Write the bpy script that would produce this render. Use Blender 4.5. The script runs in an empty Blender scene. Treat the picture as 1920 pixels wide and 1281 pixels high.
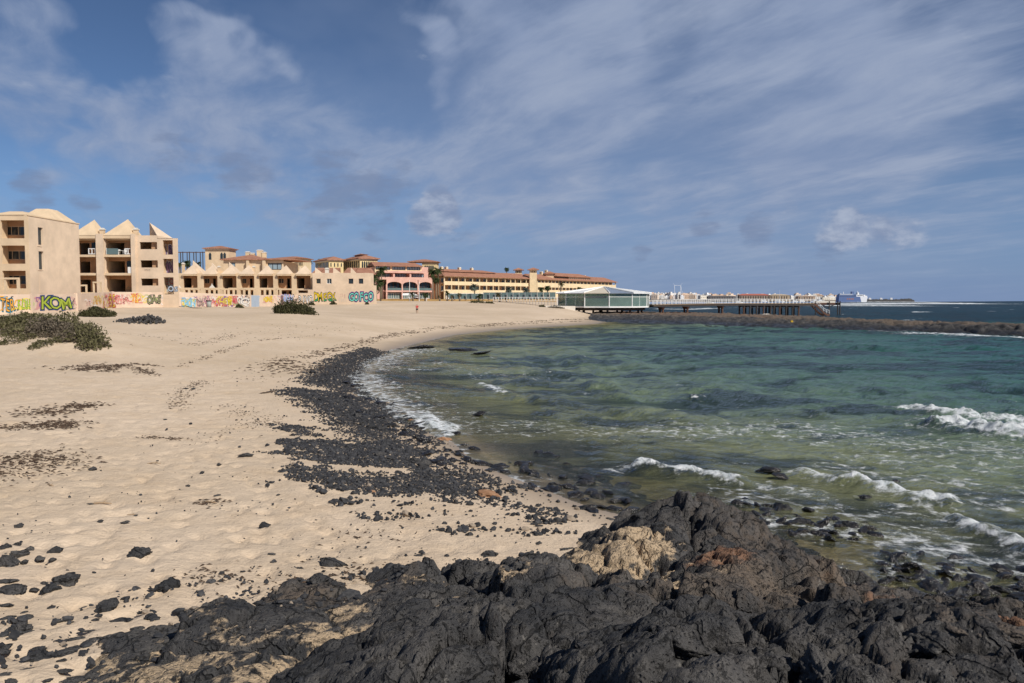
import bpy, math, random
import numpy as np
from mathutils import Vector, Matrix, Euler
R = math.radians
SC = bpy.context.scene
COL = SC.collection
random.seed(7)
rng = np.random.default_rng(11)

# ------------------------------------------------------------------ camera
H = 4.2                 # eye height over the sea (m)
F = 1493.3              # 28 mm lens on a 36 mm sensor, in 1920-pixel units
PITCH = math.atan(80.5 / F)
SPI, CPI = math.sin(PITCH), math.cos(PITCH)
cd = bpy.data.cameras.new('camera'); cam = bpy.data.objects.new('camera', cd); COL.objects.link(cam)
cd.lens = 28.0; cd.sensor_width = 36.0; cd.clip_start = 0.1; cd.clip_end = 60000
cam.location = (0, 0, H); cam.rotation_euler = (math.pi / 2 - PITCH, 0, 0)
SC.camera = cam

# ------------------------------------------------------------------ sun, sky, exposure
SUN_EL = R(41)
SV = Vector((0.70 * math.cos(SUN_EL), -0.714 * math.cos(SUN_EL), math.sin(SUN_EL))).normalized()
ld = bpy.data.lights.new('sun', 'SUN'); sun = bpy.data.objects.new('sun', ld); COL.objects.link(sun)
ld.energy = 4.5; ld.angle = R(0.53); ld.color = (1.0, 0.945, 0.86)
sun.rotation_euler = SV.to_track_quat('Z', 'Y').to_euler()
sun.location = (30, -30, 60)
vs = SC.view_settings
vs.view_transform = 'Standard'; vs.look = 'None'; vs.exposure = 0.09; vs.gamma = 1.0
try: vs.use_curve_mapping = False
except Exception: pass


class NT:
    """small helper to write node trees"""
    def __init__(s, nt): s.nt = nt; s.l = nt.links
    def n(s, t, ins=None, **props):
        nd = s.nt.nodes.new(t)
        for k, v in props.items(): setattr(nd, k, v)
        for k, v in (ins or {}).items():
            sk = nd.inputs[k]
            if isinstance(v, bpy.types.NodeSocket): s.l.new(v, sk)
            else:
                if hasattr(sk, 'default_value'):
                    try: sk.default_value = v
                    except Exception: sk.default_value = (v[0], v[1], v[2], 1.0)
        return nd
    def m(s, op, a, b=0.0, c=0.0, clamp=False):
        nd = s.n('ShaderNodeMath', {0: a, 1: b, 2: c}, operation=op); nd.use_clamp = clamp
        return nd.outputs[0]
    def vm(s, op, a, b=(0, 0, 0)):
        nd = s.n('ShaderNodeVectorMath', {0: a, 1: b}, operation=op)
        return nd.outputs['Value'] if op in ('DOT_PRODUCT', 'LENGTH', 'DISTANCE') else nd.outputs[0]
    def ss(s, x, a, b, lo=0.0, hi=1.0):
        nd = s.n('ShaderNodeMapRange', {0: x, 1: a, 2: b, 3: lo, 4: hi}, interpolation_type='SMOOTHSTEP')
        return nd.outputs[0]
    def mix(s, f, a, b, blend='MIX'):
        nd = s.n('ShaderNodeMix', data_type='RGBA', blend_type=blend)
        for k, v in ((0, f), (6, a), (7, b)):
            sk = nd.inputs[k]
            if isinstance(v, bpy.types.NodeSocket): s.l.new(v, sk)
            elif k == 0: sk.default_value = v
            else: sk.default_value = (*v[:3], 1.0)
        return nd.outputs[2]
    def noise(s, vec, scale, detail=4.0, rough=0.55, dist=0.0):
        return s.n('ShaderNodeTexNoise', {'Vector': vec, 'Scale': scale, 'Detail': detail, 'Roughness': rough, 'Distortion': dist}).outputs[0]
    def attr(s, name):
        return s.n('ShaderNodeAttribute', attribute_name=name).outputs['Fac']


def px_dir(u, v):
    """unit direction of a sight line of the photograph's camera"""
    X, a = (u - 960) / F, (640.5 - v) / F
    return Vector((X, CPI + a * SPI, -SPI + a * CPI)).normalized()


W = bpy.data.worlds.new('World'); SC.world = W; W.use_nodes = True
W.node_tree.nodes.clear()
N = NT(W.node_tree)
sky = N.n('ShaderNodeTexSky', sky_type='NISHITA', sun_disc=False, sun_elevation=SUN_EL,
          sun_rotation=math.atan2(SV.x, SV.y), altitude=3200.0, air_density=0.95, dust_density=0.0, ozone_density=5.0)
D = N.n('ShaderNodeTexCoord').outputs['Generated']
sx = N.n('ShaderNodeSeparateXYZ', {0: D})
zc = N.m('MAXIMUM', sx.outputs[2], 0.0)
den = N.m('ADD', zc, 0.10)
# cirrus sheet: sight line meets a high flat layer, streaks drawn out along one wind direction
pl = N.n('ShaderNodeCombineXYZ', {0: N.m('DIVIDE', sx.outputs[0], den), 1: N.m('DIVIDE', sx.outputs[1], den), 2: 0.0}).outputs[0]
rot = N.n('ShaderNodeVectorRotate', {'Vector': pl, 'Axis': (0, 0, 1), 'Angle': R(-24)}, rotation_type='AXIS_ANGLE').outputs[0]
warp = N.n('ShaderNodeTexNoise', {'Vector': rot, 'Scale': 0.9, 'Detail': 3.0}).outputs['Color']
wv = N.vm('ADD', rot, N.n('ShaderNodeVectorMath', {0: N.vm('SUBTRACT', warp, (.5, .5, .5)), 'Scale': 0.55}, operation='SCALE').outputs[0])
thread = N.noise(N.vm('MULTIPLY', wv, (2.6, 0.55, 1)), 3.2, 8.0, 0.62)
fine = N.m('ADD', N.m('MULTIPLY', N.noise(N.vm('MULTIPLY', wv, (1.3, 0.62, 1)), 2.1, 9.0, 0.60), 0.72), N.m('MULTIPLY', thread, 0.28))
broad = N.noise(N.vm('MULTIPLY', wv, (0.8, 0.6, 1)), 0.95, 4.0, 0.5)
dens = N.m('ADD', N.m('MULTIPLY', fine, 1.25), N.m('MULTIPLY', broad, 0.50))


wn = N.n('ShaderNodeTexNoise', {'Vector': N.vm('MULTIPLY', D, (1, 1, 1.6)), 'Scale': 7.0, 'Detail': 3.0, 'Roughness': 0.5}).outputs['Color']
DW = N.vm('NORMALIZE', N.vm('ADD', D, N.vm('MULTIPLY', N.vm('SUBTRACT', wn, (.5, .5, .5)), (.30, .30, .20))))


def blob(u, v, deg, w, vec=None):
    c = px_dir(u, v)
    return N.m('MULTIPLY', N.ss(N.vm('DOT_PRODUCT', vec or DW, tuple(c)), math.cos(R(deg)), 1.0), w)


bias = 0.0
for b in [(1380, 230, 21, .34), (1090, 40, 8, .22), (1500, 130, 8, .12), (1800, 200, 13, .20), (900, 250, 12, .24), (560, 260, 9, .26), (230, 180, 4.5, .22), (360, 240, 5, .2), (400, 80, 3.2, .34), (470, 115, 2.4, .24), (790, 90, 3.6, .34),
          (30, 150, 5, .36), (1290, 398, 4, .12), (300, 320, 9, .16), (230, 40, 7, -.22), (640, 90, 6, -.30), (150, 60, 5, -.2), (1280, 60, 3, -.12), (250, 420, 9, -.06), (1650, 400, 7, -.16), (1250, 385, 8, -.14), (1700, 15, 4, -.16), (750, 200, 3, -.16), (1080, 90, 2.5, -.14), (1850, 300, 4, -.12)]:
    bias = N.m('ADD', bias, blob(*b))
dn = N.m('ADD', dens, bias)
cir = N.ss(dn, 0.84, 1.46, 0.0, 0.94)
cir = N.m('MULTIPLY', cir, N.ss(sx.outputs[2], 0.0, 0.11, 0.0, 1.0))
veil = N.m('ADD', blob(1380, 240, 24, .46), blob(760, 270, 13, .26))
cir = N.m('SUBTRACT', 1.0, N.m('MULTIPLY', N.m('SUBTRACT', 1.0, cir), N.m('SUBTRACT', 1.0, N.m('MINIMUM', veil, 0.6))))
# low cumulus puffs near the horizon
dv = N.vm('MULTIPLY', D, (1.0, 1.0, 2.0))
puff = N.noise(dv, 22.0, 7.0, 0.58)
pb = 0.0
for b in [(822, 372, 1.5, .50), (835, 405, 1.7, .55), (795, 412, 1.7, .50), (1615, 425, 2.2, .32), (1570, 430, 2.0, .26), (1690, 437, 2.0, .32), (1480, 388, 1.2, .26)]:
    pb = N.m('ADD', pb, blob(*b, vec=D))
cum = N.ss(N.m('ADD', puff, pb), 0.64, 0.95, 0.0, 0.80)
gb = 0.0
for b in [(640, 330, 3.0, .40), (740, 345, 2.4, .34), (460, 312, 2.6, .36), (330, 290, 2.6, .24), (60, 360, 2, .32), (160, 370, 1.5, .34), (600, 415, 2.4, .32), (700, 412, 2.4, .32),
          (1320, 420, 1.6, .36), (1420, 428, 1.8, .36), (1560, 468, 1.8, .34), (1200, 470, 1.2, .3), (870, 445, 2, .2)]:
    gb = N.m('ADD', gb, blob(*b, vec=D))
gre = N.ss(N.m('ADD', N.noise(N.vm('MULTIPLY', D, (1, 1, 3.2)), 19.0, 6.0, 0.6), gb), 0.66, 0.94, 0.0, 0.62)
SKY_S = 0.070
bg_sky = N.n('ShaderNodeBackground', {'Color': sky.outputs[0], 'Strength': SKY_S})
ccol = N.mix(N.ss(fine, 0.35, 0.75), (0.225, 0.290, 0.440), (0.320, 0.378, 0.505))
bg_c = N.n('ShaderNodeBackground', {'Color': ccol, 'Strength': 1.0})
bg_p = N.n('ShaderNodeBackground', {'Color': N.mix(N.ss(puff, 0.38, 0.68), (0.20, 0.255, 0.39), (0.40, 0.45, 0.56)), 'Strength': 1.0})
bg_g = N.n('ShaderNodeBackground', {'Color': (0.172, 0.225, 0.355, 1), 'Strength': 1.0})
# thin marine haze low over the horizon all round
hz = N.m('MULTIPLY', N.ss(sx.outputs[2], 0.16, -0.01, 0.0, 0.92), N.m('ADD', 0.84, N.m('MULTIPLY', N.noise(N.vm('MULTIPLY', D, (1, 1, 9)), 3.0, 4.0, .5), 0.3)))
bg_h = N.n('ShaderNodeBackground', {'Color': (0.150, 0.230, 0.415, 1), 'Strength': 1.0})
m0 = N.n('ShaderNodeMixShader', {0: N.m('MINIMUM', hz, 1.0), 1: bg_sky.outputs[0], 2: bg_h.outputs[0]})
m1 = N.n('ShaderNodeMixShader', {0: cir, 1: m0.outputs[0], 2: bg_c.outputs[0]})
m2 = N.n('ShaderNodeMixShader', {0: gre, 1: m1.outputs[0], 2: bg_g.outputs[0]})
m3 = N.n('ShaderNodeMixShader', {0: cum, 1: m2.outputs[0], 2: bg_p.outputs[0]})
N.n('ShaderNodeOutputWorld', {'Surface': m3.outputs[0]})


# ------------------------------------------------------------------ helpers
def P(u, v, Y):
    """point of the place seen at pixel (u,v), Y metres ahead"""
    X, a = (u - 960) / F, (640.5 - v) / F
    t = Y / (CPI + a * SPI)
    return Vector((X * t, Y, H + t * (-SPI + a * CPI)))


def PZ(u, v, z):
    X, a = (u - 960) / F, (640.5 - v) / F
    t = (z - H) / (-SPI + a * CPI)
    return Vector((X * t, (CPI + a * SPI) * t, z))


def ux(u, Y): return (u - 960) / F * Y
def vz(v, Y): return P(960, v, Y).z


def mesh_np(name, V, Fc, attrs=None, smooth=True, mat=None, parent=None, mats=None, midx=None):
    V = np.asarray(V, dtype=np.float32).reshape(-1, 3); Fc = np.asarray(Fc, dtype=np.int32)
    k = Fc.shape[1]; me = bpy.data.meshes.new(name)
    me.vertices.add(len(V)); me.vertices.foreach_set('co', V.ravel())
    me.loops.add(Fc.size); me.loops.foreach_set('vertex_index', Fc.ravel())
    me.polygons.add(len(Fc))
    me.polygons.foreach_set('loop_start', np.arange(0, Fc.size, k, dtype=np.int32))
    me.polygons.foreach_set('loop_total', np.full(len(Fc), k, dtype=np.int32))
    if midx is not None: me.polygons.foreach_set('material_index', np.asarray(midx, dtype=np.int32))
    me.polygons.foreach_set('use_smooth', np.full(len(Fc), smooth, dtype=bool))
    for an, av in (attrs or {}).items():
        a = me.attributes.new(an, 'FLOAT', 'POINT'); a.data.foreach_set('value', np.asarray(av, dtype=np.float32).ravel())
    for m in (mats or ([mat] if mat else [])): me.materials.append(m)
    me.update(calc_edges=True); me.validate()
    o = bpy.data.objects.new(name, me); COL.objects.link(o)
    if parent: o.parent = parent
    return o


def grid_faces(ny, nx, keep=None):
    i = np.arange(ny - 1)[:, None] * nx + np.arange(nx - 1)[None, :]
    f = np.stack([i, i + 1, i + nx + 1, i + nx], -1).reshape(-1, 4)
    return f if keep is None else f[keep.reshape(-1)]


def tag(o, label=None, cat=None, group=None, kind=None):
    if label: o['label'] = label
    if cat: o['category'] = cat
    if group: o['group'] = group
    if kind: o['kind'] = kind
    return o


def thing(name, label, cat, loc=(0, 0, 0), rz=0.0, group=None):
    o = bpy.data.objects.new(name, None); COL.objects.link(o)
    o.empty_display_size = 0.3; o.location = loc; o.rotation_euler = (0, 0, rz)
    return tag(o, label, cat, group)


def copy_tree(o, parent=None):
    c = o.copy(); COL.objects.link(c)
    if parent: c.parent = parent
    for ch in list(o.children): copy_tree(ch, c)
    return c


class MB:
    """collects boxes, prisms, tubes, walls with openings, and links them as ONE mesh"""
    def __init__(s): s.v = []; s.f = []; s.mi = []
    def add(s, vs, fs, mi=0):
        b = len(s.v); s.v += [tuple(p) for p in vs]; s.f += [tuple(i + b for i in f) for f in fs]; s.mi += [mi] * len(fs)
        return s
    def box(s, x0, x1, y0, y1, z0, z1, mi=0):
        v = [(x0, y0, z0), (x1, y0, z0), (x1, y1, z0), (x0, y1, z0), (x0, y0, z1), (x1, y0, z1), (x1, y1, z1), (x0, y1, z1)]
        return s.add(v, [(0, 3, 2, 1), (4, 5, 6, 7), (0, 1, 5, 4), (1, 2, 6, 5), (2, 3, 7, 6), (3, 0, 4, 7)], mi)
    def pyr(s, x0, x1, y0, y1, z0, ax, ay, az, mi=0):
        return s.add([(x0, y0, z0), (x1, y0, z0), (x1, y1, z0), (x0, y1, z0), (ax, ay, az)], [(0, 3, 2, 1), (0, 1, 4), (1, 2, 4), (2, 3, 4), (3, 0, 4)], mi)
    def hip(s, x0, x1, y0, y1, z0, z1, t=0.12, inset=None, mi=0):
        """hipped tile roof with an eave edge of thickness t"""
        w, d = x1 - x0, y1 - y0; k = inset if inset is not None else min(w, d) / 2
        kx, ky = min(k, w / 2 - .05), min(k, d / 2 - .05)
        v = [(x0, y0, z0), (x1, y0, z0), (x1, y1, z0), (x0, y1, z0), (x0, y0, z0 + t), (x1, y0, z0 + t), (x1, y1, z0 + t), (x0, y1, z0 + t),
             (x0 + kx, y0 + ky, z1), (x1 - kx, y0 + ky, z1), (x1 - kx, y1 - ky, z1), (x0 + kx, y1 - ky, z1)]
        return s.add(v, [(0, 3, 2, 1), (0, 1, 5, 4), (1, 2, 6, 5), (2, 3, 7, 6), (3, 0, 4, 7), (4, 5, 9, 8), (5, 6, 10, 9), (6, 7, 11, 10), (7, 4, 8, 11), (8, 9, 10, 11)], mi)
    def prism(s, pts, y0, y1, mi=0):
        """polygon (x,z) extruded along y"""
        n = len(pts); v = [(x, y0, z) for x, z in pts] + [(x, y1, z) for x, z in pts]
        return s.add(v, [tuple(range(n)), tuple(range(2 * n - 1, n - 1, -1))] + [(i, i + n, (i + 1) % n + n, (i + 1) % n) for i in range(n)], mi)
    def tube(s, pts, rad, n=6, mi=0, cap=True):
        pts = [Vector(p) for p in pts]
        rs = rad if isinstance(rad, (list, tuple)) else [rad] * len(pts)
        b = len(s.v); up = Vector((0, 0, 1))
        for i, p in enumerate(pts):
            d = (pts[min(i + 1, len(pts) - 1)] - pts[max(i - 1, 0)]).normalized()
            a = d.cross(up if abs(d.z) < 0.95 else Vector((1, 0, 0))).normalized(); c = a.cross(d)
            for k in range(n):
                t = 2 * math.pi * k / n
                s.v.append(tuple(p + (a * math.cos(t) + c * math.sin(t)) * rs[i]))
        for i in range(len(pts) - 1):
            for k in range(n):
                s.f.append((b + i * n + k, b + i * n + (k + 1) % n, b + (i + 1) * n + (k + 1) % n, b + (i + 1) * n + k)); s.mi.append(mi)
        if cap:
            s.f.append(tuple(b + k for k in range(n))[::-1]); s.mi.append(mi)
            s.f.append(tuple(b + (len(pts) - 1) * n + k for k in range(n))); s.mi.append(mi)
        return s
    def wall(s, x0, x1, z0, z1, y0, y1, holes=(), mi=0):
        """wall in the x-z plane between y0 (front) and y1 with rectangular holes (hx0,hx1,hz0,hz1) and their reveals"""
        xs = sorted({x0, x1, *[h for q in holes for h in q[:2] if x0 < h < x1]}); zs = sorted({z0, z1, *[h for q in holes for h in q[2:4] if z0 < h < z1]})
        nx, nz = len(xs) - 1, len(zs) - 1
        sol = lambda i, k: 0 <= i < nx and 0 <= k < nz and not any(q[0] < (xs[i] + xs[i + 1]) / 2 < q[1] and q[2] < (zs[k] + zs[k + 1]) / 2 < q[3] for q in holes)
        for i in range(nx):
            for k in range(nz):
                if not sol(i, k): continue
                a, b, c, d = xs[i], xs[i + 1], zs[k], zs[k + 1]
                s.add([(a, y0, c), (b, y0, c), (b, y0, d), (a, y0, d)], [(0, 1, 2, 3)], mi)
                s.add([(a, y1, c), (b, y1, c), (b, y1, d), (a, y1, d)], [(3, 2, 1, 0)], mi)
                if not sol(i - 1, k): s.add([(a, y0, c), (a, y1, c), (a, y1, d), (a, y0, d)], [(3, 2, 1, 0)], mi)
                if not sol(i + 1, k): s.add([(b, y0, c), (b, y1, c), (b, y1, d), (b, y0, d)], [(0, 1, 2, 3)], mi)
                if not sol(i, k - 1): s.add([(a, y0, c), (b, y0, c), (b, y1, c), (a, y1, c)], [(3, 2, 1, 0)], mi)
                if not sol(i, k + 1): s.add([(a, y0, d), (b, y0, d), (b, y1, d), (a, y1, d)], [(0, 1, 2, 3)], mi)
        return s
    def xf(s, M):
        s.v = [tuple(M @ Vector(p)) for p in s.v]; return s
    def build(s, name, mats, parent=None, smooth=False):
        me = bpy.data.meshes.new(name); me.from_pydata(s.v, [], s.f)
        mats = mats if isinstance(mats, (list, tuple)) else [mats]
        for m in mats: me.materials.append(m)
        if len(mats) > 1: me.polygons.foreach_set('material_index', s.mi)
        if smooth: me.polygons.foreach_set('use_smooth', [True] * len(me.polygons))
        me.update()
        o = bpy.data.objects.new(name, me); COL.objects.link(o)
        if parent: o.parent = parent
        return o


def link_part(name, me, parent, loc=(0, 0, 0), rot=(0, 0, 0), scale=(1, 1, 1)):
    o = bpy.data.objects.new(name, me); COL.objects.link(o); o.parent = parent
    o.location = loc; o.rotation_euler = rot; o.scale = scale
    return o


# ---- numpy noise
def _h(ix, iy, iz=0, seed=0):
    with np.errstate(over='ignore'):
        h = (np.asarray(ix).astype(np.int64).astype(np.uint32) * np.uint32(374761393) + np.asarray(iy).astype(np.int64).astype(np.uint32) * np.uint32(668265263)
             + np.asarray(iz).astype(np.int64).astype(np.uint32) * np.uint32(2147483647 - 94) + np.uint32(seed * 974711 + 12345))
        h = (h ^ (h >> np.uint32(13))) * np.uint32(1274126177)
        h = (h ^ (h >> np.uint32(16))) * np.uint32(2246822519)
        h = h ^ (h >> np.uint32(15))
    return h.astype(np.float64) / 4294967296.0


def pn2(x, y, seed=0):
    x0, y0 = np.floor(x), np.floor(y); fx, fy = x - x0, y - y0
    w = lambda t: t * t * t * (t * (t * 6 - 15) + 10)
    def g(ix, iy, dx, dy):
        a = _h(ix, iy, 0, seed) * 2 * np.pi
        return np.cos(a) * dx + np.sin(a) * dy
    u, v = w(fx), w(fy)
    a = g(x0, y0, fx, fy) * (1 - u) + g(x0 + 1, y0, fx - 1, fy) * u
    b = g(x0, y0 + 1, fx, fy - 1) * (1 - u) + g(x0 + 1, y0 + 1, fx - 1, fy - 1) * u
    return (a * (1 - v) + b * v) * 1.4


def fbm(x, y, oct=4, seed=0, gain=0.5, ridged=False):
    s, a, t = 0, 1.0, 0
    for i in range(oct):
        n = pn2(x * 2 ** i + i * 17.3, y * 2 ** i - i * 9.1, seed + i)
        s = s + a * ((1 - 2 * np.abs(n)) if ridged else n); t += a; a *= gain
    return s / t


def vn3(p, seed=0):
    q0 = np.floor(p); f = p - q0; f = f * f * (3 - 2 * f); r = 0
    for dx in (0, 1):
        for dy in (0, 1):
            for dz in (0, 1):
                wgt = (f[:, 0] if dx else 1 - f[:, 0]) * (f[:, 1] if dy else 1 - f[:, 1]) * (f[:, 2] if dz else 1 - f[:, 2])
                r = r + wgt * _h(q0[:, 0] + dx, q0[:, 1] + dy, q0[:, 2] + dz, seed)
    return r * 2 - 1


def worley(x, y, seed=0):
    """F1, F2, id of the nearest cell, and offsets from its point"""
    x0, y0 = np.floor(x), np.floor(y)
    f1 = np.full(x.shape, 9.0); f2 = f1.copy(); ident = np.zeros(x.shape); ox = np.zeros(x.shape); oy = np.zeros(x.shape)
    for i in (-1, 0, 1):
        for j in (-1, 0, 1):
            cx, cy = x0 + i, y0 + j
            dx, dy = x - cx - _h(cx, cy, 1, seed), y - cy - _h(cx, cy, 2, seed)
            d = np.sqrt(dx * dx + dy * dy); near = d < f1
            f2 = np.where(near, f1, np.minimum(f2, d))
            f1 = np.where(near, d, f1); ident = np.where(near, _h(cx, cy, 3, seed), ident); ox = np.where(near, dx, ox); oy = np.where(near, dy, oy)
    return f1, f2, ident, ox, oy


def sstep(x, a, b):
    t = np.clip((x - a) / (b - a), 0, 1); return t * t * (3 - 2 * t)


def in_poly(x, y, poly):
    c = np.zeros(np.shape(x), bool); n = len(poly)
    for i in range(n):
        (x1, y1), (x2, y2) = poly[i], poly[(i + 1) % n]
        if y1 == y2: continue
        c ^= ((y1 > y) != (y2 > y)) & (x < (x2 - x1) * (y - y1) / (y2 - y1) + x1)
    return c


def d_line(x, y, pts, closed=False):
    r = np.full(np.shape(x), 1e9)
    for i in range(len(pts) if closed else len(pts) - 1):
        (x1, y1), (x2, y2) = pts[i], pts[(i + 1) % len(pts)]
        dx, dy = x2 - x1, y2 - y1; t = np.clip(((x - x1) * dx + (y - y1) * dy) / (dx * dx + dy * dy + 1e-12), 0, 1)
        r = np.minimum(r, np.hypot(x - x1 - t * dx, y - y1 - t * dy))
    return r


class RBF:
    def __init__(s, pts, vals, reg=0.0):
        s.p = np.array(pts, float); n = len(s.p)
        K = -np.hypot(s.p[:, None, 0] - s.p[None, :, 0], s.p[:, None, 1] - s.p[None, :, 1]) - reg * np.eye(n) * -1.0
        A = np.zeros((n + 1, n + 1)); A[:n, :n] = K; A[n, :n] = 1; A[:n, n] = 1
        s.w = np.linalg.solve(A, np.append(np.array(vals, float), 0))
    def __call__(s, x, y):
        r = np.full(np.shape(x), s.w[-1])
        for (a, b), w in zip(s.p, s.w[:-1]): r = r - w * np.hypot(x - a, y - b)
        return r


# ------------------------------------------------------------------ materials
def newmat(name):
    m = bpy.data.materials.new(name); m.use_nodes = True; m.node_tree.nodes.clear()
    return m, NT(m.node_tree)


def finish(m, N, **k):
    b = N.n('ShaderNodeBsdfPrincipled', k); N.n('ShaderNodeOutputMaterial', {'Surface': b.outputs[0]}); return m


def pos(N): return N.n('ShaderNodeNewGeometry').outputs['Position']


def bump(N, h, strength=0.4, dist=0.02, nrm=None):
    k = {'Height': h, 'Strength': strength, 'Distance': dist}
    if nrm is not None: k['Normal'] = nrm
    return N.n('ShaderNodeBump', k).outputs[0]


def plain(name, col, rough=0.7, var=0.12, scale=1.5, bs=0.0, metal=0.0, spec=0.3, bscale=None):
    """painted / plain surface with blotchy variation and a little relief"""
    m, N = newmat(name); p = pos(N)
    n1 = N.noise(p, scale, 5.0, 0.6); n2 = N.noise(p, scale * 7.3, 4.0, 0.6)
    f = N.m('ADD', N.m('MULTIPLY', N.m('SUBTRACT', n1, 0.5), var * 3.0), N.m('MULTIPLY', N.m('SUBTRACT', n2, 0.5), var * 1.6))
    c = N.n('ShaderNodeHueSaturation', {'Color': (*col, 1), 'Value': N.m('ADD', f, 1.0)}).outputs[0]
    k = {'Base Color': c, 'Roughness': rough, 'Metallic': metal, 'Specular IOR Level': spec}
    if bs: k['Normal'] = bump(N, N.noise(p, bscale or scale * 12, 4.0, 0.6), bs, 0.02)
    return finish(m, N, **k)


def stucco(name, col, stain=(0.30, 0.21, 0.13)):
    m, N = newmat(name); p = pos(N)
    n1 = N.noise(p, 0.55, 5.0, 0.62); n2 = N.noise(N.vm('MULTIPLY', p, (2.2, 2.2, 0.35)), 1.0, 4.0, 0.6); n3 = N.noise(p, 6.0, 4.0, 0.6)
    c = N.mix(N.ss(n1, 0.30, 0.75), tuple(x * 0.86 for x in col), tuple(min(x * 1.07, 1) for x in col))
    c = N.mix(N.ss(n2, 0.60, 0.85, 0.0, 0.24), c, stain)
    c = N.mix(N.ss(n3, 0.62, 0.78, 0.0, 0.22), c, tuple(x * 0.6 for x in col))
    return finish(m, N, **{'Base Color': c, 'Roughness': 0.92, 'Specular IOR Level': 0.15, 'Normal': bump(N, N.noise(p, 30.0, 4.0, 0.6), 0.25, 0.01)})


def tiles(name):
    m, N = newmat(name); p = pos(N)
    rid = N.n('ShaderNodeTexWave', {'Vector': p, 'Scale': 1.1, 'Distortion': 0.6, 'Detail': 2.0}, bands_direction='DIAGONAL').outputs[1]
    n = N.noise(p, 0.8, 6.0, 0.7); n2 = N.noise(p, 5.0, 3.0, 0.6)
    c = N.mix(N.ss(n, 0.3, 0.72), (0.30, 0.135, 0.088), (0.45, 0.235, 0.155))
    c = N.mix(N.ss(n2, 0.5, 0.75, 0, 0.5), c, (0.36, 0.22, 0.15))
    return finish(m, N, **{'Base Color': c, 'Roughness': 0.9, 'Specular IOR Level': 0.15, 'Normal': bump(N, rid, 0.6, 0.08)})


def glass(name, col, rough=0.06, transp=0.0):
    """window glass: dark or tinted body under a clear reflecting coat, partly see-through where asked"""
    m, N = newmat(name); p = pos(N)
    n = N.noise(p, 0.6, 2.0, 0.5)
    c = N.mix(n, tuple(x * 0.7 for x in col), tuple(x * 1.25 for x in col))
    b = N.n('ShaderNodeBsdfPrincipled', {'Base Color': c, 'Roughness': rough, 'IOR': 1.45, 'Specular IOR Level': 0.6})
    out = b.outputs[0]
    if transp:
        t = N.n('ShaderNodeBsdfTransparent', {'Color': (0.80, 0.92, 0.88, 1)})
        out = N.n('ShaderNodeMixShader', {0: transp, 1: out, 2: t.outputs[0]}).outputs[0]
    N.n('ShaderNodeOutputMaterial', {'Surface': out}); return m


def mat_sand():
    m, N = newmat('sand_mat'); p = pos(N)
    depth, wet, grav = N.attr('depth'), N.attr('wet'), N.attr('gravel')
    a, b, c = N.noise(p, 0.10, 4.0, 0.55), N.noise(p, 0.9, 5.0, 0.6), N.noise(p, 14.0, 5.0, 0.65)
    col = N.mix(N.ss(a, 0.3, 0.7), (0.545, 0.430, 0.310), (0.645, 0.515, 0.385))
    col = N.mix(N.ss(b, 0.40, 0.80, 0.0, 0.42), col, (0.520, 0.375, 0.235))
    col = N.mix(N.ss(c, 0.58, 0.80, 0.0, 0.40), col, (0.30, 0.225, 0.15))
    spk = N.noise(p, 46.0, 2.0, 0.5)
    col = N.mix(N.ss(spk, 0.68, 0.74, 0.0, 0.75), col, (0.10, 0.085, 0.07))
    col = N.mix(N.m('MULTIPLY', wet, 0.85), col, (0.255, 0.195, 0.135))
    gn = N.noise(p, 22.0, 4.0, 0.7)
    gcol = N.mix(N.ss(gn, 0.35, 0.65), (0.022, 0.023, 0.026), (0.075, 0.073, 0.072))
    col = N.mix(N.ss(N.m('ADD', grav, N.m('MULTIPLY', N.m('SUBTRACT', gn, .5), 0.9)), 0.52, 0.86), col, gcol)
    # sea bed: sand with weed-covered lava patches
    bn = N.noise(N.vm('MULTIPLY', p, (0.55, 1.0, 1.0)), 0.28, 6.0, 0.66); bn2 = N.noise(p, 1.6, 5.0, 0.65)
    bed = N.mix(N.ss(bn2, 0.38, 0.72), (0.42, 0.33, 0.155), (0.27, 0.215, 0.085))
    bed = N.mix(N.ss(N.m('ADD', N.m('ADD', bn, N.m('MULTIPLY', N.attr('stony'), 0.32)), N.m('MULTIPLY', N.m('SUBTRACT', bn2, 0.5), 0.9)), 0.48, 0.58), bed, (0.024, 0.023, 0.017))
    col = N.mix(N.ss(depth, 0.0, 0.14), col, bed)
    h = N.m('ADD', N.m('MULTIPLY', N.noise(p, 7.0, 6.0, 0.62), 1.0), N.m('MULTIPLY', c, 0.45))
    h = N.m('ADD', h, N.m('MULTIPLY', N.noise(N.vm('MULTIPLY', p, (1.0, 0.7, 1.0)), 2.3, 4.0, 0.55), 1.2))
    nr = bump(N, h, N.m('SUBTRACT', 0.50, N.m('MULTIPLY', wet, 0.38)), 0.08)
    return finish(m, N, **{'Base Color': col, 'Roughness': N.m('SUBTRACT', 0.95, N.m('MULTIPLY', wet, 0.55)), 'Specular IOR Level': N.m('ADD', 0.1, N.m('MULTIPLY', wet, 0.35)), 'Normal': nr})


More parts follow.
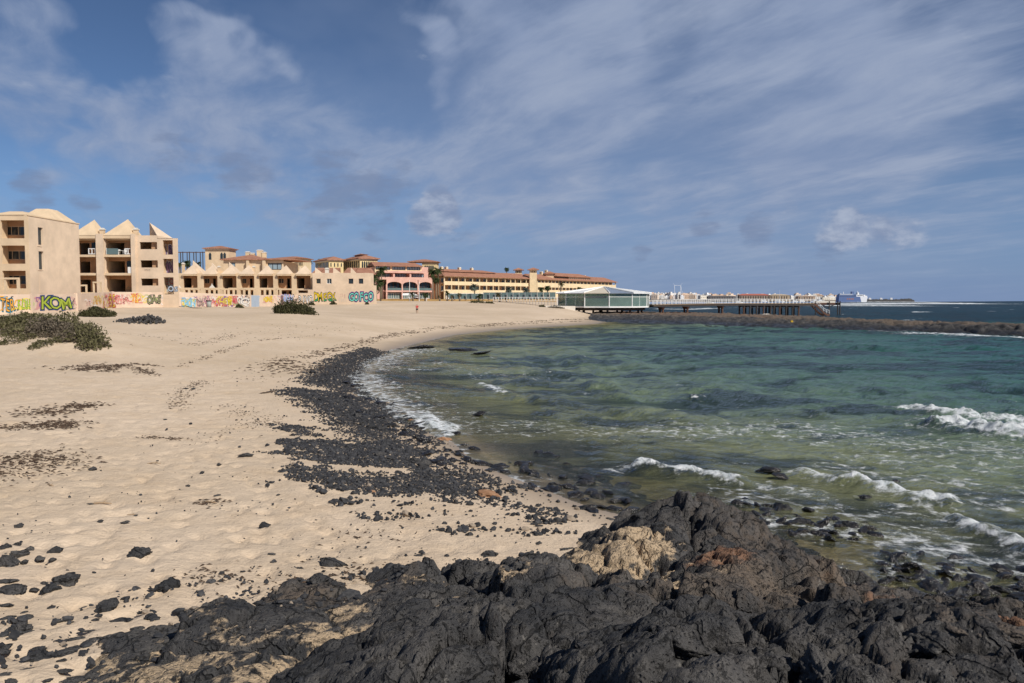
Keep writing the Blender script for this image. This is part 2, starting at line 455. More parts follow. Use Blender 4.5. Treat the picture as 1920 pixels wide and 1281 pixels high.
def mat_lava(name='lava_mat', shelf=True, warm=0.0):
    m, N = newmat(name); p = pos(N)
    nz = N.n('ShaderNodeSeparateXYZ', {0: N.n('ShaderNodeNewGeometry').outputs['Normal']}).outputs[2]
    sand, rust, wet, brown = (N.attr(k) for k in ('sand', 'rust', 'wet', 'brown'))
    a, b, c = N.noise(p, 1.1, 5.0, 0.6), N.noise(p, 6.5, 6.0, 0.68), N.noise(p, 38.0, 5.0, 0.7)
    col = N.mix(N.ss(a, 0.34, 0.66), (0.046, 0.047, 0.050), (0.118, 0.110, 0.103))
    col = N.mix(N.ss(b, 0.42, 0.70, 0.0, 0.75), col, (0.026, 0.027, 0.030))
    br = N.m('ADD', N.m('MULTIPLY', brown, 1.0), warm)
    col = N.mix(N.m('MULTIPLY', N.ss(N.m('ADD', br, N.m('MULTIPLY', N.m('SUBTRACT', b, 0.5), 0.9)), 0.15, 0.75), 0.85), col, (0.172, 0.132, 0.098))
    col = N.mix(N.m('MULTIPLY', N.ss(N.m('ADD', rust, N.m('MULTIPLY', N.m('SUBTRACT', b, 0.5), 0.8)), 0.35, 0.75), 0.85), col, (0.235, 0.125, 0.075))
    # pale salt and lichen flecks, blown sand that lies in the hollows
    fl = N.m('MULTIPLY', N.ss(N.noise(p, 17.0, 6.0, 0.72), 0.57, 0.70, 0.0, 0.62), N.ss(N.noise(p, 0.8, 4.0, .6), 0.44, 0.60))
    col = N.mix(N.m('MULTIPLY', fl, N.m('SUBTRACT', 1.0, wet)), col, (0.30, 0.28, 0.25))
    sn = N.ss(N.m('ADD', sand, N.m('ADD', N.m('MULTIPLY', N.m('SUBTRACT', b, 0.5), 1.1), N.m('MULTIPLY', N.m('SUBTRACT', nz, 0.8), 0.8))), 0.46, 0.66)
    col = N.mix(sn, col, N.mix(c, (0.46, 0.34, 0.215), (0.56, 0.43, 0.29)))
    col = N.mix(N.m('MULTIPLY', wet, 0.75), col, (0.012, 0.012, 0.012))
    wpv = N.vm('ADD', p, N.n('ShaderNodeVectorMath', {0: N.n('ShaderNodeTexNoise', {'Vector': p, 'Scale': 3.0, 'Detail': 4.0}).outputs['Color'], 'Scale': 0.35}, operation='SCALE').outputs[0])
    ck = N.ss(N.n('ShaderNodeTexVoronoi', {'Vector': wpv, 'Scale': 2.3}, feature='DISTANCE_TO_EDGE').outputs['Distance'], 0.0, 0.035)
    ck = N.m('MAXIMUM', ck, N.ss(a, 0.50, 0.60))
    pit = N.ss(N.noise(p, 13.0, 7.0, 0.75), 0.30, 0.46)
    col = N.mix(N.m('MULTIPLY', N.m('SUBTRACT', 1.0, N.m('MULTIPLY', ck, pit)), N.m('SUBTRACT', 0.62, N.m('MULTIPLY', sn, 0.5))), col, (0.012, 0.012, 0.013))
    vor = N.n('ShaderNodeTexVoronoi', {'Vector': p, 'Scale': 30.0}, feature='F1').outputs['Distance']
    h = N.m('ADD', N.m('MULTIPLY', b, 0.75), N.m('MULTIPLY', c, 0.42)); h = N.m('ADD', h, N.m('MULTIPLY', N.ss(vor, 0.05, 0.4), 0.28)); h = N.m('ADD', h, N.m('ADD', N.m('MULTIPLY', ck, 0.55), N.m('MULTIPLY', pit, 0.5)))
    nr = bump(N, h, 1.0, 0.075)
    return finish(m, N, **{'Base Color': col, 'Roughness': N.m('SUBTRACT', 0.88, N.m('MULTIPLY', wet, 0.62)), 'Specular IOR Level': N.m('ADD', 0.25, N.m('MULTIPLY', wet, 0.4)), 'Normal': nr})


def mat_stone(name, c1, c2, rough=0.85, scale=9.0):
    m, N = newmat(name); p = pos(N)
    r = N.n('ShaderNodeNewGeometry').outputs['Random Per Island']
    n = N.noise(p, scale, 5.0, 0.65)
    col = N.mix(N.ss(n, 0.35, 0.7), c1, c2)
    col = N.n('ShaderNodeHueSaturation', {'Color': col, 'Value': N.m('ADD', 0.65, N.m('MULTIPLY', r, 0.75))}).outputs[0]
    col = N.mix(N.ss(r, 0.955, 0.96, 0.0, 0.8), col, (0.34, 0.27, 0.2))
    return finish(m, N, **{'Base Color': col, 'Roughness': rough, 'Specular IOR Level': 0.3, 'Normal': bump(N, n, 0.5, 0.02)})


def mat_water():
    m, N = newmat('water_mat'); p = pos(N)
    depth, foam, far = N.attr('depth'), N.attr('foam'), N.attr('far')
    # colour of the water body by depth (what scatters back) and patches of weed / lava seen through it
    pn = N.noise(N.vm('MULTIPLY', p, (0.5, 1.0, 1.0)), 0.085, 6.0, 0.62); pn2 = N.noise(N.vm('MULTIPLY', p, (0.6, 1.0, 1.0)), 0.42, 5.0, 0.6)
    dd = N.m('ADD', depth, N.m('MULTIPLY', N.m('SUBTRACT', pn, 0.5), 1.3))
    rp = N.n('ShaderNodeValToRGB', {0: N.m('DIVIDE', dd, 6.0)}); cr = rp.color_ramp
    stops = [(0.0, (0.260, 0.245, 0.110)), (0.10, (0.170, 0.195, 0.108)), (0.21, (0.082, 0.146, 0.110)), (0.35, (0.030, 0.102, 0.088)), (0.60, (0.011, 0.046, 0.062)), (1.0, (0.005, 0.026, 0.044))]
    while len(cr.elements) < len(stops): cr.elements.new(0.5)
    for e, (q, c) in zip(cr.elements, stops): e.position = q; e.color = (*c, 1)
    col = N.mix(N.ss(N.m('ADD', N.m('MULTIPLY', pn, 0.6), N.m('MULTIPLY', pn2, 0.5)), 0.505, 0.60, 0.0, 0.80), rp.outputs[0], (0.016, 0.028, 0.034))
    w1 = N.noise(N.vm('MULTIPLY', p, (0.8, 1.5, 1.0)), 1.9, 6.0, 0.62); w2 = N.noise(p, 8.0, 5.0, 0.62)
    w3 = N.noise(N.vm('MULTIPLY', p, (0.35, 1.0, 1.0)), 0.30, 6.0, 0.66); w4 = N.noise(N.vm('MULTIPLY', p, (0.5, 1.1, 1.0)), 0.8, 5.0, 0.6)
    h = N.m('ADD', N.m('MULTIPLY', w1, 0.25), N.m('MULTIPLY', w2, 0.04)); h = N.m('ADD', h, N.m('MULTIPLY', w4, 0.40)); h = N.m('ADD', h, N.m('MULTIPLY', N.m('MULTIPLY', w3, far), 1.9))
    nr = bump(N, h, 1.0, 1.0)
    body = N.n('ShaderNodeBsdfDiffuse', {'Color': col, 'Normal': nr}).outputs[0]
    tr = N.n('ShaderNodeBsdfTransparent', {'Color': N.mix(N.ss(depth, 0.0, 0.9), (0.96, 0.97, 0.92), (0.45, 0.72, 0.50))}).outputs[0]
    body = N.n('ShaderNodeMixShader', {0: N.ss(depth, -0.05, 0.75, 0.22, 1.0), 1: tr, 2: body}).outputs[0]
    gl = N.n('ShaderNodeBsdfGlossy', {'Color': (1, 1, 1, 1), 'Roughness': 0.07, 'Normal': nr}).outputs[0]
    fr = N.n('ShaderNodeFresnel', {'IOR': 1.33, 'Normal': nr}).outputs[0]
    w = N.n('ShaderNodeMixShader', {0: N.m('MINIMUM', fr, N.m('SUBTRACT', 0.80, N.m('MULTIPLY', far, 0.52))), 1: body, 2: gl}).outputs[0]
    # foam: broken lace that closes up where the wave breaks
    wp = N.vm('ADD', p, N.n('ShaderNodeVectorMath', {0: N.n('ShaderNodeTexNoise', {'Vector': p, 'Scale': 1.1, 'Detail': 4.0}).outputs['Color'], 'Scale': 1.2}, operation='SCALE').outputs[0])
    lace = N.n('ShaderNodeTexVoronoi', {'Vector': wp, 'Scale': 1.5}, feature='DISTANCE_TO_EDGE').outputs['Distance']
    fn = N.noise(p, 3.6, 8.0, 0.74)
    lc = N.m('SUBTRACT', 0.35, N.ss(lace, 0.0, 0.22, 0.0, 0.5))
    fm = N.ss(N.m('ADD', foam, N.m('ADD', N.m('MULTIPLY', lc, 0.5), N.m('MULTIPLY', N.m('SUBTRACT', fn, 0.5), 1.7))), 0.50, 1.02)
    fm = N.m('MULTIPLY', fm, N.ss(foam, 0.03, 0.22))
    fd = N.n('ShaderNodeBsdfDiffuse', {'Color': N.mix(N.ss(fn, .3, .7), (0.52, 0.58, 0.60), (0.90, 0.91, 0.92)), 'Normal': bump(N, fn, 1.0, 0.16)}).outputs[0]
    N.n('ShaderNodeOutputMaterial', {'Surface': N.n('ShaderNodeMixShader', {0: fm, 1: w, 2: fd}).outputs[0]})
    return m


def mat_leaf(name, c1, c2):
    m, N = newmat(name); r = N.n('ShaderNodeNewGeometry').outputs['Random Per Island']
    col = N.mix(r, c1, c2)
    d = N.n('ShaderNodeBsdfDiffuse', {'Color': col}).outputs[0]
    t = N.n('ShaderNodeBsdfTranslucent', {'Color': col}).outputs[0]
    N.n('ShaderNodeOutputMaterial', {'Surface': N.n('ShaderNodeMixShader', {0: 0.25, 1: d, 2: t}).outputs[0]}); return m


M = {}
M['sand'] = mat_sand(); M['lava'] = mat_lava(); M['lava_warm'] = mat_lava('lava_warm_mat', warm=0.45); M['water'] = mat_water()
M['pebble'] = mat_stone('pebble_mat', (0.022, 0.023, 0.027), (0.062, 0.061, 0.062)); M['rubble'] = mat_stone('rubble_mat', (0.035, 0.034, 0.034), (0.085, 0.08, 0.075))
M['ochre'] = mat_stone('ochre_stone_mat', (0.20, 0.105, 0.055), (0.33, 0.19, 0.11))
M['weed'] = mat_stone('seaweed_mat', (0.040, 0.025, 0.016), (0.085, 0.055, 0.036))
M['wood'] = plain('driftwood_mat', (0.34, 0.24, 0.15), 0.9, 0.2, 8)
PINK = (0.70, 0.545, 0.395); TAN = (0.69, 0.525, 0.345)
M['pink'] = stucco('peach_stucco', PINK); M['tan'] = stucco('ochre_stucco', TAN); M['wallpaint'] = stucco('wall_stucco', (0.70, 0.54, 0.41))
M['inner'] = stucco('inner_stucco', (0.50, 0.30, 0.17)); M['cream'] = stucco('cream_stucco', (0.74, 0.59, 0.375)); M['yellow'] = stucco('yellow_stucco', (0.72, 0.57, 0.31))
M['hpink'] = stucco('hotel_pink', (0.67, 0.41, 0.33)); M['white'] = plain('white_paint', (0.78, 0.77, 0.74), 0.6, 0.06); M['offwhite'] = plain('offwhite_render', (0.70, 0.65, 0.57), 0.8, 0.1)
M['dark'] = plain('dark_room', (0.030, 0.026, 0.022), 0.9, 0.2); M['darkglass'] = glass('dark_glass', (0.030, 0.040, 0.045)); M['tealglass'] = glass('teal_glass', (0.12, 0.17, 0.165))
M['paleglass'] = glass('pale_glass', (0.26, 0.34, 0.38)); M['pavglass'] = glass('pavilion_glass', (0.22, 0.30, 0.27), 0.05, 0.50); M['tile'] = tiles('roof_tiles')
M['rust'] = plain('rusty_steel', (0.11, 0.056, 0.037), 0.85, 0.3, 2); M['dsteel'] = plain('dark_pile', (0.055, 0.045, 0.04), 0.8, 0.3, 2); M['steel'] = plain('galvanised', (0.45, 0.46, 0.47), 0.5, 0.1, 3, metal=0.6)
M['membrane'] = plain('white_membrane', (0.76, 0.76, 0.75), 0.55, 0.06); M['creampanel'] = plain('cream_panel', (0.60, 0.53, 0.42), 0.6, 0.08); M['greypanel'] = glass('grey_roof_glass', (0.20, 0.23, 0.27), 0.15)
M['trunk'] = plain('palm_trunk', (0.20, 0.15, 0.10), 0.95, 0.25, 4, 0.5); M['palm'] = mat_leaf('palm_leaf', (0.030, 0.050, 0.020), (0.085, 0.105, 0.045))
M['blue_palm'] = mat_leaf('blue_palm_leaf', (0.07, 0.10, 0.09), (0.15, 0.18, 0.15)); M['dry_palm'] = mat_leaf('dry_palm_leaf', (0.12, 0.085, 0.04), (0.06, 0.07, 0.03))
M['shrub'] = mat_leaf('dune_shrub_leaf', (0.085, 0.082, 0.036), (0.190, 0.170, 0.095)); M['dryshrub'] = mat_leaf('dry_shrub_twig', (0.13, 0.105, 0.075), (0.24, 0.20, 0.15)); M['darkshrub'] = mat_leaf('dark_shrub_leaf', (0.060, 0.062, 0.028), (0.115, 0.108, 0.056))
M['blue'] = plain('blue_board', (0.03, 0.07, 0.11), 0.8, 0.2); M['ochrewall'] = stucco('ochre_garden_wall', (0.60, 0.40, 0.17))


# ------------------------------------------------------------------ the lie of the land
SHORE_PX = [(2500, 1290), (2150, 1200), (1920, 1205), (1800, 1172), (1640, 1125), (1500, 1075), (1400, 1025), (1290, 985), (1180, 970), (1130, 958), (1080, 943), (1010, 915), (950, 893), (880, 860),
            (850, 832), (800, 805), (740, 775), (690, 742), (666, 705), (680, 681), (725, 660), (775, 645), (850, 628), (950, 617), (1060, 610.5), (1118, 607)]
SHORE = [tuple(PZ(u, v, 0.0)[:2]) for u, v in SHORE_PX]
COAST = [(16, 142), (21, 160), (25, 190), (31, 235), (42, 300), (64, 420), (110, 640)]
NEAR = [(60, -16), (24, 0), (12.5, 5)]
EDGE = NEAR + SHORE + COAST
SEA = EDGE + [(9000, 9000), (9000, -16)]


def shore_d(x, y):
    """metres inland of the water line (negative at sea)"""
    d = d_line(x, y, EDGE); return np.where(in_poly(x, y, SEA), -d, d)


def z_base(d):
    land = 1.6 * (1 - np.exp(-0.045 * np.maximum(d, 0))) + 0.015 * np.maximum(d - 20, 0)
    s = np.maximum(-d, 0); sea = -(2.6 * (1 - np.exp(-0.030 * s)) + 0.004 * s)
    return np.where(d >= 0, np.minimum(land, 4.2), np.maximum(sea, -6.0))


_ctl = []
for u, v, Y in [(-260, 592, 84), (-100, 592, 84), (60, 588, 88), (145, 583, 99), (270, 574.5, 127), (400, 575, 135), (500, 575.5, 146), (575, 572, 160), (640, 570.5, 165), (698, 570, 165), (782, 588, 145),
                (760, 566, 250), (900, 565.5, 250), (1040, 566, 235), (1050, 577, 170), (1100, 585, 158), (700, 561, 300), (1000, 560, 320), (1150, 559, 330), (400, 560, 250), (230, 603, 76), (560, 587, 100), (320, 590, 100)]:
    p = P(u, v, Y); _ctl.append((p.x, p.y, p.z))
for x, y, z in [(-80, 110, 2.9), (-90, 60, 2.6), (-60, 30, 2.0), (-100, 300, 4.2), (-110, 160, 3.4), (-30, 10, 1.6), (-8, -6, 1.4), (18, 160, 0.6), (16, 174, 1.5), (20, 200, 1.0)]: _ctl.append((x, y, z))
_c = np.array(_ctl); _res = _c[:, 2] - z_base(shore_d(_c[:, 0], _c[:, 1]))
_pts = [(a, b) for a, b, _ in _ctl] + SHORE[::2] + COAST[1:] + [(x + 8, y) for x, y in SHORE[2:18:3]] + [(80, 60), (60, 100), (20, 70)]
_RES = RBF(_pts, list(_res) + [0] * (len(_pts) - len(_res)))


def z_smooth(x, y):
    x, y = np.asarray(x, float), np.asarray(y, float); d = shore_d(x, y)
    r = _RES(x, y); r = np.where(d > 0, r * sstep(d, 0, 12), r * 0)
    z = z_base(d) + r
    z = z + 1.25 * np.exp(-((x + 31.5) / 7.0) ** 2 - ((y - 53.0) / 5.5) ** 2)      # dune under the shrubs
    z = z + 0.55 * np.exp(-((x + 26) / 3.2) ** 2 - ((y - 47.5) / 2.6) ** 2)
    return z, d


def ground1(u, v, fn=None, y0=3.0, y1=420.0):
    """where the sight line at (u,v) meets the ground"""
    ys = np.geomspace(y0, y1, 900); X, a = (u - 960) / F, (640.5 - v) / F
    t = ys / (CPI + a * SPI); xs = X * t; zr = H + t * (-SPI + a * CPI)
    z = (fn or (lambda x, y: z_smooth(x, y)[0]))(xs, ys); k = int(np.argmax(zr < z))
    if not (zr < z).any(): k = len(ys) - 1
    if k: w0, w1 = zr[k - 1] - z[k - 1], z[k] - zr[k]; q = w0 / (w0 + w1 + 1e-9); return Vector((xs[k - 1] + q * (xs[k] - xs[k - 1]), ys[k - 1] + q * (ys[k] - ys[k - 1]), z[k - 1] + q * (z[k] - z[k - 1])))
    return Vector((xs[k], ys[k], z[k]))


# pebble banks, drawn round in the photograph and laid on the sand
BANKS_PX = [[(690, 652), (630, 668), (600, 686), (580, 700), (556, 716), (590, 725), (640, 733), (690, 742), (668, 708), (676, 684), (722, 661)],
            [(520, 733), (556, 750), (600, 775), (640, 805), (690, 845), (750, 868), (790, 872), (775, 842), (735, 806), (760, 792), (715, 750), (640, 737), (560, 729)],
            [(520, 798), (545, 808), (582, 816), (588, 806), (552, 799)],
            [(540, 828), (566, 850), (620, 864), (700, 869), (770, 873), (745, 848), (650, 838), (590, 826)],
            [(553, 878), (590, 897), (650, 917), (740, 923), (830, 926), (900, 938), (890, 908), (840, 884), (790, 880), (740, 898), (660, 893), (610, 878)]]
BANKS = [[tuple(ground1(u, v)[:2]) for u, v in b] for b in BANKS_PX]
SCAT = [tuple(ground1(u, v)[:2]) for u, v in [(705, 748), (800, 812), (852, 838), (884, 866), (955, 900), (1015, 922), (1085, 950), (1135, 968), (1060, 985), (960, 985), (860, 965), (900, 938), (890, 905), (800, 875), (760, 800)]]
SPARSE = [tuple(ground1(u, v)[:2]) for u, v in [(1135, 968), (1100, 1000), (980, 1010), (820, 1010), (700, 985), (600, 935), (545, 880), (530, 828), (600, 900), (760, 925), (900, 940)]]


def gravel_at(x, y):
    g = np.zeros(np.shape(x))
    for b in BANKS:
        dd = d_line(x, y, b, True); ins = in_poly(x, y, b)
        g = np.maximum(g, np.where(ins, 0.5 + 0.5 * np.minimum(dd / 1.1, 1), 0.5 - dd / 1.5))
    dd = d_line(x, y, SCAT, True); g = np.maximum(g, np.where(in_poly(x, y, SCAT), 0.34 + 0.05 * np.minimum(dd, 1), 0.2 - dd / 2))
    return np.clip(g, 0, 1)


# ---- lava shelf: height above the sand, from where it shows in the photograph
_e0 = [(130, 1281), (190, 1205), (320, 1158), (470, 1118), (560, 1090), (640, 1104), (690, 1108), (740, 1068), (790, 1066), (900, 1086), (1010, 1086), (1085, 1066)]
_w0 = [(1100, 1005), (1180, 985), (1420, 1000), (1500, 1050), (1580, 1078), (1660, 1110), (1760, 1140), (1920, 1178)]
_out = [(30, 1281), (100, 1215), (160, 1140), (300, 1100), (450, 1068), (560, 1045), (690, 1045), (860, 1035), (1000, 1015), (1070, 985), (1130, 940), (1230, 905), (1330, 885), (1440, 950), (1560, 1005), (1660, 1040), (1780, 1080), (1920, 1105), (2200, 1160)]
_in = [(770, 1050, 0.98), (640, 1135, 0.74), (480, 1150, 0.82), (300, 1210, 0.84), (240, 1275, 0.98), (370, 1270, 1.16), (500, 1250, 1.42), (760, 1150, 1.22), (900, 1270, 1.88), (1000, 1120, 1.12), (700, 1118, .58), (900, 1105, .62), (1050, 1095, .72), (560, 1110, .60), (1160, 1040, 0.95), (1250, 1100, 1.15),
       (1330, 936, 0.95), (1265, 948, 0.92), (1190, 975, 0.65), (1385, 965, 0.70), (1340, 1015, 0.75), (1450, 1055, 0.60), (1600, 1092, 0.42), (1520, 1075, 0.52), (1500, 1110, 0.85), (1620, 1150, 0.90), (1200, 1200, 1.75), (1400, 1140, 1.45),
       (1500, 1250, 2.05), (1750, 1165, 0.72), (1900, 1190, 0.85), (1750, 1230, 1.45), (1200, 1280, 2.1), (1900, 1280, 2.1), (1340, 1075, 1.15), (700, 1270, 1.72)]
_sp, _sv = [], []
def _add(p, dz): _sp.append((p[0], p[1])); _sv.append(dz)
for u, v in _e0: _add(ground1(u, v), 0.02)
for u, v in _w0: _add(PZ(u, v, 0.0), 0.04 - float(z_smooth(PZ(u, v, 0.0).x, PZ(u, v, 0.0).y)[0]))
for u, v in _out:
    p = ground1(u, v) if v > 1000 and u < 1080 else PZ(u, v, -0.15); _add(p, -0.45)
for u, v, z in _in:
    p = PZ(u, v, z); _add(p, z - float(z_smooth(p.x, p.y)[0]))
for x, y, dz in [(-7, 3, -0.1), (-4, 2.2, 0.2), (0, 1.5, 1.0), (5, 2, 1.2), (9, 6.5, 1.0), (11, 3, 1.5), (12, 9.5, -0.3), (-8, 7, -0.6), (-12, 5, -0.8), (14, 6, 0.3)]: _add((x, y), dz)
_SH = RBF(_sp, _sv)
SHELF_MEAN, SHELF_AMP = 0.07, 0.95
SAND_SPOTS = [(1160, 1045, 0.75, .85), (1190, 1020, 0.5, .7), (1130, 1070, .5, .6), (940, 1100, .5, .45), (1290, 1120, .5, .4), (780, 1090, .5, .42), (1250, 1110, .6, .45), (1230, 1100, 0.5, .34), (1300, 1095, 0.45, .3), (830, 1122, 0.45, .42), (1040, 1060, 0.5, .6), (1400, 1105, 0.6, .22), (520, 1190, 0.6, .32), (700, 1265, 0.5, .40), (560, 1275, 0.7, .36),
              (250, 1275, 0.8, .46), (330, 1235, .6, .5), (430, 1205, .5, .42), (620, 1170, .5, .42), (480, 1270, .6, .4), (1080, 1150, 0.35, .36), (640, 1105, 0.5, .4), (350, 1135, 0.6, .3), (880, 1085, 0.6, .36), (420, 1165, 0.4, .34), (180, 1240, 0.5, .42)]
RUST_SPOTS = [(1355, 1092, 0.42, .8), (1325, 1085, 0.3, .8), (1700, 1125, 0.6, .62), (1850, 1140, 0.7, .62), (1910, 1165, 0.5, .55), (1550, 1050, 0.5, .32), (1240, 1120, 0.35, .35)]
BROWN_SPOTS = [(1500, 1110, 1.2, .5), (1600, 1060, 0.8, .55), (1750, 1180, 1.0, .35), (1870, 1180, 0.8, .6), (1400, 1130, 0.9, .5), (700, 1085, 0.8, .42), (1130, 1120, 0.6, .3), (1200, 1190, 0.5, .3), (1300, 1180, 0.6, .4), (560, 1075, .6, .5), (1090, 1180, .5, .35)]


def spot_field(x, y, spots, zf=1.2):
    r = np.zeros(np.shape(x))
    for u, v, s, w in spots:
        p = PZ(u, v, zf - (v < 1100) * 0.25); r = np.maximum(r, w * 1.25 * np.exp(-((x - p.x) ** 2 + (y - p.y) ** 2) / (2 * (s * .75) ** 2)))
    return r


def z_shelf(x, y, detail=True):
    x, y = np.asarray(x, float), np.asarray(y, float)
    dz = _SH(x, y); zs = z_smooth(x, y)[0]
    if not detail: return zs + dz, dz, dz * 0, dz * 0
    wx = x + 0.16 * fbm(x * 1.6, y * 1.6, 3, 31) + 0.03 * fbm(x * 9, y * 9, 2, 71); wy = y + 0.16 * fbm(x * 1.6 + 40, y * 1.6, 3, 32) + 0.03 * fbm(x * 9, y * 9 + 30, 2, 72)
    k = np.clip((dz + 0.35) / 0.5, 0, 1)
    n = np.zeros_like(x); lowz = np.zeros_like(x)
    for sc, amp, dome, tilt, seed in ((0.72, 0.20, 0.27, 0.34, 5), (1.6, 0.105, 0.15, 0.20, 6), (4.2, 0.042, 0.060, 0.08, 7)):
        f1, f2, idn, ox, oy = worley(wx * sc, wy * sc, seed)
        an = idn * 40.0; gate = 1.0 if seed == 5 else sstep(fbm(x * 0.9, y * 0.9, 3, seed * 3), -0.28, 0.12)
        crack = np.exp(-((f2 - f1) / 0.055) ** 2)
        n += gate * (amp * (idn - 0.5) * 1.6 + dome * (0.35 - f1 * f1) + tilt * (np.cos(an) * ox + np.sin(an) * oy) / sc * 0.8 - crack * (amp * 0.95))
        lowz += gate * crack * amp
    n += 0.060 * fbm(x * 5, y * 5, 6, 51, 0.60) + 0.05 * fbm(x * 2.2, y * 2.2, 5, 55, 0.55, True) + 0.022 * fbm(x * 11, y * 11, 4, 57, 0.6, True)
    n -= 0.06 * np.maximum(0, fbm(x * 7, y * 7, 3, 61)) ** 1.0
    n = (n - SHELF_MEAN) * SHELF_AMP * (0.62 + 0.50 * sstep(x, -2.6, 0.6))
    return zs + dz + n * (0.25 + 0.75 * k), dz, n, lowz


def ground(x, y):
    a = z_smooth(x, y)[0]
    if np.min(y) > 17: return a
    b = z_shelf(x, y)[0]; near = (np.asarray(y) < 17) & (np.asarray(x) > -11) & (np.asarray(x) < 13)
    return np.where(near, np.maximum(a, b), a)


def G(u, v): return ground1(u, v, ground)
def gz(x, y): return float(ground(np.array([x], float), np.array([y], float))[0])


# ------------------------------------------------------------------ sand, sea bed and back-shore: one sheet
def fan(ys, s0, s1, ns, x0, k):
    s = np.linspace(s0, s1, ns); return s[None, :] * (x0 + k * ys[:, None]), np.repeat(ys[:, None], ns, 1)


ys = np.concatenate([np.linspace(-12, 3.4, 22), np.geomspace(3.5, 170, 560), np.geomspace(173, 640, 60)])
X, Y = fan(ys, -1.5, 1.5, 470, 6.0, 0.64)
X = np.where(Y < 3.5, np.linspace(-1.5, 1.5, 470)[None, :] * (6.0 + 0.64 * 3.5), X)
Z, Dd = z_smooth(X, Y)
gr = gravel_at(X, Y)
dry = sstep(Dd, 1.5, 6.0) * (1 - sstep(Y, 60, 160))
Z = Z + dry * (0.030 * fbm(X * 0.9, Y * 0.9, 3, 3) + 0.035 * fbm(X * 2.6 + Y * 0.8, Y * 2.0, 4, 4, 0.6) - 0.028 * np.maximum(0, fbm(X * 3.3, Y * 3.3, 2, 9)))
_f1 = worley(X * 2.4 + 0.3 * fbm(X * 2, Y * 2, 2, 8), Y * 1.7, 10); _f2 = worley(X * 4.3, Y * 3.6, 11)
Z = Z - dry * (0.062 * sstep(_f1[0], 0.40, 0.10) * (_f1[2] > .30) + 0.028 * sstep(_f2[0], 0.42, 0.1) * (_f2[2] > .35)) * sstep(Y, 3, 6)
Z = Z + sstep(Dd, 20, 50) * 0.12 * fbm(X * 0.22, Y * 0.22, 3, 14) + (Dd < 0) * -0.16 * np.abs(fbm(X * 0.9, Y * 0.9, 4, 16)) * sstep(-Dd, 4, 9)
wet = np.clip(1 - np.maximum(Dd, 0) / (1.3 + 1.0 * fbm(X * .4, Y * .4, 2, 21) + 0.035 * np.maximum(Y - 20, 0)), 0, 1) * (Dd > -0.5)
stony = np.exp(-(np.minimum(Dd, 0) / 7.0) ** 2) * (1 - sstep(Y, 45, 60))
for u, v, r in [(1690, 1050, 1.3), (1600, 1020, .7), (1240, 905, 1.5), (1330, 915, 1.2), (1500, 960, 1.3), (1800, 1085, .8)]:
    p = PZ(u, v, -.1); stony = stony - 1.6 * np.exp(-((X - p.x) ** 2 + (Y - p.y) ** 2) / r ** 2)
terrain = mesh_np('beach', np.stack([X, Y, Z], -1), grid_faces(*X.shape), {'depth': np.maximum(-Z, 0), 'wet': wet, 'gravel': gr, 'stony': stony}, True, M['sand'])
tag(terrain, 'pale golden sand beach curving round the bay', None, None, 'structure')

# ------------------------------------------------------------------ water
ys = np.concatenate([np.linspace(2, 8.6, 20), np.geomspace(8.7, 260, 640), np.geomspace(263, 1500, 150), np.geomspace(1540, 22000, 45)])
X, Y = fan(ys, -0.62, 1.28, 440, 3.0, 0.66)
zt, Dd = z_smooth(X, Y)
shelf_z = np.where((Y < 18), z_shelf(X, Y, False)[0], -9)
dep = np.maximum(-zt, 0)
spacing = np.maximum(0.66 * Y * 1.9 / 440, np.gradient(ys)[:, None] * 0.8)
Z = np.zeros_like(X); r2 = np.random.default_rng(5)
damp = sstep(-Dd, -0.3, 5.0) * 0.75 + 0.25 * sstep(-Dd, -0.6, 0.6)
damp = damp * (0.55 + 0.9 * sstep(fbm(X * 0.05, Y * 0.05, 3, 41), -0.3, 0.4))
for i in range(64):
    lam = 0.45 * (11.0 / 0.45) ** (i / 63.0); th = math.atan2(-0.62, -0.78) + r2.normal(0, 0.55)
    kx, ky = 2 * math.pi / lam * math.cos(th), 2 * math.pi / lam * math.sin(th)
    amp = 0.0090 * lam ** 0.56
    ph = kx * X + ky * Y + r2.uniform(0, 6.28) + 0.9 * pn2(X * 0.07 + i, Y * 0.07, 90 + i % 7) * 2
    s = 1 - 2 * np.abs(np.sin(ph / 2)) if i % 3 else np.sin(ph)
    Z += amp * s * sstep(lam / spacing, 2.0, 4.5)
Z *= damp * (0.6 + 0.4 * sstep(Y, 12, 30))
foam = np.zeros_like(X)
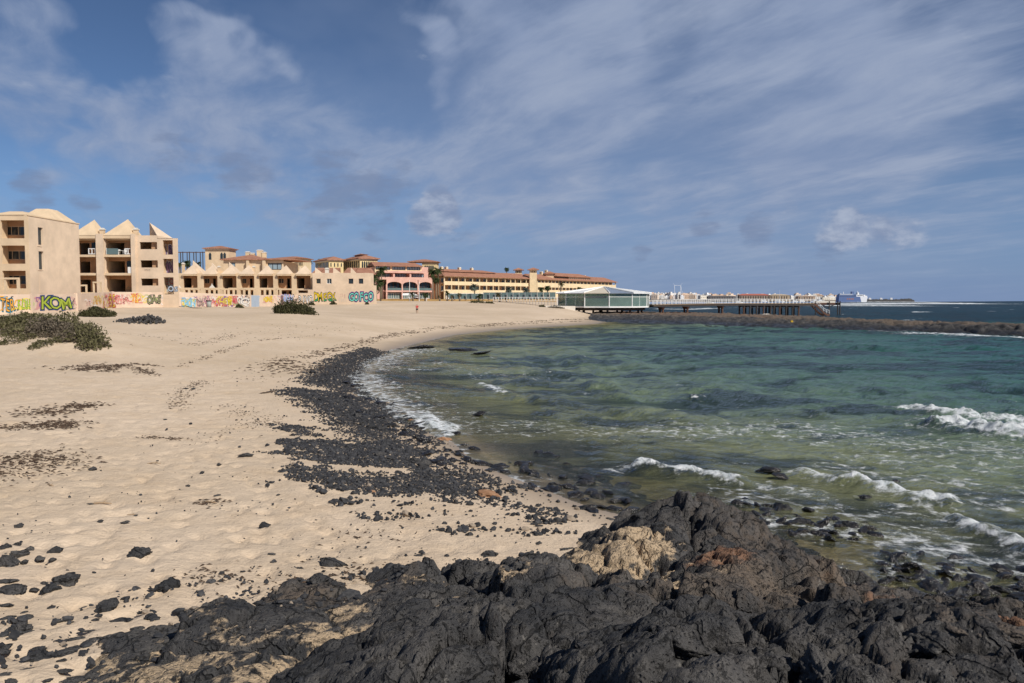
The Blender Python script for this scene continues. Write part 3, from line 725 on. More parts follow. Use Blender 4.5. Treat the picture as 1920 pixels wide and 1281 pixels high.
# breaking waves and surf, as lines on the water
SURF = [([(1700, 762), (1760, 771), (1830, 780), (1940, 786)], .6, .92, .36), ([(1760, 792), (1820, 802), (1880, 812), (1960, 824)], .75, 1.0, .46), ([(1880, 775), (1960, 780)], .9, .8, .1),
        ([(1205, 876), (1260, 882), (1320, 888), (1375, 899)], .30, .92, .22), ([(1380, 897), (1480, 912), (1540, 925)], .6, .55, .04), ([(1598, 897), (1650, 910), (1720, 922), (1775, 930)], .34, .92, .24), ([(1510, 882), (1560, 893)], .4, .8, .12),
        ([(1795, 968), (1835, 985), (1880, 1005), (1935, 1026)], .30, .88, .22), ([(1700, 945), (1800, 925), (1930, 935)], 1.3, .50, 0), ([(1440, 935), (1550, 955), (1600, 962)], .9, .50, 0), ([(1690, 880), (1790, 900), (1930, 915)], 1.0, .46, .05),
        ([(1150, 880), (1210, 876)], .35, .6, .05), ([(1260, 803), (1420, 798), (1560, 806), (1700, 826), (1930, 850)], 2.6, .50, .03), ([(1650, 850), (1780, 862), (1930, 868)], 1.6, .46, 0), ([(640, 660), (720, 655)], .3, .1, 0),
        ([(905, 716), (925, 724), (942, 734)], .35, .85, .14), ([(770, 690), (815, 690)], .4, .62, .05), ([(800, 785), (830, 802), (845, 812)], .55, .9, .16), ([(672, 703), (700, 738), (750, 768), (810, 796)], 1.9, .66, .05), ([(720, 720), (790, 765), (860, 800)], 3.0, .42, .0), ([(690, 690), (705, 676), (740, 666), (790, 655)], 3.0, .60, .03), ([(760, 680), (860, 690), (960, 700)], 5, .36, 0),
        ([(1720, 625), (1800, 628), (1950, 633)], 2.2, .9, .2), ([(1640, 620), (1720, 622)], 1.4, .55, .1), ([(1000, 790), (1100, 798), (1180, 805)], 2.2, .46, 0), ([(900, 880), (980, 890), (1100, 915)], 1.4, .38, 0), ([(1380, 915), (1480, 940), (1600, 960)], 1.1, .50, 0), ([(1480, 985), (1640, 1000), (1760, 1030), (1900, 1060)], 1.1, .60, .03), ([(1680, 1060), (1800, 1080), (1930, 1100)], .8, .56, .02), ([(1560, 870), (1700, 885), (1800, 895)], 1.0, .52, 0), ([(1720, 985), (1800, 1010)], .7, .55, 0),
        ([(1540, 566.9), (1640, 566.6), (1705, 566.8)], 30, 1.7, .4), ([(1560, 570.8), (1700, 569.5), (1795, 569.8)], 22, 1.7, .4), ([(1490, 573.2), (1600, 573.6), (1690, 573.8)], 11, 1.5, .3), ([(1740, 568.2), (1800, 569.4)], 14, .95, .3), ([(1806, 569.2), (1828, 569.5)], 12, .9, .2),
        ([(1238, 579.6), (1290, 580.6), (1340, 578.5)], 4, .9, .2), ([(1300, 577.5), (1420, 577.5)], 4, .6, .1), ([(1695, 599.6), (1710, 600)], 1.5, .8, .1)]
for px, wd, st, hgt in SURF:
    ln = [tuple(PZ(u, v, 0)[:2]) for u, v in px]; dl = d_line(X, Y, ln)
    dl = np.abs(dl + wd * 0.55 * fbm(X * 1.1, Y * 1.1, 3, 67)); e = np.exp(-(dl / wd) ** 2); foam = np.maximum(foam, st * np.maximum(np.exp(-(dl / (wd * 1.15)) ** 2), 0.5 * np.exp(-(dl / (wd * 2.6)) ** 2))); Z += hgt * e * (0.8 + 0.9 * fbm(X * 1.6, Y * 1.6, 4, 66))
# whitecaps on the open sea, lace along the shore
wc = sstep(fbm(X * 0.05, Y * 0.10, 4, 77, 0.62), 0.30, 0.46) * (Y > 140) * (Y < 1400) * 0.85
foam = np.maximum(foam, wc)
foam = np.maximum(foam, 0.55 * sstep(fbm(X * 0.30, Y * 0.42, 4, 79), 0.15, 0.5) * (Dd > -16) * (Y < 60))
foam = np.maximum(foam, np.exp(-(np.minimum(Dd, 0) / 0.35) ** 2) * 0.62 * (Y > 17))
Z = np.maximum(Z, np.where(zt < 0, np.maximum(zt * 0.45, -0.5), Z))      # troughs never fall below the bed
keep = ((np.minimum(np.minimum(zt[:-1, :-1], zt[1:, :-1]), np.minimum(zt[:-1, 1:], zt[1:, 1:])) < 0.35))
water = mesh_np('sea', np.stack([X, Y, Z], -1), grid_faces(*X.shape, keep), {'depth': np.where(Y > 150, np.maximum(dep, 4.5), dep), 'foam': foam, 'far': sstep(Y, 30, 140)}, True, M['water'])
tag(water, 'choppy green and blue sea filling the bay out to the horizon', None, None, 'structure')

# ------------------------------------------------------------------ lava shelf in front
ys = np.concatenate([np.geomspace(1.2, 3.6, 40), np.geomspace(3.63, 17.5, 500)])
X, Y = fan(ys, -0.86, 1.0, 600, 2.5, 0.66)
Z, dz, n, low = z_shelf(X, Y)
print('shelf n mean', n.mean(), 'sd', n.std(), [(q[:2], round(float(_SH(PZ(*q).x, PZ(*q).y)), 2)) for q in _in])
zs = z_smooth(X, Y)[0]
sandm = spot_field(X, Y, SAND_SPOTS) * 1.0 + 0.30 * sstep(-(n), 0.02, 0.16) * sstep(X, 4.0, -3.0) + 0.5 * np.clip(1 - (Z - zs) / 0.10, 0, 1) * (zs > 0.15)
wetm = np.clip((0.42 - Z) / 0.3, 0, 1) * sstep(shore_d(X, Y), 2.2, 0.4)
keep = (Z - zs > -0.25)[:-1, :-1] | (Z - zs > -0.25)[1:, 1:]
shelf = mesh_np('lava_shelf', np.stack([X, Y, Z], -1), grid_faces(*X.shape, keep),
                {'sand': sandm, 'rust': spot_field(X, Y, RUST_SPOTS), 'brown': np.maximum(spot_field(X, Y, BROWN_SPOTS), 0.14 + 0.34 * sstep(X, 0.6, 4.0) * (0.6 + 0.8 * fbm(X * .7, Y * .7, 3, 45))), 'wet': wetm}, True, M['lava'])
tag(shelf, 'rough black lava shelf along the near end of the beach', None, None, 'structure')

# ------------------------------------------------------------------ natural reef bar across the mouth of the bay
ss = np.linspace(0, 1, 520)
fr = np.array([PZ(u, v, 0)[:2] for u, v in [(1100, 605), (1150, 604), (1300, 609), (1500, 615), (1600, 618), (1750, 622), (1920, 629), (2350, 645)]])
bk = np.array([PZ(u, v, 1.1)[:2] for u, v in [(1120, 583), (1200, 583.5), (1300, 585), (1400, 588), (1500, 590.5), (1600, 596), (1750, 601.5), (1920, 605.5), (2350, 618)]])
def along(pl):
    L = np.r_[0, np.cumsum(np.hypot(*np.diff(pl, axis=0).T))]; L /= L[-1]
    return np.stack([np.interp(ss, L, pl[:, 0]), np.interp(ss, L, pl[:, 1])], -1)
fr, bk = along(fr), along(bk); tt = np.r_[np.linspace(-0.12, 0.0, 8), np.linspace(0.02, 1.12, 84)]
X = fr[None, :, 0] + (bk - fr)[None, :, 0] * tt[:, None]; Y = fr[None, :, 1] + (bk - fr)[None, :, 1] * tt[:, None]
T = np.repeat(tt[:, None], len(ss), 1)
f1, f2, idn, _, _ = worley(X * 1.7, Y * 1.2, 12); g1, g2, idg, _, _ = worley(X * 0.75, Y * 0.55, 13)
Z = 1.15 * sstep(T, -0.02, 0.30) * (1 - sstep(T, 0.92, 1.12)) - 0.35 * (T < 0) - 0.2
Z = Z + 0.22 * (idg - .5) + 0.16 * (0.4 - g1) + 0.20 * (idn - .5) + 0.2 * (0.35 - f1 ** 2) + 0.12 * fbm(X * .25, Y * .25, 4, 15)
reef = mesh_np('reef', np.stack([X, Y, Z], -1), grid_faces(*X.shape), {'brown': 0.85 * sstep(T + 0.25 * fbm(X * .2, Y * .2, 3, 18), 0.16, 0.42) * (1 - sstep(X, 45, 75) * 0.6), 'wet': np.clip((0.62 - Z) / .4, 0, .9),
                'rust': 0.62 * sstep(fbm(X * .12, Y * .12, 3, 19), -0.3, 0.3) * sstep(T, 0.2, 0.4) * (1 - sstep(X, 35, 75))}, True, M['lava'])
tag(reef, 'low brown and black lava reef bar between the bay and the open sea', None, None, 'structure')


# ------------------------------------------------------------------ stones
def ico(sub):
    t = (1 + 5 ** .5) / 2
    v = [(-1, t, 0), (1, t, 0), (-1, -t, 0), (1, -t, 0), (0, -1, t), (0, 1, t), (0, -1, -t), (0, 1, -t), (t, 0, -1), (t, 0, 1), (-t, 0, -1), (-t, 0, 1)]
    f = [(0, 11, 5), (0, 5, 1), (0, 1, 7), (0, 7, 10), (0, 10, 11), (1, 5, 9), (5, 11, 4), (11, 10, 2), (10, 7, 6), (7, 1, 8), (3, 9, 4), (3, 4, 2), (3, 2, 6), (3, 6, 8), (3, 8, 9), (4, 9, 5), (2, 4, 11), (6, 2, 10), (8, 6, 7), (9, 8, 1)]
    v = [np.array(p) / np.linalg.norm(p) for p in v]
    for _ in range(sub):
        cache, g = {}, []
        def mid(a, b):
            k = (min(a, b), max(a, b))
            if k not in cache:
                m = v[a] + v[b]; v.append(m / np.linalg.norm(m)); cache[k] = len(v) - 1
            return cache[k]
        for a, b, c in f:
            x, y, z = mid(a, b), mid(b, c), mid(c, a); g += [(a, x, z), (b, y, x), (c, z, y), (x, y, z)]
        f = g
    return np.array(v), np.array(f)


ICO = {k: ico(k) for k in (0, 1, 3, 4)}


def rock_mesh(name, seed, sub=4, rough=1.0, flat=(1, 1, 1), mat=None):
    """broken lava stone: sphere cut by random planes, then roughened in three sizes"""
    v, f = ICO[sub]; r = np.random.default_rng(seed); d = v.copy(); rad = np.full(len(v), 1.0)
    for _ in range(13):
        n = r.normal(size=3); n /= np.linalg.norm(n); h = r.uniform(0.50, 0.86); c = v @ n
        rad = np.minimum(rad, np.where(c > 0.05, h / np.maximum(c, 0.05), 9))
    rad *= 1 + rough * (0.16 * vn3(v * 1.7 + seed, seed) + 0.12 * vn3(v * 4.1 + seed, seed + 1) + (0.09 * vn3(v * 8.0, seed + 2) + 0.06 * vn3(v * 15.0, seed + 3) if sub > 2 else 0))
    p = d * rad[:, None] * np.array(flat)
    me = bpy.data.meshes.new(name); me.from_pydata(p.tolist(), [], f.tolist())
    if mat: me.materials.append(mat)
    me.polygons.foreach_set('use_smooth', [True] * len(f)) if sub > 2 else None
    return me


BOULD = [rock_mesh('boulder', 100 + i, 4, 1.0, ((1.25, 0.95, 0.8), (1, 1.1, .75), (1.1, .8, .95), (1.4, .9, .62))[i % 4], M['lava']) for i in range(8)]
WARMB = [rock_mesh('boulder', 140 + i, 4, 0.9, (1.25, 1.0, 0.75), M['lava_warm']) for i in range(3)]
rr = random.Random(3)
# larger blocks that stand out of the shelf: (u, v, size m, warm?)
for u, v, s, w in [(775, 1045, .34, 0), (735, 1068, .26, 0), (812, 1072, .22, 0), (650, 1078, .30, 1), (560, 1068, .22, 0), (1010, 1020, .24, 0), (1060, 1030, .28, 0), (1105, 1030, .2, 0), (985, 1050, .25, 1), (1150, 975, .26, 0), (1130, 985, .2, 0),
                   (1210, 965, .5, 0), (1270, 945, .5, 0), (1335, 940, .42, 0), (1385, 950, .40, 0), (1300, 985, .55, 0), (1240, 1000, .45, 0), (1400, 985, .3, 0), (1350, 1020, .45, 0), (1440, 1040, .5, 1), (1500, 1060, .5, 0), (1560, 1060, .4, 0), (1610, 1085, .45, 0),
                   (1350, 1095, .26, 1), (1310, 1100, .2, 1), (1500, 1110, .42, 1), (1570, 1140, .4, 0), (1700, 1135, .45, 1), (1830, 1150, .5, 1), (1890, 1180, .4, 1), (1640, 1180, .5, 0), (1540, 1210, .45, 0), (1400, 1150, .5, 1), (1440, 1230, .5, 0), (1290, 1190, .42, 0),
                   (1180, 1150, .4, 0), (1130, 1210, .5, 0), (1000, 1120, .5, 0), (930, 1180, .45, 0), (860, 1130, .36, 0), (800, 1210, .45, 0), (700, 1150, .45, 0), (600, 1190, .4, 0), (520, 1125, .4, 0), (450, 1150, .34, 0), (350, 1160, .3, 0), (330, 1215, .4, 0), (260, 1240, .35, 0),
                   (700, 1230, .4, 0), (980, 1250, .4, 0), (1220, 1260, .4, 0), (1350, 1270, .42, 0), (1560, 1265, .45, 0), (1720, 1250, .5, 0), (1800, 1215, .4, 0), (1880, 1260, .45, 0), (1750, 1190, .35, 0), (870, 1250, .42, 0), (620, 1260, .38, 0), (470, 1240, .4, 0)]:
    p = G(u, v); me = (WARMB if w else BOULD)[rr.randrange(3 if w else 8)]
    s *= 0.5
    if rr.random() < .3 and v > 1100: continue
    if (u > 1400 and v < 1150) or (u > 1225 and v < 960): continue
    link_part('boulder', me, shelf, (p.x, p.y + s * 0.35, p.z - s * 0.42), (rr.uniform(-.3, .3), rr.uniform(-.3, .3), rr.uniform(0, 6.28)), (s, s * rr.uniform(.85, 1.15), s * rr.uniform(.75, 1.0)))
# wet blocks awash off the right end of the shelf
WETB = [rock_mesh('boulder', 170 + i, 3, 1.0, (1.2, 1.0, .7)) for i in range(4)]
mw, Nw = newmat('wet_lava_mat'); pw = pos(Nw); nw = Nw.noise(pw, 7.0, 6.0, .68)
finish(mw, Nw, **{'Base Color': Nw.mix(Nw.ss(nw, .35, .7), (.010, .010, .010), (.035, .028, .022)), 'Roughness': 0.22, 'Specular IOR Level': 0.6, 'Normal': bump(Nw, nw, 1.0, 0.06)})
M['wetlava'] = mw
for m_ in WETB: m_.materials.append(mw)
for i in range(170):
    u = 1380 + 580 * rr.random(); base = np.interp(u, [1380, 1440, 1520, 1640, 1650, 1750, 1920, 2000], [962, 975, 985, 1000, 1078, 1100, 1112, 1120]); v = base + rr.gauss(0, 15 if u < 1640 else 22)
    p = PZ(u, v, 0.0); s = rr.uniform(.06, .19)
    link_part('boulder', WETB[i % 4], shelf, (p.x, p.y, rr.uniform(-.08, .02)), (rr.uniform(-.5, .5), rr.uniform(-.5, .5), rr.uniform(0, 6)), (s * 1.2, s, s * .7))

# ---- single stones lying loose on the sand or in the shallows
LOOSE = [rock_mesh('stone', 200 + i, 3, 1.0, ((1.3, 1, .7), (1, 1.1, .8), (1.5, .9, .5), (1.1, 1, .9), (1.2, .7, .6))[i % 5], M['lava']) for i in range(10)]
OCH = [rock_mesh('ochre_stone', 230 + i, 3, .8, (1.5, .9, .45), M['ochre']) for i in range(3)]
WST = [rock_mesh('wet_stone', 240 + i, 3, 1.0, (1.4, 1, .55), M['wetlava']) for i in range(4)]


def loose(u, v, wpx, label, cat='rock', meshes=None, flat=1.0, group=None, name='rock', z=None, deep=None):
    p = G(u, v) if z is None else PZ(u, v, z)
    s = wpx * p.y / F / 2 / 1.2
    o = bpy.data.objects.new(name, rr.choice(meshes or LOOSE)); COL.objects.link(o)
    o.location = (p.x, p.y, p.z + s * (.12 if deep is None else deep)); o.rotation_euler = (rr.uniform(-.2, .2), rr.uniform(-.2, .2), rr.uniform(-.5, .5) + (math.pi if rr.random() < .5 else 0)); o.scale = (s, s, s * flat)
    return tag(o, label, cat, group)


for a in [(258, 1040, 54, 'black jagged flat rock half sunk alone in the smooth sand, left of centre'), (318, 1098, 58, 'black rock with a sand-filled hollow, nearest the shelf on the open sand'),
          (104, 1034, 32, 'dark cleft rock just right of the cluster at the left edge'), (36, 988, 24, 'small brown rough rock alone above the left cluster'), (76, 1049, 24, 'brown flat stone below the left cluster of dark rocks'),
          (98, 1051, 16, 'small round dark stone beside the brown flat stone'), (174, 880, 20, 'round grey stone alone on the sand under the seaweed patch'), (460, 855, 28, 'black hump rock alone left of the pebble banks'), (497, 987, 27, 'dark spiky clump lying on the open sand'),
          (40, 1182, 40, 'dark low rock on the sand left of the shelf edge'), (10, 1028, 34, 'black rock at the left edge, highest of its cluster'), (32, 1022, 18, 'small pointed rock behind the left edge cluster'), (56, 1030, 22, 'upright dark rock at the right end of the left cluster'),
          (35, 1042, 40, 'brown grey rock in the middle of the left cluster'), (16, 1056, 60, 'broad black rock at the bottom of the left cluster'), (46, 1054, 16, 'small dark rock at the right foot of the left cluster'),
          (10, 1092, 36, 'pale topped rock at the left edge above the long rock'), (126, 1092, 70, 'long dark sand-dusted slab rock pointing up the beach'), (95, 1108, 40, 'low end of the sand-dusted slab with an undercut edge'), (28, 1110, 62, 'long grey rock lying flat at the left edge'), (66, 1107, 20, 'small dark stone between two long flat rocks'),
          (200, 1140, 60, 'low dark rock breaking the sand at the tip of the shelf'), (110, 1165, 16, 'small dark stone on the sand before the shelf tip'), (620, 1057, 60, 'flat grey rock just behind the shelf on the sand'), (600, 1090, 44, 'brown rock against the back of the shelf'), (415, 1075, 14, 'small stone on the sand above the shelf'),
          (455, 1073, 12, 'tiny round stone beside the shelf back edge'), (790, 871, 34, 'largest black rock on the pebble bank by the wet sand'), (880, 1003, 17, 'small black rock on the sand above the shelf middle'), (915, 1043, 40, 'flat dark rock in the sand gap behind the shelf')]:
    loose(a[0], a[1], a[2], a[3], flat=.8)
for a in [(918, 931, 46, 'long orange brown stone at the end of the lowest pebble bank'), (774, 790, 24, 'orange brown slab at the surf edge among black stones'), (832, 825, 26, 'rust coloured stone by the broken wave'), (697, 923, 16, 'small reddish stone on the edge of the lowest pebble bank')]:
    loose(*a, meshes=OCH, name='stone')
for a in [(899, 777, 26, 'dark rock alone in the shallow bay'), (785, 653, 62, 'low black reef lump at the far end of the pebble shore'), (868, 657, 56, 'flat black reef lump reaching into the bay'), (900, 663, 44, 'last low reef lump nearly covered by water'), (745, 655, 18, 'small black reef stone at the wet sand'),
          (1440, 882, 44, 'brown weed-covered rock standing in the surf'), (1462, 893, 30, 'low dark rock against the weed-covered surf rock'), (1622, 933, 24, 'pointed rock awash in the foam'), (1680, 902, 14, 'small dark rock showing between two waves'), (1776, 1062, 36, 'round wet black rock alone in the yellow shallows'),
          (992, 886, 30, 'wet black rock at the waterline below the big bank rock'), (1155, 940, 30, 'wet rock at the waterline, nearest the lava shelf'), (1150, 955, 36, 'low wet rock beside the lava shelf foot'), (1064, 913, 30, 'dark weedy rock in the shallow wash'), (905, 872, 40, 'row of wet weedy rock at the water edge'), (925, 884, 34, 'wet weedy rock at the right end of the row'), (870, 835, 16, 'small upright wet stone at the water edge')]:
    loose(*a, meshes=WST, z=-0.02, deep=.12 if a[1] > 670 else .02, flat=.75 if a[1] > 670 else .34)
# stones strewn between the pebble banks and the water: more alike than not
k = 0
while k < 100:
    t = rr.random(); i = rr.randrange(12, 18); (x1, y1), (x2, y2) = SHORE[i], SHORE[i - 1] if rr.random() < .5 else SHORE[min(i + 1, 19)]
    x, y = x1 + (x2 - x1) * t + rr.gauss(-.9, .9), y1 + (y2 - y1) * t + rr.gauss(-.3, .7)
    z = gz(x, y)
    if z < -.12 or z > .42 or not 15 < y < 44: continue
    s = rr.uniform(.05, .16) * (.7 + y / 40)
    o = bpy.data.objects.new('rock', rr.choice(WST if z < .1 else LOOSE)); COL.objects.link(o); o.location = (x, y, z + s * .2); o.scale = (s, s, s * .8); o.rotation_euler = (rr.uniform(-.3, .3), rr.uniform(-.3, .3), rr.uniform(0, 6.3))
    tag(o, 'small black stone strewn between the pebble banks and the waterline', 'rock', 'stones strewn along the waterline'); k += 1
k = 0
while k < 62:                                                     # stones awash
    p = PZ(rr.uniform(860, 1190), rr.uniform(840, 975), 0.0); z = gz(p.x, p.y)
    if not -.35 < z < .02: continue
    s = rr.uniform(.06, .2); o = bpy.data.objects.new('rock', WST[k % 4]); COL.objects.link(o); o.location = (p.x, p.y, min(z + s * .35, .0)); o.scale = (s * 1.2, s, s * .8); o.rotation_euler = (rr.uniform(-.3, .3), rr.uniform(-.3, .3), rr.uniform(0, 6.3))
    tag(o, 'wet black stone awash in the shallow water below the lowest pebble bank', 'rock', 'stones awash below the lowest pebble bank'); k += 1
for i in range(30):
    p = G(rr.uniform(0, 560), 700 + 480 * rr.random() ** .8)
    s = rr.uniform(.012, .04) * (.5 + p.y / 14)
    o = bpy.data.objects.new('rock', rr.choice(LOOSE)); COL.objects.link(o); o.location = (p.x, p.y, p.z + s * .2); o.scale = (s, s, s * .7); o.rotation_euler = (0, 0, rr.uniform(0, 6.3))
    tag(o, 'tiny dark stone lying on the open sand', 'rock', 'tiny stones scattered over the open sand')

for i in range(38):                                                # crumbs of lava half sunk at the left foot of the shelf
    p = G(rr.uniform(0, 300), rr.uniform(1130, 1279)); s = rr.uniform(.03, .13)
    o = bpy.data.objects.new('rock', rr.choice(LOOSE)); COL.objects.link(o); o.location = (p.x, p.y, p.z - s * .1); o.scale = (s * 1.3, s, s * .5); o.rotation_euler = (rr.uniform(-.2, .2), rr.uniform(-.2, .2), rr.uniform(0, 6.3))
    tag(o, 'low crumb of black lava half sunk in sand at the left shelf foot', 'rock', 'lava crumbs at the left foot of the shelf')


# ---- pebble banks: far past counting
def scatter_mesh(name, pts, sizes, mat, flat=.6, parent=None):
    v, f = ICO[0]; n = len(pts)
    A = rng.normal(size=(n, 3, 3)); Q = np.linalg.qr(A)[0]
    sc = np.stack([rng.uniform(.8, 1.4, n), rng.uniform(.7, 1.1, n), rng.uniform(.45, .9, n)], -1)
    loc = v[None] * (1 + rng.uniform(-.22, .22, (n, 12)))[..., None] * sc[:, None, :]
    loc = np.einsum('nij,nkj->nki', Q, loc); loc[..., 2] *= flat * 1.3
    V = loc * sizes[:, None, None] + pts[:, None, :]
    Fc = f[None] + (np.arange(n) * 12)[:, None, None]
    return mesh_np(name, V, Fc.reshape(-1, 3), None, False, mat, parent)


def sample_poly(poly, n):
    pa = np.array(poly); lo, hi = pa.min(0) - .4, pa.max(0) + .4
    q = rng.uniform(lo, hi, (n, 2)); return q


pp, sz = [], []
for b, n in zip(BANKS, (38000, 46000, 2000, 14000, 19000)):
    q = sample_poly(b, n); g = gravel_at(q[:, 0], q[:, 1]); keep = rng.random(len(q)) < np.clip((g - .20) * 1.35 + 1.0 * fbm(q[:, 0] * 1.1, q[:, 1] * 1.6, 4, 91, .6), 0, 1)
    q = q[keep]; pp.append(q); sz.append(rng.gamma(3.2, .0060, len(q)) * (.75 + q[:, 1] / 60) + .008)
for poly, n, th in ((SCAT, 15000, -.12), (SPARSE, 9000, .02)):
    q = sample_poly(poly, n); q = q[in_poly(q[:, 0], q[:, 1], poly)]; c = fbm(q[:, 0] * .9, q[:, 1] * 1.3, 4, 93); q = q[rng.random(len(q)) < np.clip((c - th) * 3.2 + .22, .05, 1)]
    pp.append(q); sz.append(rng.gamma(2.0, .0135, len(q)) + .006)
q = np.stack([rng.uniform(-9, 1.5, 2600), rng.uniform(5, 17, 2600)], -1); q = q[(shore_d(q[:, 0], q[:, 1]) > .6) & (rng.random(2600) < np.clip(fbm(q[:, 0] * .6, q[:, 1] * .6, 3, 95) * 2 + .1, .02, 1))]
pp.append(q); sz.append(rng.gamma(2, .005, len(q)) + .004)
CR = [tuple(G(u, v)[:2]) for u, v in [(0, 1281), (0, 1150), (130, 1120), (320, 1095), (470, 1065), (560, 1040), (700, 1060), (760, 1030), (920, 1050), (1080, 1050), (1000, 1110), (700, 1120), (400, 1180), (250, 1281)]]
q = sample_poly(CR, 7000); q = q[in_poly(q[:, 0], q[:, 1], CR) & (q[:, 1] > 4)]; c = fbm(q[:, 0] * 1.6, q[:, 1] * 1.6, 4, 97); q = q[rng.random(len(q)) < np.clip((c + .02) * 2.5, .03, 1)]
pp.append(q); sz.append(rng.gamma(1.6, .013, len(q)) + .004)
pp = np.concatenate(pp); sz = np.concatenate(sz)
zz = ground(pp[:, 0], pp[:, 1]); ok = zz > -.05; pp, sz, zz = pp[ok], sz[ok], zz[ok]
peb = scatter_mesh('pebbles', np.stack([pp[:, 0], pp[:, 1], zz + sz * .25], -1), sz, M['pebble'])
tag(peb, 'banks of black lava pebbles along the curve of the shore', None, None, 'stuff')
print('pebbles', len(pp))

# ---- seaweed wrack
LINES = [([(1110, 599.5), (960, 605.5), (860, 611.5), (790, 619), (720, 631), (650, 650), (590, 664), (520, 684)], 1.0, 1500, .14), ([(1090, 603), (980, 607), (880, 613)], .8, 500, .12), ([(140, 694), (260, 681), (290, 686)], .5, 260, .09), ([(205, 698), (225, 684), (255, 690), (285, 703)], .5, 260, .09), ([(330, 688), (360, 681), (400, 664), (470, 640), (600, 628)], .4, 300, .08),
         ([(330, 768), (345, 735), (385, 712)], .5, 300, .05), ([(360, 648), (440, 626)], .8, 160, .08), ([(500, 716), (560, 672), (640, 655)], 1.6, 360, .07), ([(430, 760), (520, 800)], .7, 160, .04), ([(490, 738), (512, 734)], .1, 160, .05), ([(270, 820), (340, 824)], .3, 130, .04), ([(400, 830), (500, 790)], .8, 150, .035), ([(0, 640), (640, 610)], 6, 260, .08)]
PATCH = [(104, 797, .36, 300), (155, 761, .34, 170), (18, 802, .35, 90), (85, 862, .50, 210), (15, 862, .45, 150), (95, 772, .5, 160), (30, 885, .5, 160), (570, 690, 1.6, 200), (160, 690, .8, 150), (700, 1000, .4, 30), (393, 942, .14, 40), (655, 1075, .3, 60), (560, 1090, .25, 60), (400, 1080, .3, 70)]
q, ln = [], []
for px, w, n, l in LINES:
    wp = [ground1(u, v) for u, v in px]; L = np.r_[0, np.cumsum([(wp[i + 1] - wp[i]).length for i in range(len(wp) - 1)])]
    s = rng.uniform(0, L[-1], n); x = np.interp(s, L, [p.x for p in wp]); y = np.interp(s, L, [p.y for p in wp]); x += rng.normal(0, w * .5, n); y += rng.normal(0, w * .5, n)
    c = fbm(x * .5, y * .5, 3, 98) > -.12; q.append(np.stack([x, y], -1)[c]); ln.append(rng.uniform(.5, 1.5, c.sum()) * l)
for u, v, w, n in PATCH:
    p = ground1(u, v); x = p.x + rng.normal(0, w, n); y = p.y + rng.normal(0, w * 1.2, n); q.append(np.stack([x, y], -1)); ln.append(rng.uniform(.4, 1.4, n) * .0032 * p.y + .012)
q = np.concatenate(q); ln = np.concatenate(ln); n = len(q); a = rng.normal(0.1, .7, n); zz = ground(q[:, 0], q[:, 1]) + .004
dx, dy = np.cos(a), np.sin(a); wd = ln * .16 + .004; hh = ln * .22 + .006
V = np.stack([np.stack([q[:, 0] - dx * ln, q[:, 1] - dy * ln, zz - .004], -1), np.stack([q[:, 0] + dy * wd, q[:, 1] - dx * wd, zz], -1), np.stack([q[:, 0] - dy * wd, q[:, 1] + dx * wd, zz], -1), np.stack([q[:, 0] + dx * ln, q[:, 1] + dy * ln, zz - .004], -1), np.stack([q[:, 0], q[:, 1], zz + hh], -1)], 1)
Fc = (np.array([(0, 1, 4), (1, 3, 4), (3, 2, 4), (2, 0, 4)])[None] + (np.arange(n) * 5)[:, None, None]).reshape(-1, 3)
tag(mesh_np('seaweed', V, Fc, None, False, M['weed']), 'dry brown seaweed wrack in lines and patches on the sand', None, None, 'stuff')


def stick(u, v, l, ang, label, r=.012):
    p = G(u, v); b = MB(); ca, sa = math.cos(ang), math.sin(ang)
    pts = [(p.x + (t - .5) * l * ca + .06 * l * math.sin(7 * t), p.y + (t - .5) * l * sa, p.z + r * .8 + .05 * l * math.sin(3.1 * t)) for t in np.linspace(0, 1, 7)]
    b.tube(pts, [r * .5, r, r * 1.2, r, r * .9, r, r * .5], 6); b.tube([pts[4], (pts[4][0] + .12 * l, pts[4][1] + .16 * l, pts[4][2] + .1 * l)], [r * .8, r * .3], 5)
    return tag(b.build('driftwood', M['wood'], None, True), label, 'driftwood')


stick(188, 946, .36, .1, 'bent piece of pale driftwood on the sand in the left half', .016); stick(94, 911, .22, -.6, 'thin straight driftwood stick below the seaweed patches'); stick(288, 870, .30, 0, 'short straight driftwood stick level with the lone round stone', .012)
stick(246, 966, .14, .1, 'small orange wood splinter right of the bent driftwood', .008); stick(392, 943, .30, -.3, 'dark knotted twig in the middle of the open sand', .012)

# ---- rubble heap behind the beach
hp = G(268, 605); heap = thing('rubble_heap', 'heap of grey black rubble stones on the sand below the graffiti wall', 'rubble heap', (hp.x, hp.y, hp.z))
RM = [rock_mesh('rubble_stone', 260 + i, 1, 1.0, (1.1, 1, .8), M['rubble']) for i in range(5)]
for i in range(230):
    u = rr.triangular(216, 312, 282); top = np.interp(u, [214, 235, 262, 280, 296, 304, 318], [0, .28, .52, .78, .62, .16, 0])
    x = (u - 268) / F * hp.y; y = rr.gauss(0, .75); z = top * max(0, 1 - (y / 1.5) ** 2) * rr.uniform(.35, 1); s = rr.uniform(.09, .20)
    zz = gz(hp.x + x, hp.y + y) - hp.z
    link_part('stone', RM[i % 5], heap, (x, y, z + zz), (rr.uniform(0, 6), rr.uniform(0, 6), rr.uniform(0, 6)), (s, s, s))


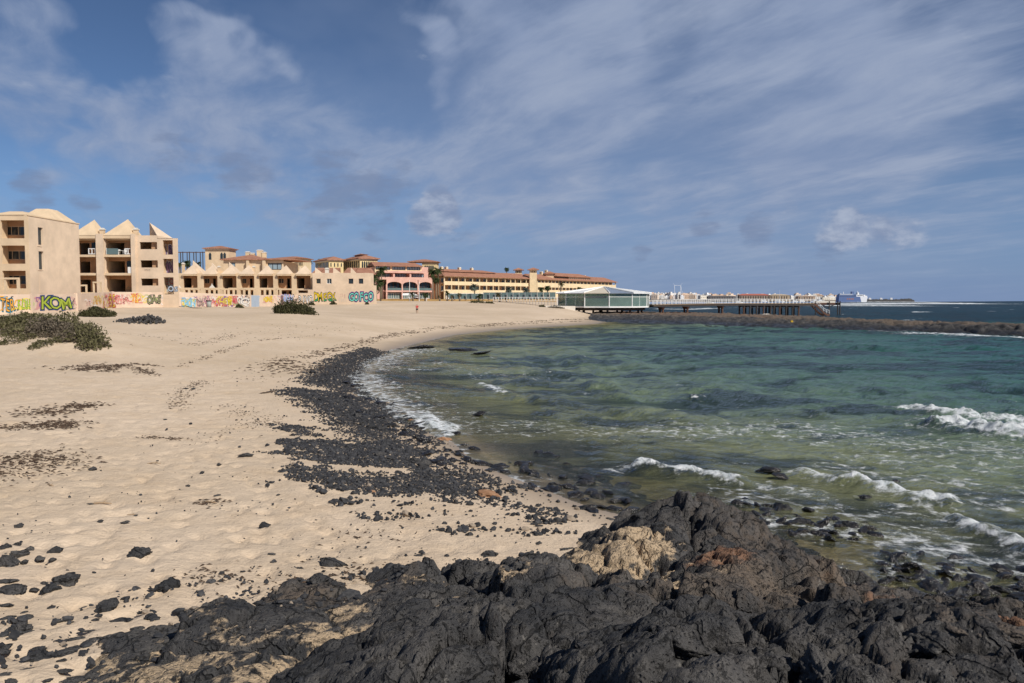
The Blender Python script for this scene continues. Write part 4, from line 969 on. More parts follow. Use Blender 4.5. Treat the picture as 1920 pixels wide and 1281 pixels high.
# ---- shrubs
def shrub(name, label, spots, leafmat, group=None, n=1500, leaf=.06, twigs=60, twigmat=None, spike=0.0):
    """spots: list of (x, y, radius, height) clumps in world metres"""
    x0, y0 = spots[0][0], spots[0][1]; z0 = gz(x0, y0)
    t = thing(name, label, 'shrub', (x0, y0, z0), 0, group)
    tot = sum(s[2] ** 2 for s in spots); V = []
    for (x, y, r, h) in spots:
        m = max(40, int(n * r * r / tot)); d = rng.normal(size=(m, 3)); d /= np.linalg.norm(d, axis=1)[:, None]; d[:, 2] = np.abs(d[:, 2])
        rad = rng.uniform(.35, 1, m) ** .5; c = d * rad[:, None]
        lump = 1 + .45 * vn3(c * 2.3 + x, 5)
        c = c * lump[:, None] * np.array([r, r, h]); cz = ground(x + c[:, 0], y + c[:, 1])
        ctr = np.stack([x + c[:, 0] - x0, y + c[:, 1] - y0, cz + c[:, 2] - z0], -1)
        a = rng.normal(size=(m, 3)); a[:, 2] += spike; a = a / np.linalg.norm(a, axis=1)[:, None]; bb = np.cross(a, rng.normal(size=(m, 3))); bb /= np.linalg.norm(bb, axis=1)[:, None]
        L = leaf * rng.uniform(.6, 1.5, m)[:, None]
        V.append(np.stack([ctr - a * L - bb * L * .12, ctr + bb * L * .42, ctr + a * L, ctr - bb * L * .42], 1))
    V = np.concatenate(V); Fc = np.arange(len(V) * 4).reshape(-1, 4)
    o = mesh_np('foliage', V, Fc, None, False, leafmat, t); o['kind'] = 'stuff'
    b = MB()
    for i in range(twigs):
        x, y, r, h = rr.choice(spots); an = rr.uniform(0, 6.28); q = rr.uniform(.2, 1.0) * r; gx, gy = x + q * math.cos(an) * .4, y + q * math.sin(an) * .4; ex, ey = x + q * math.cos(an) * 1.05, y + q * math.sin(an) * 1.05
        b.tube([(gx - x0, gy - y0, gz(gx, gy) - z0 - .02), ((gx + ex) / 2 - x0 + rr.uniform(-.1, .1), (gy + ey) / 2 - y0, gz(ex, ey) - z0 + h * rr.uniform(.2, .6)), (ex - x0, ey - y0, gz(ex, ey) - z0 + h * rr.uniform(.3, 1.1) * math.sqrt(max(0.05, 1 - (q / r) ** 2)))], [.018 * h + .006, .012 * h + .004, .004], 4)
    if twigs: b.build('stem', twigmat or M['dryshrub'], t)['kind'] = 'stuff'
    return t


def at(u, Y): return ux(u, Y)
shrub('dune_shrub', 'wide straggling green and brown shrub over the dune at the left edge', [(at(20, 51), 51, 2.1, .7), (at(85, 51), 51, 2.0, .85), (at(-40, 51), 51, 2.2, .75), (at(55, 53), 53, 2.4, .85), (at(112, 53), 53, 1.7, .9), (at(-100, 52), 52, 2, .8), (at(40, 49.5), 49.5, 1.5, .5)], M['shrub'], None, 7500, .10, 420)
shrub('dune_shrub', 'dense shrub at the right end of the dune with bare grey twigs', [(at(150, 47.5), 47.5, 1.25, 1.0), (at(178, 46.8), 46.8, .85, .7), (at(130, 49), 49, 1.2, .95), (at(160, 49.5), 49.5, 1.1, .95), (at(165, 46), 46, .7, .5)], M['shrub'], None, 3600, .09, 300)
shrub('dune_shrub', 'brown half-dead shrub in the middle of the dune', [(at(95, 49.5), 49.3, 1.3, 1.0), (at(120, 48.5), 48.5, 1.1, .95), (at(140, 47.5), 47, .8, .7)], M['dryshrub'], None, 4200, .08, 120)
shrub('creeping_plant', 'low green sprig on the bare sand at the dune foot', [(at(72, 45.5), 45.8, .62, .32), (at(86, 45.5), 46.6, .55, .3), (at(58, 45), 45.2, .4, .2)], M['shrub'], None, 900, .06, 20)
shrub('creeping_plant', 'low green plant on the dune face at the left edge', [(at(15, 46.5), 46.8, .8, .4), (at(-8, 46.5), 46, .7, .35), (at(35, 47), 47.8, .6, .35)], M['shrub'], None, 1000, .06, 20)
shrub('round_shrub', 'smooth rounded dark green shrub between the dune and the wall', [(at(182, 84), 84, 1.45, .95), (at(165, 84), 84, .9, .7), (at(197, 84), 84, .8, .6)], M['darkshrub'], None, 5200, .09, 40)
shrub('dune_shrub', 'grey green shrub with a spiky right edge on the open sand before the row houses', [(at(543, 100), 100, 1.8, 1.75), (at(563, 100), 100, 1.6, 1.35), (at(528, 100), 100, 1.1, .9), (at(582, 100), 99.5, .9, .9)], M['darkshrub'], None, 5200, .12, 160, None, .4)
for u, v, Y, r, h, lab in [(450, 579, 133, .75, .6, 'small dark shrub at the wall foot right of the bin'), (585, 573, 158, .7, .8, 'round dark shrub hiding the foot of the white lettering'), (625, 571.5, 162, .65, .75, 'dark shrub under the yellow lettering'), (688, 569.5, 163, .45, .4, 'little dark shrub under the turquoise lettering'), (212, 586, 88, .35, .4, 'dry tuft beside the rounded shrub'), (283, 606, 76, .22, .2, 'dry tuft in front of the rubble heap')]:
    shrub('shrub', lab, [(at(u, Y), Y, r, h)], M['darkshrub'], None, 700, .10, 14)
for u, Y, r, h, lab in [(895, 205, 2.2, .7, 'low green creeping plant on the far sand before the palms'), (918, 205, 1.3, .45, 'small creeping plant right of the larger green one'), (1016, 190, .8, .6, 'small green tuft left of the pavilion'), (1043, 185, 1.4, .8, 'dry brown tuft against the pavilion corner'), (1042, 168, 1.7, .25, 'dark dry weed mat on the sand before the pavilion')]:
    shrub('shrub', lab, [(at(u, Y), Y, r, h)], M['darkshrub'] if h < .75 and u < 1030 else M['dryshrub'], None, 600, .14, 10)


# ------------------------------------------------------------------ buildings
class Fac:
    """a building whose front runs from pixel column u0 (Y0 m ahead) to u1 (Y1 m ahead); local x along the front, y into the house"""
    def __init__(s, name, label, cat, u0, Y0, u1, Y1, zb, group=None):
        s.a = Vector((ux(u0, Y0), Y0)); b = Vector((ux(u1, Y1), Y1)); s.d = (b - s.a); s.w = s.d.length; s.d.normalize()
        s.z = zb; s.t = thing(name, label, cat, (s.a.x, s.a.y, zb), math.atan2(s.d.y, s.d.x), group)
    def X(s, u, dy=0.0):
        """local x of what shows at column u, dy metres behind the front"""
        k = (u - 960) / F; nx, ny = -s.d.y, s.d.x
        return (k * (s.a.y + dy * ny) - s.a.x - dy * nx) / (s.d.x - k * s.d.y)
    def Z(s, v, u=None):
        Y = s.a.y if u is None else s.a.y + s.d.y * s.X(u); return vz(v, Y) - s.z
    def part(s, name, mb, mat, smooth=False): return mb.build(name, mat, s.t, smooth)


def window(par, x0, x1, z0, z1, y, pane, fw=.07, frame='white', mull=0, name='window'):
    """frame with a glass pane in it; the frame is the part, the pane its sub-part"""
    b = MB(); b.box(x0, x1, y - .04, y + .04, z0, z0 + fw).box(x0, x1, y - .04, y + .04, z1 - fw, z1).box(x0, x0 + fw, y - .04, y + .04, z0 + fw, z1 - fw).box(x1 - fw, x1, y - .04, y + .04, z0 + fw, z1 - fw)
    for i in range(mull):
        xm = x0 + (x1 - x0) * (i + 1) / (mull + 1); b.box(xm - fw / 2, xm + fw / 2, y - .035, y + .035, z0 + fw, z1 - fw)
    o = b.build(name, M[frame], par); MB().box(x0 + fw, x1 - fw, y - .008, y + .008, z0 + fw, z1 - fw).build('pane', M[pane], o); return o


def chimney(par, x, y, z0, z1, w=.55, mat='tan', cap='offwhite'):
    o = MB().box(x - w / 2, x + w / 2, y, y + w, z0, z1).build('chimney', M[mat], par)
    MB().box(x - w * .62, x + w * .62, y - .1, y + w + .1, z1 + .002, z1 + .14).box(x - w * .4, x + w * .4, y + .06, y + w - .06, z1 + .14, z1 + .32).build('cap', M[cap], o)


# ---- three-storey block at the left edge
A = Fac('apartment_block', 'derelict peach apartment block at the left edge with blank side wall and two slot windows', 'building', -90, 92, 56.3, 92, 2.4)
w = A.w; tops = [(413, 447), (460.5, 494.7), (507.8, 541)]
holes = []
for (a, b) in tops:
    holes += [(A.X(7.2), A.X(51), A.Z(b), A.Z(a)), (A.X(-46), A.X(-2), A.Z(b), A.Z(a)), (A.X(-88), A.X(-55), A.Z(b), A.Z(a))]
zt = A.Z(404)
A.part('wall', MB().wall(0, w, -1.0, zt, 0, .28, holes), M['tan'])
inn = MB(); ih = []
for k, (a, b) in enumerate(tops):
    g1, g2 = ((422, 439.2), (468.5, 485.5), (515.5, 533))[k]
    for q in ((13.5, 51.5), (-41, -1), (-84, -54)): ih.append((A.X(q[0], 1.7), A.X(q[1], 1.7), A.Z(g2), A.Z(g1)))
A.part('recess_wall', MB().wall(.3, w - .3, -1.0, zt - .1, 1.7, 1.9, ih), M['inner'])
for h in ih[:]: window(A.t, *h, 1.84, 'darkglass', .06, 'tan', 2)
for (a, b) in tops: A.part('floor_slab', MB().box(.29, w - .29, .29, 1.69, A.Z(b + 6), A.Z(b + 2.2)), M['tan'])
A.part('roof_slab', MB().box(.29, w - .29, .29, 10.8, zt - .45, zt - .2), M['tan'])
for xx in (A.X(-1.5), A.X(-51)): A.part('fin_wall', MB().box(xx, xx + .28, .285, 1.69, -1, zt - .46), M['tan'])
sb = MB().wall(0.285, 11, -1, zt, 0, .3, [(2.1, 3.1, A.Z(456.5), A.Z(423)), (2.1, 3.1, A.Z(504), A.Z(469))]).xf(Matrix.Translation((w, 0, 0)) @ Matrix.Rotation(math.pi / 2, 4, 'Z'))
A.part('side_wall', sb, M['pink'])
for a, b in ((424, 455), (470, 501)):
    A.part('window', MB().box(w - .29, w - .25, 2.1, 3.1, A.Z(b + 3), A.Z(a - 1)), M['darkglass'])
    A.part('sill', MB().box(w + .002, w + .06, 1.85, 2.75, A.Z(b) - .30, A.Z(b) - .2), M['pink'])
A.part('blocked_door', MB().box(w + .002, w + .035, 2.05, 3.0, A.Z(551), A.Z(516)), M['pink'])
A.part('cornice', MB().box(w - .28, w + .07, 0.002, 11.1, zt + .003, zt + .13).box(0, w - .281, -.06, .3, zt + .003, zt + .1), M['tan'])
A.part('back_wall', MB().box(0, w - .31, 10.7, 11, -1, zt).box(0, .28, .285, 10.69, -1, zt), M['tan'])
def frust(b, x0, x1, y0, y1, z0, z1, k):
    return b.add([(x0, y0, z0), (x1, y0, z0), (x1, y1, z0), (x0, y1, z0), (x0 + k, y0 + k, z1), (x1 - k, y0 + k, z1), (x1 - k, y1 - k, z1), (x0 + k, y1 - k, z1)], [(0, 1, 5, 4), (1, 2, 6, 5), (2, 3, 7, 6), (3, 0, 4, 7), (4, 5, 6, 7)])
A.part('roof_cap', frust(MB(), w - 4.2, w - .1, .2, 4.2, zt + .14, zt + .62, 1.3), M['tan'])
A.part('roof_cap', frust(MB(), w - 4.6, w - .1, 5.6, 10.6, zt + .14, zt + 1.55, 1.5), M['tan'])
A.part('roof_cap', frust(MB(), w - 10.5, w - 5.4, -.3, 3.2, zt + .1, zt + .75, 1.2), M['tan'])
for u in (34, 57.5, 12, -20): A.part('pergola_post', MB().box(A.X(u) - .12, A.X(u) + .12, -2.2, -1.95, -1, A.Z(525)), M['tan'])
A.part('pergola_beam', MB().box(A.X(-40), A.X(58.5), -2.25, -1.9, A.Z(525) + .003, A.Z(521.5)), M['tan'])

# ---- three-storey block with pyramids
B = Fac('apartment_block', 'derelict peach three-storey block with three pointed pyramid roofs and empty balconies', 'building', 128, 125, 335.5, 125, 2.5)
w = B.w; zt = B.Z(441.5); fl = [(447.5, 477.6), (482.5, 512), (517, 552)]
h = []
for a, b in fl: h += [(B.X(141), B.X(186.5), B.Z(b), B.Z(a)), (B.X(201), B.X(252), B.Z(b), B.Z(a)), (B.X(308.5), B.X(327), B.Z(b), B.Z(a + 3))]
WB = [(265.3, 297.8, 467.4, 454), (266, 298.3, 501.8, 488.2), (266.2, 298.5, 535.6, 522.4)]
for u0, u1, v0, v1 in WB: h.append((B.X(u0), B.X(u1), B.Z(v0), B.Z(v1)))
B.part('wall', MB().wall(0, B.X(300.5), -1, zt, 0, .28, h).wall(B.X(300.5), w, -1, B.Z(447), 0, .28, h), M['pink'])
sl = 4.4; B.part('side_wall', MB().add([(w, .02, -1), (w - .3, .285, -1), (w - .3 - sl, 10, -1), (w - sl, 10, -1), (w, .02, zt - .5), (w - .3, .285, zt - .5), (w - .3 - sl, 10, zt - .5), (w - sl, 10, zt - .5)], [(4, 5, 6, 7), (0, 1, 5, 4), (1, 2, 6, 5), (2, 3, 7, 6), (3, 0, 4, 7)]), M['pink'])
B.part('end_wall', MB().box(0, .3, .285, 9.69, -1, zt - .43), M['pink'])
B.part('back_wall', MB().box(.31, w - .31 - sl, 9.7, 10, -1, zt - .1), M['tan'])
def slabB(z0, z1): return MB().add([(.31, .285, z) if q == 0 else (w - .4, .285, z) if q == 1 else (w - .45 - sl, 9.69, z) if q == 2 else (.31, 9.69, z) for z in (z0, z1) for q in range(4)], [(0, 3, 2, 1), (4, 5, 6, 7), (0, 1, 5, 4), (1, 2, 6, 5), (2, 3, 7, 6), (3, 0, 4, 7)])
for v in (479.8, 514.5, 549.5): B.part('floor_slab', slabB(B.Z(v) - .12, B.Z(v) + .12), M['tan'])
B.part('roof_slab', slabB(B.Z(447.4) - .2, B.Z(447.4)), M['tan'])
for u in (187.5, 193, 253, 303): B.part('fin_wall', MB().box(B.X(u), B.X(u) + .25, .286, 9.68 if u < 300 else 3.5, -1, zt - .43), M['tan'])
bh = []
for k, (a, b) in enumerate(fl):
    bh += [(B.X(154, 1.9), B.X(172, 1.9), B.Z(b), B.Z(a + 7)), (B.X(205, 1.9), B.X(237, 1.9), B.Z(b), B.Z(a + 6.5))]
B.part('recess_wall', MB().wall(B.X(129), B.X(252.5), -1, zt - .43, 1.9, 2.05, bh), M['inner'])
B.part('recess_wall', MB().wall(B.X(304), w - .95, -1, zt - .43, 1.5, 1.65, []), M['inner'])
for u0, u1, v0, v1 in WB: B.part('jamb_panel', MB().box(B.X(u0 + 22, .6), B.X(u1 + 2, .6), .6, .7, B.Z(v0) - .3, B.Z(v1) + .3), M['inner'])
for u0, u1, k in ((175.5, 184.5, 0), (240.5, 250.5, 1)): B.part('board', MB().box(B.X(u0, 1.8), B.X(u1, 1.8), 1.82, 1.87, B.Z(fl[k][0] + 18), B.Z(fl[k][0] + 6)), M['blue'])
for u0, u1 in ((139, 187), (200, 252.2)):
    B.part('balcony_edge', MB().box(B.X(u0), B.X(u1), -.35, -.003, B.Z(482), B.Z(478)), M['tan']); B.part('balcony_edge', MB().box(B.X(u0), B.X(u1), -.35, -.003, B.Z(516.6), B.Z(512.6)), M['tan'])
    B.part('eave_band', MB().box(B.X(u0 - .5), B.X(u1), -.4, -.003, B.Z(447.6), zt), M['tan'])
B.part('parapet', MB().box(B.X(141), B.X(152.6), -.45, -.36, B.Z(476), B.Z(449.5)), M['pink']); B.part('parapet', MB().box(B.X(141), B.X(153.2), -.45, -.36, B.Z(518), B.Z(492)), M['pink'])
B.part('parapet', MB().box(B.X(244), B.X(252), -.34, -.24, B.Z(512.6), B.Z(501)), M['white'])
B.part('roof_pyramid', MB().pyr(B.X(139.5), B.X(187), -.45, 3.6, zt + .003, B.X(173.6), 1.4, B.Z(410.5)), M['tan']); B.part('roof_pyramid', MB().pyr(B.X(200), B.X(252.5), -.45, 3.6, zt + .003, B.X(236.8), 1.4, B.Z(409.5)), M['tan'])
B.part('roof_pyramid', MB().add([(B.X(284.6, 2.2), 2.2, zt - .1), (B.X(299), -.06, zt - .05), (B.X(328), -.06, B.Z(447.2)), (B.X(328, 2.2), 2.4, B.Z(447.2)), (B.X(284.6, 2.2), 2.2, B.Z(414.8)), (B.X(299), -.06, B.Z(447.2))], [(4, 0, 1), (4, 1, 2), (4, 2, 3), (4, 3, 0), (1, 5, 2)]), M['pink'])
for u0, u1 in ((186.8, 200.2), (251.8, 259.2)): B.part('pilaster', MB().box(B.X(u0), B.X(u1), -.55, -.003, -1, B.Z(439)), M['pink'])
for u in (191.5, 254.6): chimney(B.t, B.X(u), .5, zt - .15, B.Z(430.5), .62, 'tan')


def rail(par, x0, x1, y, z0, z1, n, mat='white', t=.05, name='railing'):
    b = MB().box(x0, x1, y - t / 2, y + t / 2, z1 - t, z1).box(x0, x1, y - t / 2, y + t / 2, z0, z0 + t)
    for i in range(n + 1):
        x = x0 + (x1 - x0 - t) * i / n; b.box(x, x + t, y - t / 2 + .002, y + t / 2 - .002, z0 + t, z1 - t)
    return b.build(name, M[mat], par)


rail(B.t, B.X(170.6), B.X(184), -.18, B.Z(477), B.Z(466), 2, t=.11); rail(B.t, B.X(238.2), B.X(251), -.18, B.Z(477), B.Z(466), 2, t=.11)
B.part('glass_guard', MB().box(B.X(204.5), B.X(226), -.2, -.17, B.Z(477.3), B.Z(466)), M['tealglass']); rail(B.t, B.X(203.6), B.X(204.6), -.18, B.Z(477.3), B.Z(465.5), 1)
# fallen garden gables and posts before the block
for u0, u1, v, pk in ((143, 190.5, 537.5, 167), (202, 217, 532, None)):
    b = MB().box(B.X(u0), B.X(u1), -4.2, -3.9, B.Z(v), B.Z(v - 2.8))
    if pk: b.prism([(B.X(pk - 6.5), B.Z(v - 2.8) + .003), (B.X(pk + 7), B.Z(v - 2.8) + .003), (B.X(pk + 3), B.Z(v - 6)), (B.X(pk + 1), B.Z(v - 8.5)), (B.X(pk - 2), B.Z(v - 8.3)), (B.X(pk - 4), B.Z(v - 5))], -4.18, -3.92)
    B.part('pergola_beam', b, M['tan'])
    for u in ((143, 156, 167, 169, 188.5) if pk else (202, 214.5)): B.part('pergola_post', MB().box(B.X(u), B.X(u + 2), -4.19, -3.91, -1, B.Z(v) - .003), M['tan'])
for x, lab in ((228, 'white plastic table on the top balcony of the pyramid block'),):
    t = thing('balcony_table', lab, 'table', (B.a.x + B.X(x), 125.55, 2.5 + B.Z(478.3)))
    MB().box(-.45, .45, -.35, .35, .68, .72).build('table_top', M['white'], t)
    for q in ((-.4, -.3), (.36, -.3), (-.4, .26), (.36, .26)): MB().box(q[0], q[0] + .05, q[1], q[1] + .05, 0, .679).build('leg', M['white'], t)
for x, lab in ((235, 'white plastic chair right of the balcony table'), (222, 'white plastic chair left of the balcony table')):
    t = thing('balcony_chair', lab, 'chair', (B.a.x + B.X(x), 125.5, 2.5 + B.Z(478.3)))
    MB().box(-.24, .24, -.24, .24, .4, .44).build('seat', M['white'], t); MB().box(-.24, .24, .2, .24, .441, .9).build('backrest', M['white'], t)
    for q in ((-.23, -.23), (.18, -.23), (-.23, .15), (.18, .15)): MB().box(q[0], q[0] + .05, q[1], q[1] + .05, 0, .399).build('leg', M['white'], t)

# ---- row of small houses with little pyramids
C = Fac('apartment_row', 'long low row of derelict peach holiday homes with seven small pyramids', 'building', 330, 168, 590, 168, 2.6)
w = C.w; zt = C.Z(512.5); ctr = [358.5, 396, 431.5, 464.8, 500.2, 534.6, 570]
zc, zf = C.Z(517.2), C.Z(541)
h = [(C.X(c - 13), C.X(c + 13.2), zf, zc) for c in ctr] + [(C.X(c - 13), C.X(c + 13.2), C.Z(561), C.Z(543.8)) for c in ctr]
C.part('wall', MB().wall(0, w, -1, zt, 0, .28, h), M['tan'])
C.part('roof_slab', MB().box(.31, w - .31, .285, 8.9, zt - .5, zt - .25), M['tan']); C.part('floor_slab', MB().box(.31, w - .31, .285, 8.9, zf - .34, zf - .04), M['tan'])
C.part('back_wall', MB().box(0, w, 9, 9.3, -1, zt).box(0, .3, .285, 8.99, -1, zt).box(w - .3, w, .285, 8.99, -1, zt), M['tan'])
bh = []
for i, c in enumerate(ctr):
    if i % 2 == 0: bh.append((C.X(c - 11, 1.6), C.X(c + (2 if i != 2 else 6), 1.6), zf, C.Z(521.5)))
    else: bh += [(C.X(c - 11, 1.6), C.X(c - 1.5, 1.6), C.Z(531.3), C.Z(522)), (C.X(c + 5, 1.6), C.X(c + 10.2, 1.6), zf, C.Z(522))]
    bh += [(C.X(c - 10), C.X(c - 1), C.Z(553), C.Z(546)), (C.X(c + 4), C.X(c + 10), C.Z(560), C.Z(546))]
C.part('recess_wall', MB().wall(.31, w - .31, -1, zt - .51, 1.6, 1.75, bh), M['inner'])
for c in ctr[:-1]: C.part('fin_wall', MB().box(C.X(c + 17), C.X(c + 17) + .3, .286, 8.98, -1, zt - .52), M['tan'])
for i, c in enumerate(ctr):
    C.part('eave_band', MB().box(C.X(c - 13), C.X(c + 12.6), -.55, -.003, zc, C.Z(514.2)), M['tan'])
    C.part('roof_pyramid', MB().pyr(C.X(c - 14), C.X(c + 13.2), -.6, 2.2, C.Z(514.2) + .003, C.X(c + 2.5), .5, C.Z(497.2)), M['pink'])
    if i % 2: window(C.t, C.X(c - 11, 1.6), C.X(c - 1.5, 1.6), C.Z(531.3), C.Z(522), 1.7, 'darkglass', .05, 'tan', 1)
    # tall triangular wing walls behind
    a0, hh = ((c - 1, 487.5), (c - 3, 491.5), (c - 6, 490.5), (c - 4, 495.8), (c - 8, 496.3), (c - 9.5, 496.8), (c - 11, 498.5))[i]; ln = (21, 16, 20, 9, 14, 13, 9)[i]
    C.part('wing_wall', MB().add([(C.X(a0), 1.2, zt - .3), (C.X(a0), 5.2, zt - .3), (C.X(a0 + ln), 1.2, zt - .3), (C.X(a0), 1.9, C.Z(hh)), (C.X(a0 + ln), 5.2, zt - .3)], [(0, 2, 3), (0, 3, 1), (2, 4, 3), (3, 4, 1), (0, 1, 4, 2)]), M['pink'])
C.part('parapet', MB().box(C.X(344), C.X(358), 1.5, 1.75, zt + .003, C.Z(507)).box(C.X(408), C.X(425), 1.5, 1.75, zt + .003, C.Z(506)), M['tan'])
for u in (341.5, 408.5, 474): chimney(C.t, C.X(u), 1.0, zt - .2, C.Z(501 if u > 400 else 495), .5, 'tan')
for u0, u1, n in ((336, 445, 6), (452, 545, 5)):       # garden arcade before the houses
    pk = MB().box(C.X(u0), C.X(u1), -7.2, -6.95, C.Z(543.4), C.Z(540.6)); C.part('arcade_beam', pk, M['tan'])
    for i in range(n * 2 + 1):
        u = u0 + (u1 - u0) * i / (n * 2); C.part('arcade_post', MB().box(C.X(u) - .22, C.X(u) + .22, -7.19, -6.96, -1, C.Z(543.4) - .003), M['tan'])
for u in (362, 422.5): C.part('gable', MB().prism([(C.X(u - 5), C.Z(540.6) + .003), (C.X(u + 5), C.Z(540.6) + .003), (C.X(u + 1), C.Z(536)), (C.X(u), C.Z(533)), (C.X(u - 1), C.Z(536))], -7.18, -6.97), M['offwhite'])

# ---- blank-walled end house
Dh = Fac('end_house', 'plain two-storey end house with four small windows above big yellow and turquoise lettering', 'building', 587, 165, 695, 165, 2.3)
w = Dh.w; zt = Dh.Z(512); DW = [(593.4, 602.3), (613.4, 622.6), (654.3, 663.2), (673.3, 681.8)]
h = [(Dh.X(a), Dh.X(b), Dh.Z(532.2), Dh.Z(522.6)) for a, b in DW] + [(Dh.X(560), Dh.X(578), Dh.Z(549.5), Dh.Z(544.5))]
Dh.part('wall', MB().wall(Dh.X(557), w, -1, Dh.Z(543.2), 0, .28, h).wall(0, w, Dh.Z(543.2), zt, .0, .28, h), M['pink'])
Dh.part('back_wall', MB().box(0, w - .31, 5, 5.3, -1, zt - .02).box(w - .3, w, .285, 4.0, -1, zt).box(0, .3, .285, 4.99, -1, zt - .02), M['pink']); Dh.part('roof_slab', MB().box(.31, w - .31, .285, 4.98, zt - .4, zt - .2), M['tan'])
for i, q in enumerate(h[:4]): window(Dh.t, *q, .2, 'darkglass', .07, ('tan', 'white', 'rust', 'rust')[i], (0, 1, 0, 0)[i])
Dh.part('step_wall', MB().box(w + .003, w + .6, 0, 4, -1, Dh.Z(535)), M['pink'])
for u, l in ((591, 14), (625, 15), (657.8, 11)): Dh.part('wing_wall', MB().add([(Dh.X(u), .3, zt - .02), (Dh.X(u + l), .3, zt - .02), (Dh.X(u), .6, Dh.Z(501)), (Dh.X(u), 4, zt - .02)], [(0, 1, 2), (0, 2, 3), (1, 3, 2)]), M['pink'])
for x0, x1 in ((577, 592), (594, 623), (637, 657), (659, 692)): Dh.part('tile_roof', MB().add([(Dh.X(x0), 3.2, zt - .1), (Dh.X(x1), 3.2, zt - .1), (Dh.X(x1 - (9 if x1 > 690 else 0)), 8.5, Dh.Z(499.3)), (Dh.X(x0), 8.5, Dh.Z(499.3)), (Dh.X(x0), 8.8, zt - .1), (Dh.X(x1), 8.8, zt - .1)], [(0, 1, 2, 3), (3, 2, 5, 4), (0, 3, 4), (1, 5, 2)]), M['tile'])
chimney(Dh.t, Dh.X(610.5), 1.5, zt - .2, Dh.Z(504.5), .7, 'offwhite')

# ------------------------------------------------------------------ graffiti wall
WL = [(ux(-90, 83), 83.0), (ux(62, 89), 89.0), (ux(146, 99), 99.0), (ux(212, 117), 117.0), (ux(338, 128), 128.0), (ux(470, 143), 143.0), (ux(558, 160), 160.0)]
WT = [552.5, 552.0, 551.0, 547.5, 548.0, 553.5, 553.0]
gw = thing('graffiti_wall', 'long peach boundary wall covered with graffiti at the back of the beach', 'wall', (WL[2][0], WL[2][1], 2.5))
tops = [vz(v, p[1]) for v, p in zip(WT, WL)]
for i in range(len(WL) - 1):
    (xa, ya), (xb, yb) = WL[i], WL[i + 1]; d = Vector((xb - xa, yb - ya, 0)); L = d.length; d.normalize(); nrm = Vector((d.y, -d.x, 0))
    zz = [min(gz(xa, ya), gz(xb, yb)) - 1.0, tops[i], tops[i + 1]]
    o = Vector((xa, ya, 0)) - gw.location; o.z = -gw.location.z; b = MB(); th = .24
    f = lambda s, dep, z: tuple(o + d * s - nrm * dep + Vector((0, 0, z)))
    b.add([f(0, 0, zz[0]), f(L, 0, zz[0]), f(L, th, zz[0]), f(0, th, zz[0]), f(0, 0, zz[1]), f(L, 0, zz[2]), f(L, th, zz[2]), f(0, th, zz[1])], [(0, 3, 2, 1), (4, 5, 6, 7), (0, 1, 5, 4), (1, 2, 6, 5), (2, 3, 7, 6), (3, 0, 4, 7)])
    b.build('wall_panel', M['wallpaint'], gw)
    pz = max(tops[i], 0); b2 = MB().add([f(q[0], q[1], z) for z in (zz[0], tops[i] + .06) for q in ((-.2, -.08), (.2, -.08), (.2, th + .08), (-.2, th + .08))], [(0, 3, 2, 1), (4, 5, 6, 7), (0, 1, 5, 4), (1, 2, 6, 5), (2, 3, 7, 6), (3, 0, 4, 7)]); b2.build('pier', M['wallpaint'], gw)


def wall_pt(u):
    """point on the wall line below pixel column u, and its direction"""
    k = (u - 960) / F
    for i in range(len(WL) - 1):
        (xa, ya), (xb, yb) = WL[i], WL[i + 1]; dx, dy = xb - xa, yb - ya; den = dx - k * dy
        s = (k * ya - xa) / den
        if -1e-6 <= s <= 1 + 1e-6: return Vector((xa + s * dx, ya + s * dy, 0)), Vector((dx, dy, 0)).normalized()
    return None


LET = {}
def letter_mesh(ch, off):
    if (ch, off) not in LET:
        c = bpy.data.curves.new('t', 'FONT'); c.body = ch; c.size = 1.0; c.offset = off; c.resolution_u = 2; c.align_x = 'CENTER'
        o = bpy.data.objects.new('t', c); me = bpy.data.meshes.new_from_object(o)
        LET[ch, off] = ([tuple(q.co) for q in me.vertices], [tuple(p.vertices) for p in me.polygons])
        bpy.data.objects.remove(o); bpy.data.curves.remove(c); bpy.data.meshes.remove(me)
    return LET[ch, off]


PAINT = {}
def paint(c):
    if c not in PAINT: PAINT[c] = plain('spray_paint', c, .8, .10, 5)
    return PAINT[c]
K = (.018, .018, .022)


